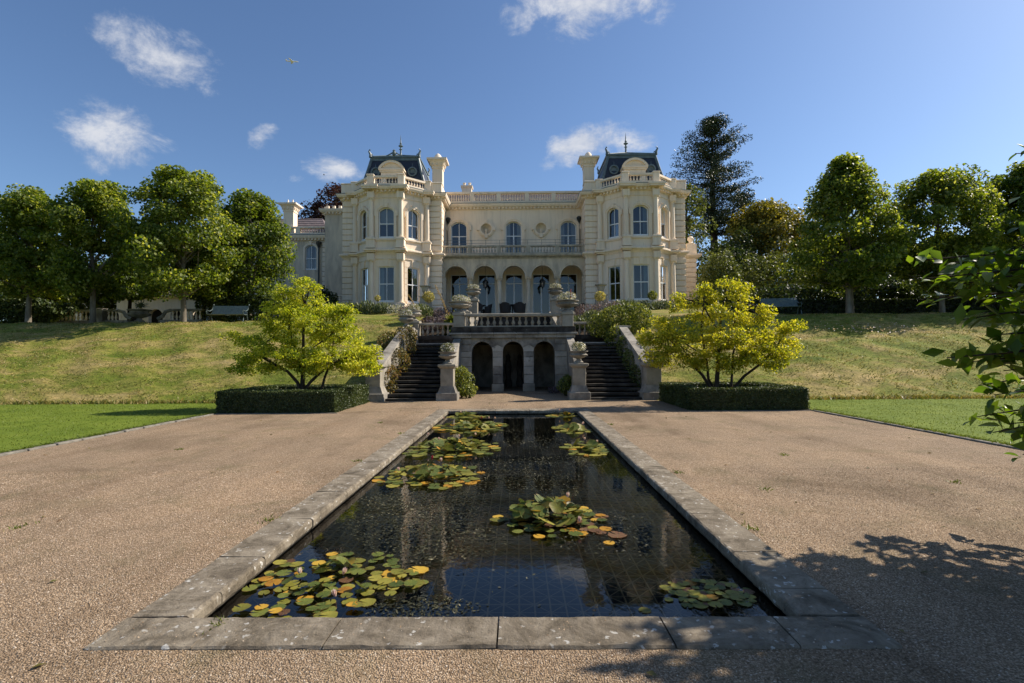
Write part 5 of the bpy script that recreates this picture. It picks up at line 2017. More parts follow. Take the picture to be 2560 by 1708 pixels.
FY = 36.8
round_table('round dark table before the middle loggia door', -.15, FY)
tub_chair('dark wicker tub chair left of the middle terrace table', -.72, FY + .05, R(90))
tub_chair('dark wicker tub chair right of the middle terrace table', .42, FY + .05, R(-90))
round_table('round dark table before the second loggia door', -2.55, FY + .2)
tub_chair('dark wicker tub chair at the left terrace table, outer side', -3.1, FY + .2, R(90))
tub_chair('dark wicker tub chair at the left terrace table, inner side', -1.98, FY + .2, R(-90))
tub_chair('dark wicker tub chair with its back to the steps, left of centre', -.62, FY - .62, R(165))
tub_chair('dark wicker tub chair with its back to the steps, right of centre', .28, FY - .62, R(195))
tub_chair('dark wicker tub chair turned away before the second loggia door', -2.6, FY - .5, R(180))
tub_chair('dark wicker tub chair before the last loggia arch, alone', 4.55, FY, R(-60))

# ------------------------------------------------------------------ garden benches
def bench(label, x, y, z, rz, w=1.9):
    t = thing('garden_bench', label, 'bench', (x, y, z), rz, group='garden benches')
    hw = w / 2
    for i in range(5):
        yy = -.25 + i * .105
        MB().box(-hw, hw, yy, yy + .085, .43, .455).build('seat_slat', 'bench_paint', t, local=True)
    for i in range(7):
        f = i / 6
        MB().hexa([(-hw, .24 + .20 * f, .50 + .40 * f), (hw, .24 + .20 * f, .50 + .40 * f), (hw, .26 + .20 * f, .50 + .40 * f), (-hw, .26 + .20 * f, .50 + .40 * f),
                   (-hw, .26 + .20 * f, .555 + .40 * f), (hw, .26 + .20 * f, .555 + .40 * f), (hw, .28 + .20 * f, .555 + .40 * f), (-hw, .28 + .20 * f, .555 + .40 * f)]).build('back_slat', 'bench_paint', t, local=True)
    for s in (-1, 1):
        e = MB()
        xx = s * (hw + .02)
        e.tube([(xx, -.30, 0), (xx, -.24, .2), (xx, -.27, .44), (xx, .0, .42), (xx, .22, .44), (xx, .40, .80), (xx, .48, 1.0), (xx, .55, 1.04), (xx, .57, .98)], .024, 6)
        e.tube([(xx, .22, .44), (xx, .30, .2), (xx, .42, 0)], .024, 6)
        e.tube([(xx, -.27, .44), (xx, -.34, .58), (xx, -.28, .67), (xx, -.16, .64), (xx, .05, .62), (xx, .25, .70), (xx, .36, .74)], .022, 6)
        e.tube([(xx, -.34, .58), (xx, -.25, .55), (xx, -.27, .62)], .016, 5)
        e.build('end_frame', 'bench_paint', t, 60, local=True)
    MB().box(-.02, .02, -.22, .3, .38, .428).build('seat_bearer', 'bench_paint', t, local=True)
    return t


bench('blue green iron bench on the crest of the left bank', -15.75, 28.5, float(terrain(-15.75, 28.5)), R(6), 1.85)
bench('dark iron bench by the long clipped hedge on the right bank', 14.55, 28.6, float(terrain(14.55, 28.6)), R(-10), 1.85)

# ------------------------------------------------------------------ pavilion and balustrade behind the left trees
pav = thing('garden_pavilion', 'low cream pavilion with arched openings and ribbed roof behind the left trees', 'pavilion', (-29.5, 40, 3.7))
fr = F((-34, 40), (-23.5, 40))
w = MB()
ops = [(u - .55, u + .55, 3.9, 4.9, .5) for u in (1.2, 2.9, 4.6, 6.3, 8.0, 9.6)]
wall_panel(w, fr, 0, fr.len, 3.4, 6.25, ops, .3)
part(w, 'pavilion_wall', 'stucco', pav)
part(MB().fbox(fr, 0, fr.len, -1.2, -1.1, 3.4, 6.2), 'inner_wall', 'room_dark', pav)
for (a, b_, zb, zs_, rs_) in ops:
    q = MB()
    q.sweep(fr, arch(a, b_, zb, zs_, rs_), -.14, 0, -.02, .05)
    part(q, 'arch_surround', 'stucco', pav)
q = MB()
q.molding([(-34, 40), (-23.5, 40)], [(-.02, 6.2), (.1, 6.25), (.3, 6.38), (.3, 6.46), (-.02, 6.5)])
part(q, 'eaves', 'stucco', pav)
q = MB()
q.add([(-34.3, 39.7, 6.48), (-23.2, 39.7, 6.48), (-23.9, 42.5, 7.55), (-33.6, 42.5, 7.55)], [(0, 1, 2, 3)])
rfp = part(q, 'pavilion_roof', 'terracotta', pav)
for i in range(46):
    x0 = -34.2 + i * .24
    x1 = x0 * .868 + -28.75 * .132
    MB().tube([(x0, 39.68, 6.50), (x1, 42.5, 7.57)], .055, 5).build('roof_rib', 'edging', rfp)
gb = thing('garden_balustrade', 'old stone balustrade with scrolled ends behind the left trees', 'balustrade', (-25, 33, 3.7))
zb = float(terrain(-25, 33))
q = MB()
q.box(-31, -24.6, 32.9, 33.2, zb - .2, zb + .42)
q.box(-22.6, -19.8, 32.9, 33.2, zb - .2, zb + .42)
q.box(-31, -25.3, 32.85, 33.25, zb + .98, zb + 1.1)
q.box(-21.9, -19.8, 32.85, 33.25, zb + .98, zb + 1.1)
q.bbox(-26.6, -26.1, 32.75, 33.3, zb - .1, zb + 1.18, .02)
q.tube([(-25.3, 33.05, zb + 1.04), (-24.95, 33.05, zb + .95), (-24.75, 33.05, zb + .65), (-24.45, 33.05, zb + .5)], .11, 6)
q.tube([(-21.9, 33.05, zb + 1.04), (-22.25, 33.05, zb + .95), (-22.45, 33.05, zb + .65), (-22.75, 33.05, zb + .5)], .11, 6)
o = part(q, 'balustrade_frame', 'stone_weathered', gb)
for (x0, x1, n) in ((-30.8, -26.7, 16), (-26.0, -25.3, 3), (-21.9, -19.9, 8)):
    fr = F((x0, 33.05), (x1, 33.05))
    balusters(o, fr, 0, fr.len, zb + .42, zb + .98, n, 'stone_weathered', 0, 1.2)
urn('wide stone bowl planter between the scrolled balustrade ends', -23.6, 32.6, zb + .2, .62, .85, 'stone_weathered')
ap = thing('agave_plant', 'spiky green plant in the wide stone bowl planter', 'plant', (-23.6, 32.6, zb + 1.05))
n = 40
ang = RNG.uniform(0, 2 * PI, n)
tilt = RNG.uniform(.2, 1.2, n)
D = np.stack([np.cos(ang) * np.sin(tilt), np.sin(ang) * np.sin(tilt), np.cos(tilt)], 1)
leaf_cloud('foliage', np.array([-23.6, 32.6, zb + 1.1]) + D * .3, .6, 'leaf_bed', ap, aspect=.12, dirs=D)

# ------------------------------------------------------------------ aircraft and bird far off
ae = (R(-23.5), R(27.9))
dirv = Vector((math.sin(ae[0]) * math.cos(ae[1]), math.cos(ae[0]) * math.cos(ae[1]), math.sin(ae[1])))
ppos = Vector((.16, 0, 1.6)) + dirv * 2300
ac = thing('airliner', 'tiny distant airliner crossing the blue sky', 'aircraft', tuple(ppos), R(10))
MB().tube([(-23, 0, .8), (-20, 0, .4), (-12, 0, 0), (14, 0, 0), (19, 0, -.2), (22, 0, -.6)], [.5, 1.4, 2.1, 2.1, 1.6, .3], 10).build('fuselage', 'aircraft_white', ac, 50, local=True)
for s in (-1, 1):
    MB().hexa([(4, s * 1.5, -.8), (-4, s * 1.5, -.8), (-9, s * 20, .9), (-6, s * 20, .9), (4, s * 1.5, -.2), (-4, s * 1.5, -.2), (-9, s * 20, 1.1), (-6, s * 20, 1.1)]).build('wing', 'aircraft_white', ac, local=True)
    MB().hexa([(-17, s * .8, .8), (-21, s * .8, .8), (-23, s * 7, 1.4), (-21, s * 7, 1.4), (-17, s * .8, 1.1), (-21, s * .8, 1.1), (-23, s * 7, 1.6), (-21, s * 7, 1.6)]).build('tailplane', 'aircraft_white', ac, local=True)
    MB().tube([(4, s * 7, -2.0), (1, s * 7, -2.0), (-1, s * 7, -1.9)], [1.2, 1.2, .7], 8).build('engine', 'aircraft_white', ac, local=True)
MB().hexa([(-16, -.2, 1.5), (-21, -.2, 1.5), (-24, -.1, 7.5), (-21.5, -.1, 7.5), (-16, .2, 1.5), (-21, .2, 1.5), (-24, .1, 7.5), (-21.5, .1, 7.5)]).build('tail_fin', 'aircraft_white', ac, local=True)
be = (R(-20.4), R(18.3))
bpos = Vector((.16, 0, 1.6)) + Vector((math.sin(be[0]) * math.cos(be[1]), math.cos(be[0]) * math.cos(be[1]), math.sin(be[1]))) * 110
bd = MB()
bd.tube([(-.2, 0, 0), (-.1, 0, .02), (.08, 0, .02), (.18, 0, 0)], [.02, .06, .06, .01], 6)
for s in (-1, 1):
    bd.add([(-.08, s * .04, .02), (.08, s * .04, .03), (.02, s * .25, .12), (-.06, s * .42, .08), (-.1, s * .2, .09)], [(0, 1, 2, 4), (2, 3, 4)])
tag(bd.build('bird', 'bird_dark', None, loc=tuple(bpos), rot=(0, 0, .3)), 'tiny dark bird flying above the left wing roof', 'bird')


# ================================================================== TREES AND PLANTS
def gz_(x, y):
    return float(terrain(x, y))


PT = 'plane trees along the crest of the bank'
# left row
broadleaf('plane_tree', 'tallest leafy plane tree with pale trunk left of the iron bench', (-18.5, 29.0, gz_(-18.5, 29)), 12.1, 2.75, 'leaf_plane', 'bark', 1.5, 95, 150, .27, .17, PT)
broadleaf('plane_tree', 'leafy plane tree standing before the pavilion, second from the picture edge', (-24.0, 29.5, gz_(-24, 29.5)), 11.8, 2.05, 'leaf_plane', 'bark', 1.7, 80, 140, .27, .17, PT)
broadleaf('plane_tree', 'broad plane tree at the left edge of the picture', (-28.2, 30.0, gz_(-28, 30)), 11.5, 2.1, 'leaf_plane', 'bark', 1.8, 80, 140, .27, .17, PT)
broadleaf('plane_tree', 'plane tree cut off by the left picture edge', (-32.6, 30.5, gz_(-32, 30.5)), 12.2, 2.7, 'leaf_plane', 'bark', 1.8, 60, 130, .3, .17, PT)
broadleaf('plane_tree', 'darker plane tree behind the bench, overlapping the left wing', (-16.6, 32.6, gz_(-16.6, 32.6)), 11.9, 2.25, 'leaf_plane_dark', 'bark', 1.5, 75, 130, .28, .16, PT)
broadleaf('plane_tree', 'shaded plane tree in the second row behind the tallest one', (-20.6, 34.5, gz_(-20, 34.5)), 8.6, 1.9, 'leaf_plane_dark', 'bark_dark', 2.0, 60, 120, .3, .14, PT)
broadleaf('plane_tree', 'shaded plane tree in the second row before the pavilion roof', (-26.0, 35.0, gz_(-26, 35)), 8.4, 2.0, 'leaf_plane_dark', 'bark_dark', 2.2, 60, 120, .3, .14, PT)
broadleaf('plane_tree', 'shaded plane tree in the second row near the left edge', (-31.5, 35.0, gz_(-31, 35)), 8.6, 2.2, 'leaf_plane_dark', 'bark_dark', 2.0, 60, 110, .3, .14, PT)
# right row
broadleaf('plane_tree', 'pointed plane tree with slim grey trunk before the long hedge', (19.1, 30.0, gz_(19, 30)), 12.9, 3.15, 'leaf_plane', 'bark', 1.7, 105, 120, .27, .17, PT, shape='cone')
broadleaf('plane_tree', 'backlit plane tree behind the overhanging branch', (24.8, 30.5, gz_(24.8, 30.5)), 12.2, 3.1, 'leaf_plane', 'bark', 1.5, 105, 140, .27, .17, PT)
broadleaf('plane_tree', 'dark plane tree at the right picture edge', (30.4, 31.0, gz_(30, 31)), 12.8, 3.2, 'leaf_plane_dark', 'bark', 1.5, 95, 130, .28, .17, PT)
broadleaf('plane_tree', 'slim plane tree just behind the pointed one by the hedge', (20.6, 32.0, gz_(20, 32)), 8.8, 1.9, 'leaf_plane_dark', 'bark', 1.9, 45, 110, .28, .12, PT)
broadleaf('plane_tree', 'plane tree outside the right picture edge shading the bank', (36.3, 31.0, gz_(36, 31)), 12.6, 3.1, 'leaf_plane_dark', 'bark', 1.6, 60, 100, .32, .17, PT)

# woodland behind
WB = 'woodland trees behind the house'
broadleaf('oak_tree', 'yellowing round crowned tree beyond the right tower', (25.3, 52, 4.0), 16.7, 4.2, 'leaf_gold_tree', 'bark_dark', 3.5, 75, 150, .42, .3, WB, .9, 'ball')
broadleaf('oak_tree', 'green tree just behind the right bay tower', (16.2, 49, 4.0), 17.8, 2.0, 'leaf_bush', 'bark_dark', 4, 30, 80, .36, .25, WB, .7)
broadleaf('oak_tree', 'dark feathery tree right of the tall pine', (25.0, 57, 4.0), 19.6, 2.9, 'leaf_pine', 'bark_dark', 4, 40, 80, .36, .28, WB, .8, 'cone')
broadleaf('oak_tree', 'dark tree between the pine and the plane trees', (31.0, 50, 4.0), 13.6, 4.2, 'leaf_dark', 'bark_dark', 3, 60, 130, .42, .3, WB, .9, 'ball')
broadleaf('oak_tree', 'dark tree low behind the right plane trees', (39.0, 48, 4.0), 12.2, 4.4, 'leaf_dark', 'bark_dark', 2.5, 60, 120, .45, .3, WB, .9, 'ball')
broadleaf('oak_tree', 'dark tree beyond the right picture edge', (47.0, 47, 4.0), 12.6, 4.6, 'leaf_dark', 'bark_dark', 2.5, 50, 110, .5, .3, WB, .9, 'ball')
broadleaf('oak_tree', 'dark tree behind the pavilion roof', (-34.0, 50, 4.0), 8.4, 4.2, 'leaf_dark', 'bark_dark', 1.5, 60, 120, .45, .3, WB, .9, 'ball')
broadleaf('oak_tree', 'dark tree behind the pavilion near the wing', (-26.5, 51, 4.0), 8.4, 4.0, 'leaf_dark', 'bark_dark', 1.5, 55, 120, .45, .3, WB, .9, 'ball')
broadleaf('oak_tree', 'dark tree at the far left behind the plane trees', (-43.0, 48, 4.0), 8.4, 5.0, 'leaf_dark', 'bark_dark', 1.5, 60, 120, .5, .3, WB, 1.0, 'ball')
broadleaf('copper_beech', 'dark purple copper beech showing between wing and tower', (-20.9, 60, 5), 21.6, 3.6, 'leaf_copper', 'bark_dark', 5, 60, 110, .45, .3, None, .7, 'ball')

# the tall pine
pine = thing('pine_tree', 'tall dark pine with layered branches behind the right tower', 'tree', (21.0, 55, 4))
tm = MB()
tm.tube([(21.0, 55, 3.5), (21.05, 55, 10), (20.9, 55, 18), (21.0, 55, 25.4)], [.55, .45, .30, .06], 9)
part(tm, 'trunk', 'bark_dark', pine, 60)
br = MB()
P, D = [], []
z = 14.6
while z < 25.7:
    f = (z - 14.6) / 11.1
    L0 = (2.3 + 1.8 * math.sin(min(1, f * 1.2) * PI * .85)) if f < .84 else 3.4 * (1.02 - f) / .18 * .8 + .4
    for i in range(5):
        a = i * 2 * PI / 5 + random.uniform(-.5, .5) + z
        L = L0 * random.uniform(.55, 1.1)
        e = (21 + math.cos(a) * L, 55 + math.sin(a) * L, z + random.uniform(-.1, .45) + (.6 if f > .8 else 0))
        br.tube(limb((21, 55, z - .35), e, -.02, 3, .03), [.06, .05, .03, .012], 5)
        for k_ in range(6):
            t = .18 + .82 * k_ / 5
            c0 = np.array([21 + (e[0] - 21) * t, 55 + (e[1] - 55) * t, z - .35 + (e[2] - z + .35) * t + .08])
            P.append(clump_pts(72, c0, (.42, .42, .20)))
    z += .74
P = np.concatenate(P)
part(br, 'branches', 'bark_dark', pine, 60)
leaf_cloud('crown', P, .24, 'leaf_pine', pine, aspect=.35, up=.6)

# background shrubs on the right
shrub('rounded_shrub', 'pale green rounded shrub beside the right wing', (15.9, 41.0, 6.9), (1.75, 1.6, 3.0), 'leaf_bush', 5200, .19)
shrub('evergreen_shrub', 'large dark rounded evergreen left of the pointed plane tree', (21.6, 43.5, 6.4), (3.3, 2.6, 4.4), 'leaf_bush', 7500, .22)
shrub('evergreen_shrub', 'dark shrub below the pine, close to the right tower', (18.3, 46.5, 8.0), (2.6, 2.4, 4.4), 'leaf_dark', 5200, .26)
shrub('evergreen_shrub', 'tall dark evergreen between the pine trunk and the yellowing tree', (20.8, 48.5, 8.6), (2.6, 2.4, 4.6), 'leaf_dark', 5200, .26)
shrub('evergreen_shrub', 'dark shrub low behind the clipped hedge', (28.5, 38, 5.6), (4.2, 1.8, 2.3), 'leaf_dark', 5200, .26)
shrub('evergreen_shrub', 'dark shrub behind the hedge at the right picture edge', (37, 38, 5.8), (5.0, 1.8, 2.5), 'leaf_dark', 5200, .28)
shrub('evergreen_shrub', 'dark low shrub right behind the clipped hedge, under the pointed plane tree', (19.5, 36.5, 5.0), (3.4, 1.2, 1.7), 'leaf_dark', 3600, .24)
shrub('evergreen_shrub', 'dark low shrub between the right tower and the clipped hedge', (14.6, 37.5, 5.0), (2.2, 1.2, 1.6), 'leaf_dark', 2600, .2)
shrub('evergreen_shrub', 'dark low shrub behind the hedge, under the backlit plane tree', (25.0, 36.0, 5.2), (3.2, 1.2, 1.9), 'leaf_dark', 3600, .24)
# understorey on the left
shrub('laurel_shrub', 'dark laurel mass behind the left bench', (-15.2, 31.6, 4.45), (3.0, .9, 1.15), 'leaf_dark', 5200, .2)
shrub('laurel_shrub', 'dark laurel mass at the far left under the plane trees', (-30.5, 31.8, 4.5), (3.4, .9, 1.1), 'leaf_dark', 5200, .2)
shrub('laurel_shrub', 'lighter leafy shrub right of the pavilion arches', (-19.4, 33.8, 5.0), (1.6, .9, 1.3), 'leaf_bush', 2600, .2)
shrub('laurel_shrub', 'lighter leafy shrub under the leftmost trees', (-27.4, 33.9, 5.1), (1.5, .8, 1.3), 'leaf_bush', 2200, .2)
shrub('laurel_shrub', 'dark shrub at the corner of the left tower', (-13.6, 37.2, 5.3), (1.0, 1.0, 1.2), 'leaf_dark', 2200, .18)
shrub('laurel_shrub', 'clipped dark shrub at the corner of the right tower', (13.3, 36.6, 5.1), (1.0, .8, .85), 'leaf_dark', 2200, .16)


# ------------------------------------------------------------------ clipped hedges
def hedge_box(P, x0, x1, y0, y1, z0, z1, dens, faces='fblrt'):
    def rect(n, a, b_, c_, d_, f):
        u, v = RNG.random(n), RNG.random(n)
        P.append(f(a + (b_ - a) * u, c_ + (d_ - c_) * v))
    j = lambda n: RNG.normal(size=n) * .012
    for q in faces:
        if q in 'fb':
            y = y0 if q == 'f' else y1
            n = int((x1 - x0) * (z1 - z0) * dens)
            rect(n, x0, x1, z0, z1, lambda u, v: np.stack([u, y + j(len(u)), v], 1))
        elif q in 'lr':
            x = x0 if q == 'l' else x1
            n = int((y1 - y0) * (z1 - z0) * dens)
            rect(n, y0, y1, z0, z1, lambda u, v: np.stack([x + j(len(u)), u, v], 1))
        else:
            n = int((x1 - x0) * (y1 - y0) * dens)
            rect(n, x0, x1, y0, y1, lambda u, v: np.stack([u, v, z1 + j(len(u))], 1))


def bed_hedge(label, x0, x1, y0, y1, h, th=.5):
    t = thing('box_hedge', label, 'hedge', ((x0 + x1) / 2, y0, G0))
    P = []
    core = MB()
    segs = [(x0, x1, y0, y0 + th), (x0, x1, y1 - th, y1), (x0, x0 + th, y0 + th, y1 - th), (x1 - th, x1, y0 + th, y1 - th)]
    for (a, b_, c_, d_) in segs:
        core.box(a + .03, b_ - .03, c_ + .03, d_ - .03, G0, h - .03)
    for (a, b_, c_, d_), fc in zip(segs, ('fblrt', 'fblrt', 'lrt', 'lrt')):
        hedge_box(P, a, b_, c_, d_, G0, h, 1500 if c_ < y1 - th - .01 else 1000, fc)
    part(core, 'hedge_core', 'leaf_hedge', t)
    P = np.concatenate(P)
    P += np.stack([np.sin(P[:, 1] * 5 + P[:, 2] * 7), np.sin(P[:, 0] * 4.3 + P[:, 2] * 6), np.sin(P[:, 0] * 3.7 + P[:, 1] * 4.1)], 1) * .012
    leaf_cloud('foliage', P, .045, 'leaf_hedge', t, aspect=.7, up=.3, svar=.4)
    so = MB()
    so.box(x0 + th - .02, x1 - th + .02, y0 + th - .02, y1 - th + .02, G0, G0 + .10)
    part(so, 'bed_soil', 'soil', t)
    ed = MB().box(x0 - .10, x1 + .10, y0 - .13, y0 - .05, G0, G0 + .03)
    part(ed, 'edging_stone', 'edging', t)
    return t


bed_hedge('low clipped box hedge squared around the left yellow maple', -8.6, -5.12, 15.1, 18.55, .62)
bed_hedge('low clipped box hedge squared around the right yellow maple', 5.15, 8.52, 15.1, 18.55, .62)

t = thing('yew_hedge', 'long dark clipped hedge on the crest of the right bank', 'hedge', (24, 33, 4))
P = []
hz = gz_(24, 33)
core = MB().box(17.1, 39.9, 32.65, 33.95, hz - .3, hz + 1.16)
part(core, 'hedge_core', 'leaf_yew', t)
hedge_box(P, 17, 40, 32.6, 34, hz - .2, hz + 1.2, 260, 'flt')
leaf_cloud('foliage', np.concatenate(P), .14, 'leaf_yew', t, aspect=.5, up=.4)
t = thing('yew_hedge', 'low dark hedge end behind the right bench', 'hedge', (14.8, 31.5, 4))
P = []
part(MB().box(12.9, 16.7, 31.1, 32.2, hz - .3, hz + .45), 'hedge_core', 'leaf_yew', t)
hedge_box(P, 12.8, 16.8, 31.0, 32.3, hz - .2, hz + .5, 300, 'flt')
leaf_cloud('foliage', np.concatenate(P), .13, 'leaf_yew', t, aspect=.5, up=.4)


# ------------------------------------------------------------------ the two yellow maples
def maple(label, x, y, clumps, leaf, stems):
    t = thing('maple_tree', label, 'tree', (x, y, G0 + .1))
    tr = MB()
    br_ = MB()
    for (pts, rad) in stems:
        tr.tube([(x + a, y + b_, c_) for (a, b_, c_) in pts], rad, 7)
    part(tr, 'trunk', 'bark_dark', t, 60)
    P = []
    tips = [pts[-1] for pts, _ in stems]
    for (dx, dy, z, rx, rz, n) in clumps:
        tip = min(tips, key=lambda q: (q[0] - dx) ** 2 + (q[1] - dy) ** 2 + (q[2] - z) ** 2)
        br_.tube(limb((x + tip[0], y + tip[1], tip[2]), (x + dx, y + dy, z), .02, 3), [.035, .026, .018, .008], 5)
        for k_ in range(max(6, int(n / 46))):
            a = random.uniform(0, 2 * PI)
            rr = rx * 1.08 * math.sqrt(random.random())
            c0 = np.array([x + dx + rr * math.cos(a), y + dy + rr * math.sin(a) * .9, z + random.uniform(-.95, .95) * rz - .12 * (rr / rx) ** 2])
            m_ = random.randint(35, 90)
            s0 = random.uniform(.09, .19)
            P.append(clump_pts(m_, c0, (s0, s0, s0 * .5)))
    tag(part(br_, 'branches', 'bark_dark', t, 60), kind='stuff')
    P = np.concatenate(P)
    leaf_cloud('crown', P, .088, leaf, t, aspect=.5, up=.35, hang=.5)
    return t


maple('golden green maple tree inside the left box hedge', -6.75, 16.8,
      [(-.1, 0, 3.75, .5, .22, 700), (.35, -.2, 4.0, .25, .15, 300), (-.15, .1, 4.15, .18, .14, 200), (-.75, 0, 3.75, .25, .15, 250), (1.5, 0, 3.15, .25, .15, 250), (-2.2, 0, 2.35, .22, .1, 200), (2.25, 0, 1.3, .2, .1, 150), (-.55, .1, 3.35, .6, .2, 900), (.25, .1, 3.3, .7, .25, 1200), (.95, 0, 3.05, .65, .22, 1000), (-.3, -.3, 2.95, .8, .25, 1300),
       (1.3, -.2, 2.75, .45, .18, 600), (-.75, .2, 2.75, .5, .2, 500), (.5, -.4, 2.65, .8, .25, 1100), (1.0, .3, 2.35, .6, .2, 700), (-1.6, 0, 2.15, .55, .18, 700), (-1.25, -.3, 1.85, .6, .2, 800), (-1.75, .2, 1.55, .45, .16, 600), (-2.05, 0, 1.28, .32, .12, 350),
       (-.5, -.5, 1.85, .7, .18, 1000), (.3, -.5, 1.7, .7, .18, 1000), (1.15, -.3, 1.75, .65, .2, 1000), (1.75, -.1, 1.6, .5, .2, 900), (2.05, .1, 1.85, .3, .15, 400), (1.5, .2, 1.35, .5, .14, 600), (.9, -.5, 1.4, .5, .14, 500), (-.2, -.2, 1.5, .5, .12, 500), (-.9, 0, 2.3, .6, .3, 800), (.1, .2, 2.3, .8, .3, 900), (1.3, .1, 2.1, .6, .3, 700), (-1.5, -.2, 1.4, .5, .2, 500), (1.9, -.3, 1.35, .4, .2, 500), (.6, -.3, 1.25, .6, .12, 500), (-.7, -.4, 1.4, .5, .14, 400)],
      'leaf_maple',
      [([(0, 0, 0), (.0, 0, .4), (-.02, 0, .8), (.02, 0, 1.3), (0, 0, 2.2), (.05, 0, 3.3)], [.10, .085, .075, .06, .045, .015]),
       ([(0, 0, .4), (-.18, 0, .8), (-.45, -.1, 1.15), (-1.1, -.1, 1.5), (-1.6, 0, 1.8)], [.06, .055, .045, .035, .015]),
       ([(.02, 0, .5), (.2, .1, .8), (.55, 0, 1.1), (1.2, 0, 1.5), (1.7, 0, 1.6)], [.06, .05, .045, .035, .015]),
       ([(.5, .1, 0), (.55, .1, .5), (.65, .1, .9), (.9, .1, 1.6), (1.0, 0, 2.4)], [.05, .045, .04, .03, .015]),
       ([(-.02, 0, 1.0), (-.2, .1, 1.6), (-.5, .1, 2.5), (-.5, .1, 3.1)], [.05, .045, .03, .015])])
maple('golden maple tree inside the right box hedge', 6.55, 16.8,
      [(.45, 0, 3.95, .22, .08, 200), (-.35, 0, 3.75, .22, .12, 220), (.85, 0, 3.75, .2, .12, 220), (-1.25, .1, 3.45, .2, .14, 200), (1.55, 0, 3.05, .2, .15, 220), (2.45, 0, 2.55, .22, .1, 240), (-2.25, 0, 2.1, .22, .14, 200), (-.2, 0, 3.45, .4, .18, 550), (.65, -.1, 3.55, .35, .16, 500), (-1.0, .2, 3.25, .3, .16, 300), (.2, 0, 3.0, .75, .25, 1200), (-.45, 0, 2.85, .55, .2, 600), (.9, .1, 2.75, .55, .2, 700), (-1.45, .1, 2.7, .45, .16, 500),
       (1.45, -.1, 2.75, .25, .2, 350), (-1.8, 0, 2.25, .5, .22, 800), (-1.0, -.3, 2.25, .7, .25, 900), (0, -.3, 2.3, .8, .25, 1000), (.9, -.2, 2.2, .7, .25, 1000), (1.7, 0, 2.2, .5, .2, 700), (2.2, 0, 2.4, .3, .16, 500), (2.35, .1, 2.0, .25, .12, 200),
       (-1.7, -.1, 1.75, .45, .2, 600), (-.9, -.4, 1.6, .5, .18, 500), (1.2, -.3, 1.75, .6, .18, 900), (1.9, -.1, 1.65, .5, .18, 700), (-.3, -.5, 1.5, .5, .16, 500), (.5, -.5, 1.55, .6, .18, 800), (-.7, -.4, 1.3, .4, .12, 300), (-.6, .1, 2.0, .8, .3, 900), (.5, .1, 1.95, .8, .3, 900), (-1.5, -.1, 1.45, .5, .18, 500), (1.5, -.2, 1.35, .5, .15, 500), (.1, -.4, 1.25, .5, .12, 400), (-2.0, 0, 1.5, .4, .2, 400)],
      'leaf_maple_gold',
      [([(0, 0, 0), (-.05, 0, .4), (.0, 0, 1.0), (.05, 0, 1.6), (.1, 0, 2.5), (.3, 0, 3.6)], [.085, .08, .07, .055, .04, .012]),
       ([(0, 0, .1), (-.2, 0, .5), (-.5, -.05, .95), (-1.0, 0, 1.5), (-1.6, 0, 2.2)], [.06, .055, .05, .035, .015]),
       ([(0, 0, .3), (-.25, .1, .8), (-.3, .1, 1.4), (-.5, 0, 2.4), (-.4, 0, 3.2)], [.05, .045, .04, .03, .012]),
       ([(.3, 0, 0), (.45, 0, .45), (.85, 0, .9), (1.4, 0, 1.3), (1.9, 0, 1.8)], [.06, .055, .045, .035, .015]),
       ([(.42, 0, .4), (.5, .1, .9), (.55, .1, 1.6), (.8, .1, 2.6), (.7, 0, 3.3)], [.05, .04, .035, .025, .012])])


# ------------------------------------------------------------------ creepers and bushes on the steps
def creeper(label, boxes, leaf, size, name='creeper', cat='creeper', stemline=None):
    b0 = boxes[0]
    t = thing(name, label, cat, tuple(b0[0]))
    P = [ball_points(n, c_, r, .45) for (c_, r, n) in boxes]
    P = np.concatenate(P)
    leaf_cloud('foliage', P, size, leaf, t, aspect=.7, up=.25, hang=.6)
    m_ = MB()
    for (c_, r, n) in boxes:
        for i in range(3):
            m_.tube(limb((c_[0], c_[1], c_[2] - r[2]), (c_[0] + random.uniform(-1, 1) * r[0] * .6, c_[1] + random.uniform(-1, 1) * r[1] * .6, c_[2] + r[2] * .7), 0, 3), .012, 4)
    tag(part(m_, 'stems', 'bark_dark', t), kind='stuff')
    return t


creeper('rusty brown creeper spilling over the left outer parapet', [((-4.85, 20.6, .55), (.32, .9, .75), 1300), ((-4.75, 21.8, 1.2), (.42, 1.0, .8), 1500), ((-4.8, 23.2, 2.0), (.45, .9, .75), 1300), ((-5.0, 24.1, 2.5), (.55, .5, .55), 900), ((-5.6, 23.6, 2.35), (.6, .6, .4), 700), ((-4.6, 20.0, .2), (.3, .4, .3), 350)], 'leaf_ivy_rust', .085)
creeper('big green ivy mound over the right upper balustrade', [((5.0, 25.4, 3.1), (1.05, .9, .95), 4200), ((4.4, 26.3, 3.1), (.8, .5, .65), 1500), ((5.9, 25.6, 3.35), (.9, .8, .85), 3000), ((4.75, 24.4, 2.3), (.5, .7, .7), 1300), ((6.4, 26.2, 3.3), (.7, .6, .5), 1000)], 'leaf_ivy', .085, 'ivy', 'ivy')
creeper('dark ivy hanging down the right outer parapet', [((4.85, 23.2, 1.8), (.28, .8, .7), 1100), ((4.82, 21.9, 1.2), (.26, .8, .65), 1000), ((4.8, 20.7, .7), (.22, .7, .55), 700), ((5.4, 22.5, 2.0), (.25, 1.2, .3), 600)], 'leaf_bush', .08, 'ivy', 'ivy')
shrub('leafy_bush', 'light green bush beside the left inner pedestal', (-2.0, 20.6, .62), (.42, .6, .68), 'leaf_ivy', 2600, .075)
shrub('leafy_bush', 'low light green bush before the left grotto pier', (-1.75, 20.2, .25), (.40, .45, .3), 'leaf_ivy', 900, .07)
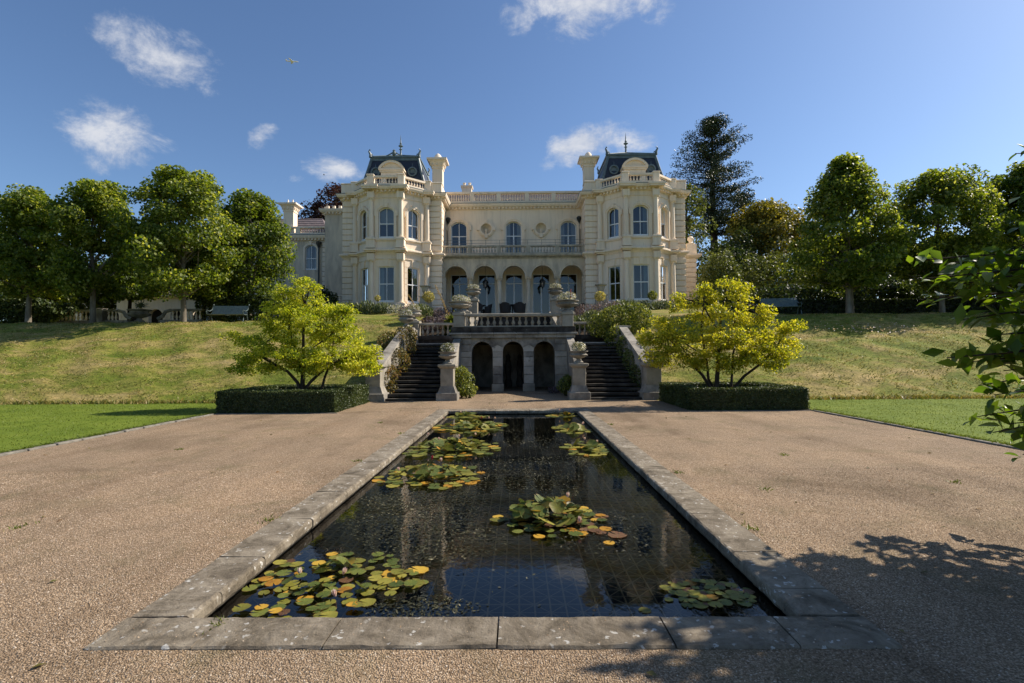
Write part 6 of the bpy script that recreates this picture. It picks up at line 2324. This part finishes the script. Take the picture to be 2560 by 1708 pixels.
shrub('leafy_bush', 'light green bush beside the right inner pedestal', (2.12, 21.0, .42), (.36, .5, .48), 'leaf_ivy', 1500, .075)
shrub('leafy_bush', 'dry dark low plant at the right grotto pier', (1.75, 22.6, .12), (.35, .4, .2), 'flower_lilac', 500, .06)


# ------------------------------------------------------------------ flower beds below the house
def clump(label, x, y, r, h, leaf, n, size, name='flower_clump', grp='flower clumps in the terrace beds', blade=True):
    z = gz_(x, y) if abs(x) > 5.1 else 2.45 + 2.0 * float(ss(26.8, 34.0, y)) + .2 * float(ss(34.5, 36.5, y))
    t = thing(name, label, 'plant', (x, y, z), group=grp)
    a = RNG.uniform(0, 2 * PI, n)
    q = np.sqrt(RNG.random(n)) * r
    hh = RNG.random(n) * h * (1.1 - (q / r) ** 2 * .5)
    P = np.stack([x + np.cos(a) * q, y + np.sin(a) * q, z + hh], 1)
    D = np.stack([np.cos(a) * .3, np.sin(a) * .3, np.ones(n)], 1)
    leaf_cloud('foliage', P, size, leaf, t, aspect=.28 if blade else .6, up=0, dirs=D if blade else None)
    m_ = MB()
    for i in range(8):
        k_ = random.randrange(n)
        m_.tube([(x, y, z - .05), tuple(P[k_])], [.012, .005], 4)
    tag(part(m_, 'stems', 'leaf_bed', t), kind='stuff')
    return t


ORD = ['first', 'second', 'third', 'fourth', 'fifth']
WHL = ['mauve clump touching the left upper balustrade', 'mauve clump left of the strap leaved iris', 'grey green clump behind the left balustrade urns', 'mauve clump in the middle of the left bed', 'mauve clump at the outer back of the left bed']
WHR = ['green clump touching the right upper balustrade', 'green clump between balustrade and ivy mound', 'mauve clump behind the ivy mound', 'mauve clump in the middle of the right bed', 'green clump at the outer back of the right bed']
for i, (x, y, r, h, lf, n, sz) in enumerate([(-11.2, 35.2, .8, .75, 'leaf_bed', 900, .24), (-10.0, 35.0, .8, .85, 'leaf_bed', 900, .24), (-8.7, 34.6, .7, .7, 'leaf_bed', 800, .22), (-7.6, 33.8, .7, .6, 'flower_pale', 800, .14)]):
    clump(ORD[i] + ' grey green clump from the left in the bed below the left tower', x, y, r, h, lf, n, sz)
for i, (x, y, r, h, lf, n, sz) in enumerate([(7.4, 34.4, .8, .7, 'leaf_bed', 900, .22), (8.6, 34.8, .8, .65, 'leaf_bed', 800, .22), (10.0, 35.2, .8, .55, 'leaf_bed', 700, .22), (11.4, 35.4, .7, .45, 'leaf_bed', 500, .2)]):
    clump(ORD[i] + ' grey green clump from the left in the bed below the right tower', x, y, r, h, lf, n, sz)
for i, (x, y, r, h, lf, n, sz) in enumerate([(-4.6, 29.6, .8, .75, 'flower_lilac', 1100, .13), (-3.8, 30.0, .7, .7, 'flower_lilac', 1000, .13), (-5.6, 31.0, .8, .7, 'leaf_bed', 900, .2), (-4.4, 31.6, .8, .6, 'flower_lilac', 900, .14), (-6.4, 32.4, .8, .6, 'flower_lilac', 900, .14)]):
    clump('lavender, ' + WHL[i], x, y, r, h, lf, n, sz, 'lavender_clump', 'lavender clumps left')
for i, (x, y, r, h, lf, n, sz) in enumerate([(3.6, 29.6, .8, .7, 'leaf_bed', 1100, .2), (4.6, 30.2, .8, .8, 'leaf_bed', 1100, .2), (5.6, 31.2, .9, .8, 'flower_lilac', 900, .14), (4.4, 31.8, .8, .7, 'flower_lilac', 900, .14), (6.6, 32.4, .8, .7, 'leaf_bed', 900, .2)]):
    clump('lavender, ' + WHR[i], x, y, r, h, lf, n, sz, 'lavender_clump', 'lavender clumps right')
clump('strap leaved green iris clump left of the landing urns', -3.25, 28.6, .5, 1.0, 'leaf_ivy', 260, .75, 'iris_clump', None)
# leaning golden foxtail spikes
for (x0, y0, z0, dx, dz, lab) in ((-3.35, 28.4, 3.0, -.95, 2.5, 'tall golden flower spike leaning left before the loggia'), (-5.1, 29.5, 3.2, -.9, 1.9, 'shorter golden flower spike leaning left before the left tower')):
    t = thing('flower_spike', lab, 'flower', (x0, y0, z0))
    pts = [(x0 + dx * (f ** 1.3), y0, z0 + dz * f) for f in np.linspace(0, 1, 8)]
    part(MB().tube(pts, [.02, .018, .016, .014, .012, .01, .006, .003], 5), 'stem', 'leaf_bed', t)
    P = []
    for f in np.linspace(.12, 1, 60):
        c0 = np.array([x0 + dx * (f ** 1.3), y0, z0 + dz * f])
        P.append(c0 + RNG.normal(size=(8, 3)) * (.06 * (1.1 - f) + .012))
    leaf_cloud('blossom', np.concatenate(P), .05, 'flower_spike', t, up=.2)
# pink spike in the right urn
t = thing('flower_spike', 'small pink flower spike in the right landing urn', 'flower', (2.62, 23.8, 4.1))
P = np.stack([2.62 + RNG.normal(size=90) * .02, 23.8 + RNG.normal(size=90) * .02, 4.2 + RNG.random(90) * .42], 1)
part(MB().tube([(2.62, 23.8, 4.0), (2.62, 23.8, 4.6)], .006, 4), 'stem', 'leaf_bed', t)
leaf_cloud('blossom', P, .035, 'flower_pink', t)
# standard roses
for (x, y, z1, r, lf, lab) in ((-9.1, 34.6, 5.45, .22, 'flower_yellow', 'spindly standard rose with cream blooms before the left tower window'),
                               (-5.75, 34.8, 5.5, .42, 'flower_yellow', 'full cream standard rose before the left stone vase'),
                               (5.7, 34.8, 5.45, .38, 'flower_yellow', 'full cream standard rose before the right stone vase'),
                               (9.2, 34.8, 5.5, .34, 'leaf_ivy', 'green standard rose before the right tower window')):
    z0 = gz_(x, y)
    t = thing('standard_rose', lab, 'rose', (x, y, z0), group='standard roses')
    part(MB().tube([(x + .03, y, z0 - .05), (x, y, (z0 + z1) / 2), (x - .02, y, z1)], [.022, .018, .012], 6), 'stem', 'bark', t)
    leaf_cloud('crown', ball_points(int(500 * (r / .35) ** 2), (x, y, z1 + r * .2), (r, r, r * .9), .2), .10, lf, t, aspect=.7)


# ------------------------------------------------------------------ water lilies
def pad_mesh(seed, curl):
    rr = random.Random(seed)
    n = 20
    vs, fs = [(0, 0, .0)], []
    for i in range(n + 1):
        a = .16 + (2 * PI - .32) * i / n
        r = 1 + rr.uniform(-.06, .06) + .04 * math.sin(3 * a + seed)
        vs.append((r * .55 * math.cos(a), r * .55 * math.sin(a), .01 + curl * .12))
        vs.append((r * math.cos(a), r * math.sin(a), curl * (.35 + .25 * math.sin(2 * a + seed)) + rr.uniform(-.02, .03)))
    for i in range(n):
        a = 1 + 2 * i
        fs += [(0, a, a + 2), (a, a + 1, a + 3, a + 2)]
    return MB().add(vs, fs).mesh('lily_pad', 70)


PADS = {}
for mt in ('pad_green', 'pad_olive', 'pad_gold', 'pad_brown'):
    PADS[mt] = [pad_mesh(s_, c_) for s_, c_ in ((1, .04), (2, .10), (3, .30), (4, .5))]
    for m_ in PADS[mt]:
        m_.materials.append(MAT[mt])


def bud_mesh(mat, open_):
    b_ = MB()
    for ring, (k_, tilt, L) in enumerate(((5, open_, 1.0), (5, open_ * .55, .95))):
        for i in range(k_):
            a = 2 * PI * i / k_ + ring * .6
            d = (math.cos(a), math.sin(a))
            n_ = (-d[1], d[0])
            def q(f, w):
                out_ = .12 + .55 * tilt * f + .16 * math.sin(f * PI)
                return (d[0] * out_ + n_[0] * w, d[1] * out_ + n_[1] * w, f * L)
            b_.add([q(0, -.06), q(0, .06), q(.5, .2), q(1, 0), q(.5, -.2)], [(0, 1, 2, 3, 4)])
    m_ = b_.mesh('lily_flower')
    at_ = m_.attributes.new('rnd', 'FLOAT', 'POINT')
    at_.data.foreach_set('value', [random.random() for _ in range(len(m_.vertices))])
    m_.materials.append(MAT[mat])
    return m_


BUD = bud_mesh('petal', .35)
BUD_R = bud_mesh('petal_red', .2)


def lily(label, cx, cy, rx, ry, n, r, mix, raised=0, heap=.0, buds=(), seed=0, reds=()):
    rr = random.Random(seed)
    t = thing('water_lily', label, 'water lily', (cx, cy, WZ), group='water lilies in the pool')
    placed = []
    tries = 0
    while len(placed) < n and tries < 4000:
        tries += 1
        a = rr.uniform(0, 2 * PI)
        q = math.sqrt(rr.random())
        x, y = cx + rx * q * math.cos(a), cy + ry * q * math.sin(a)
        s_ = r * rr.uniform(.6, 1.15)
        if abs(x) > PX - s_ * .7 or y < PY0 + s_ * .6 or y > PY1 - s_:
            continue
        if any((x - u) ** 2 + (y - v) ** 2 < ((s_ + w_) * .52) ** 2 for u, v, w_ in placed):
            continue
        placed.append((x, y, s_))
        mt = rr.choices(['pad_green', 'pad_olive', 'pad_gold', 'pad_brown'], mix)[0]
        link('lily_pad', PADS[mt][rr.choice((0, 0, 1))], None, t, loc=(x, y, WZ + .004 + len(placed) * .00025), rot=(rr.uniform(-.04, .04), rr.uniform(-.04, .04), rr.uniform(0, 6.28)), scale=(s_, s_, s_))
    for i in range(raised):
        a = rr.uniform(0, 2 * PI)
        q = math.sqrt(rr.random()) * .62
        x, y = cx + rx * q * math.cos(a), cy + ry * q * math.sin(a)
        s_ = r * rr.uniform(.75, 1.25)
        x = max(-PX + s_ * .3, min(PX - s_, x))
        z = WZ + .02 + heap * (1 - q) * rr.uniform(.3, 1.0)
        mt = rr.choices(['pad_green', 'pad_olive', 'pad_gold'], (.75, .2, .05))[0]
        link('lily_pad', PADS[mt][rr.choice((2, 3, 2, 1))], None, t, loc=(x, y, z), rot=(rr.uniform(-.65, .65), rr.uniform(-.65, .65), rr.uniform(0, 6.28)), scale=(s_, s_, s_))
    for (dx, dy, h) in buds:
        s_ = .045
        link('lily_flower', BUD, None, t, loc=(cx + dx, cy + dy, WZ + h), rot=(rr.uniform(-.3, .3), rr.uniform(-.3, .3), rr.uniform(0, 6)), scale=(s_, s_, s_ * 1.2))
    for (dx, dy, h) in reds:
        link('lily_flower', BUD_R, None, t, loc=(cx + dx, cy + dy, WZ + h), rot=(.2, .1, 1), scale=(.045, .045, .07))
    return t


lily('spread of green and orange lily pads in the near left corner of the pool', -1.30, 4.02, .66, .60, 104, .054, (.38, .49, .10, .03), 12, .05, [(.12, .0, .06), (.16, -.28, .02), (-.25, .1, .02)], 1)
lily('lone orange pads drifting beside the near left lilies', -.72, 4.08, .16, .28, 6, .075, (.1, .1, .75, .05), 0, 0, [], 2)
lily('heaped green lily clump with orange pads in the middle of the pool', .48, 5.52, .58, .55, 56, .072, (.38, .30, .22, .10), 66, .21, [(.28, -.32, .08), (.2, .05, .22)], 3)
lily('lily patch with a white bud and orange pads at the left pool edge', -1.08, 7.55, .78, .78, 80, .085, (.36, .46, .18, 0), 30, .11, [(.1, .25, .16), (-.45, -.1, .1), (-.2, -.3, .06)], 4, [(-.06, .35, .16)])
lily('dense green lily bank against the left pool edge', -1.10, 9.75, .95, .95, 95, .09, (.55, .4, .05, 0), 50, .17, [(-.45, .2, .22), (.15, .1, .2), (-.2, -.1, .18), (.45, .3, .2)], 5)
lily('lily patch with reddish leaves in the far left of the pool', -.95, 12.6, .95, .95, 85, .095, (.42, .46, .12, 0), 34, .15, [(-.7, .1, .2), (.4, .3, .18), (.55, .2, .18)], 6, [(.2, .4, .16)])
lily('small lily patch at the far left end of the pool', -1.25, 14.85, .55, .42, 26, .11, (.4, .55, .05, 0), 8, .1, [(-.2, 0, .12)], 7)
lily('flat pale lily pads in the near right corner of the pool', 1.50, 3.80, .34, .22, 48, .048, (.30, .55, .05, .10), 0, 0, [], 8)
lily('single round lily pad by the front coping', 1.02, 3.56, .03, .03, 1, .062, (.5, .5, 0, 0), 0, 0, [], 9)
lily('yellowish lily patch along the right pool edge', 1.42, 9.65, .46, .75, 36, .10, (.3, .6, .1, 0), 8, .1, [(.0, .3, .12), (.2, .1, .1)], 10)
lily('yellowish lily patch farther along the right pool edge', 1.40, 12.2, .46, .7, 30, .10, (.3, .6, .1, 0), 8, .1, [(.25, -.1, .12), (.3, .1, .12)], 11)
lily('small lily patch at the far right end of the pool', 1.40, 14.95, .45, .38, 22, .10, (.3, .6, .1, 0), 4, .1, [(-.05, .05, .14)], 12)
lily('sunken brown pads beside the middle lily clump', 1.05, 5.25, .35, .45, 8, .085, (0, .1, .1, .8), 0, 0, [], 13)

# floating weed
Pw = []
for (x, y, rx, ry, n) in ((-1.0, 5.9, .85, 1.1, 2600), (-.6, 4.9, .7, .6, 900), (.0, 7.3, 1.2, .8, 1300), (-.3, 8.4, 1.3, .7, 900), (1.1, 8.6, .7, .7, 600), (.6, 10.4, .9, .9, 700), (.0, 12.0, 1.0, 1.2, 500), (1.0, 5.2, .6, .8, 450), (-.5, 3.6, .4, .2, 350), (0, 9, 1.8, 6, 700)):
    P = ball_points(n, (x, y, 0), (rx, ry, .0001))
    P[:, 2] = WZ + .003 + RNG.random(len(P)) * .006
    Pw.append(P)
Pw = np.concatenate(Pw)
Pw = Pw[(np.abs(Pw[:, 0]) < PX - .03) & (Pw[:, 1] > PY0 + .03)]
tag(leaf_cloud('pond_weed', Pw, .030, 'weed', None, aspect=.35, up=3.0, fold=.05), 'dark floating weed flecks on the pool water', 'pond weed', kind='stuff')
# daisies on the right bank
n = 160
X = 16.5 + RNG.normal(size=n) * 1.3
Yy = 24.6 + RNG.normal(size=n) * .35
dz = terrain(X, Yy) + .16 + RNG.random(n) * .12
tag(leaf_cloud('daisies', np.stack([X, Yy, dz], 1), .06, 'petal', None, aspect=1, up=1), 'white daisies scattered on the right bank', 'daisies', kind='stuff')

# ------------------------------------------------------------------ overhanging tree at the right, big leaves
def big_leaf(seed):
    rr = random.Random(seed)
    n = 7
    vs, fs = [], []
    for i in range(n):
        f = i / (n - 1)
        w_ = .235 * math.sin(PI * min(1, f ** .75 * .98 + .02)) ** .8 * (1 if f < .95 else .2)
        z = -.22 * f * f + rr.uniform(-.01, .01)
        vs += [(f, -w_, z + w_ * .30), (f, 0, z), (f, w_, z + w_ * .30)]
    for i in range(n - 1):
        a = 3 * i
        fs += [(a, a + 1, a + 4, a + 3), (a + 1, a + 2, a + 5, a + 4)]
    m_ = MB().add(vs, fs).mesh('leaf', 80)
    at_ = m_.attributes.new('rnd', 'FLOAT', 'POINT')
    at_.data.foreach_set('value', [rr.random() * .2 + .2 * seed] * len(m_.vertices))
    m_.materials.append(MAT['leaf_big'])
    return m_


LEAVES = [big_leaf(i) for i in range(5)]
ft = thing('overhanging_tree', 'tree with large glossy leaves reaching in at the right picture edge', 'tree', (6.8, 3.85, G0))
tm = MB()
tm.tube([(6.8, 3.85, -.1), (6.75, 3.85, .6), (6.65, 3.9, 1.4), (6.55, 3.85, 2.4), (6.4, 3.8, 4.4)], [.16, .13, .12, .10, .03], 10)
part(tm, 'trunk', 'bark_dark', ft, 60)
SPR = [(3.89, 4.90, 2.46),
       (4.07, 4.99, 2.31),
       (4.04, 5.04, 2.11),
       (4.43, 5.15, 2.48),
       (4.40, 4.99, 2.26),
       (4.63, 5.14, 2.11),
       (4.12, 4.42, 2.22),
       (4.59, 4.77, 2.43),
       (5.09, 5.15, 2.54),
       (4.81, 4.92, 2.25),
       (4.83, 5.12, 1.98),
       (4.46, 4.49, 1.93),
       (4.20, 4.78, 1.90),
       (4.24, 4.60, 1.75),
       (4.65, 4.84, 1.68),
       (4.85, 4.86, 1.51),
       (3.75, 4.41, 1.56),
       (4.07, 4.57, 1.52),
       (4.41, 4.62, 1.44),
       (4.63, 5.13, 1.28),
       (4.68, 5.01, 1.20),
       (4.49, 4.53, 1.26),
       (4.53, 5.04, 0.99),
       (4.20, 4.51, 0.92),
       (4.69, 4.89, 0.94),
       (4.50, 4.50, 1.07),
       (4.36, 4.40, 0.86),
       (5.03, 5.10, 3.54),
       (4.60, 4.57, 2.97),
       (4.58, 4.57, 2.70),
       (5.19, 5.19, 2.24),
       (5.10, 5.10, 1.77),
       (4.22, 4.63, 1.58),
       (5.00, 5.17, 2.07),
       (4.75, 4.83, 0.67)]
br = MB()
lst = []
for tip in SPR:
    lf = .5 if tip[2] > 3 else 1.0
    st_ = (6.6, 3.9, .55 + .62 * tip[2])
    pts = limb(st_, tip, .05, 7, .02)
    br.tube(pts, [.045, .038, .03, .024, .018, .013, .009, .004], 5)
    dirb = (Vector(tip) - pts[-3]).normalized()
    L_ = (Vector(tip) - Vector(st_)).length
    for k_ in range(int(25 * lf)):
        f = 1 - .30 * (k_ / 24) * 2.6 / max(L_, 1.2)
        q = Vector(st_).lerp(Vector(tip), f)
        q.z += .05 * L_ * math.sin(f * PI)
        side = (-1 if k_ % 2 else 1)
        a = random.uniform(.4, 1.2) * side
        d = dirb.copy()
        d.rotate(Matrix.Rotation(a, 3, 'Z'))
        lst.append((q + Vector((random.uniform(-.06, .06), random.uniform(-.10, .10), random.uniform(-.06, .06))), d, random.uniform(.115, .175)))
part(br, 'branches', 'bark_dark', ft, 60)
random.shuffle(lst)
rest_leaves = lst[300:]
for i, (q, d, L_) in enumerate(lst[:300]):
    rz = math.atan2(d.y, d.x)
    link('leaf', LEAVES[i % 5], None, ft, loc=tuple(q), rot=(random.gauss(0, .55), random.uniform(-.25, .65), rz), scale=(L_, L_, L_))
# rest of the crown, outside the picture on the right
P = []
while len(P) < 230:
    h_ = random.uniform(1.3, 4.8)
    c0 = np.array([random.uniform(1.0, 6.0) + SUN.x / SUN.z * h_, random.uniform(1.0, 3.6) + SUN.y / SUN.z * h_, h_])
    if (c0[0] - 6.3) ** 2 / 8.4 + (c0[1] - 3.65) ** 2 / 4.6 + (c0[2] - 2.9) ** 2 / 4.4 > 1 or c0[0] < c0[1] * 1.0 + .75:
        continue
    P.append(clump_pts(70, c0, (.30, .30, .20)))
P.append(np.array([tuple(q) for q, d, L_ in rest_leaves]))
tag(leaf_cloud('crown', np.concatenate(P), .18, 'leaf_big', ft, aspect=.5, up=.5, hang=.4), kind='stuff')

# small weeds rooting at the coping and in the gravel
spots = [(-2.3, 5.2), (-2.32, 8.1), (2.31, 4.9), (2.33, 7.2), (-2.31, 11.0), (-1.66, 3.16), (3.1, 6.3), (-4.6, 5.0), (4.4, 8.4), (-5.8, 9.2), (2.3, 12.2), (5.6, 6.6), (-3.2, 12.8)]
P = np.concatenate([np.stack([x + RNG.normal(size=26) * .035, y + RNG.normal(size=26) * .05, np.full(26, -.012)], 1) for x, y in spots])
tag(blade_cloud('weeds', P, .03, .012, 'lawn_blade', lean=.9), 'tiny weed tufts rooted in the gravel and coping joints', 'weeds', kind='stuff')
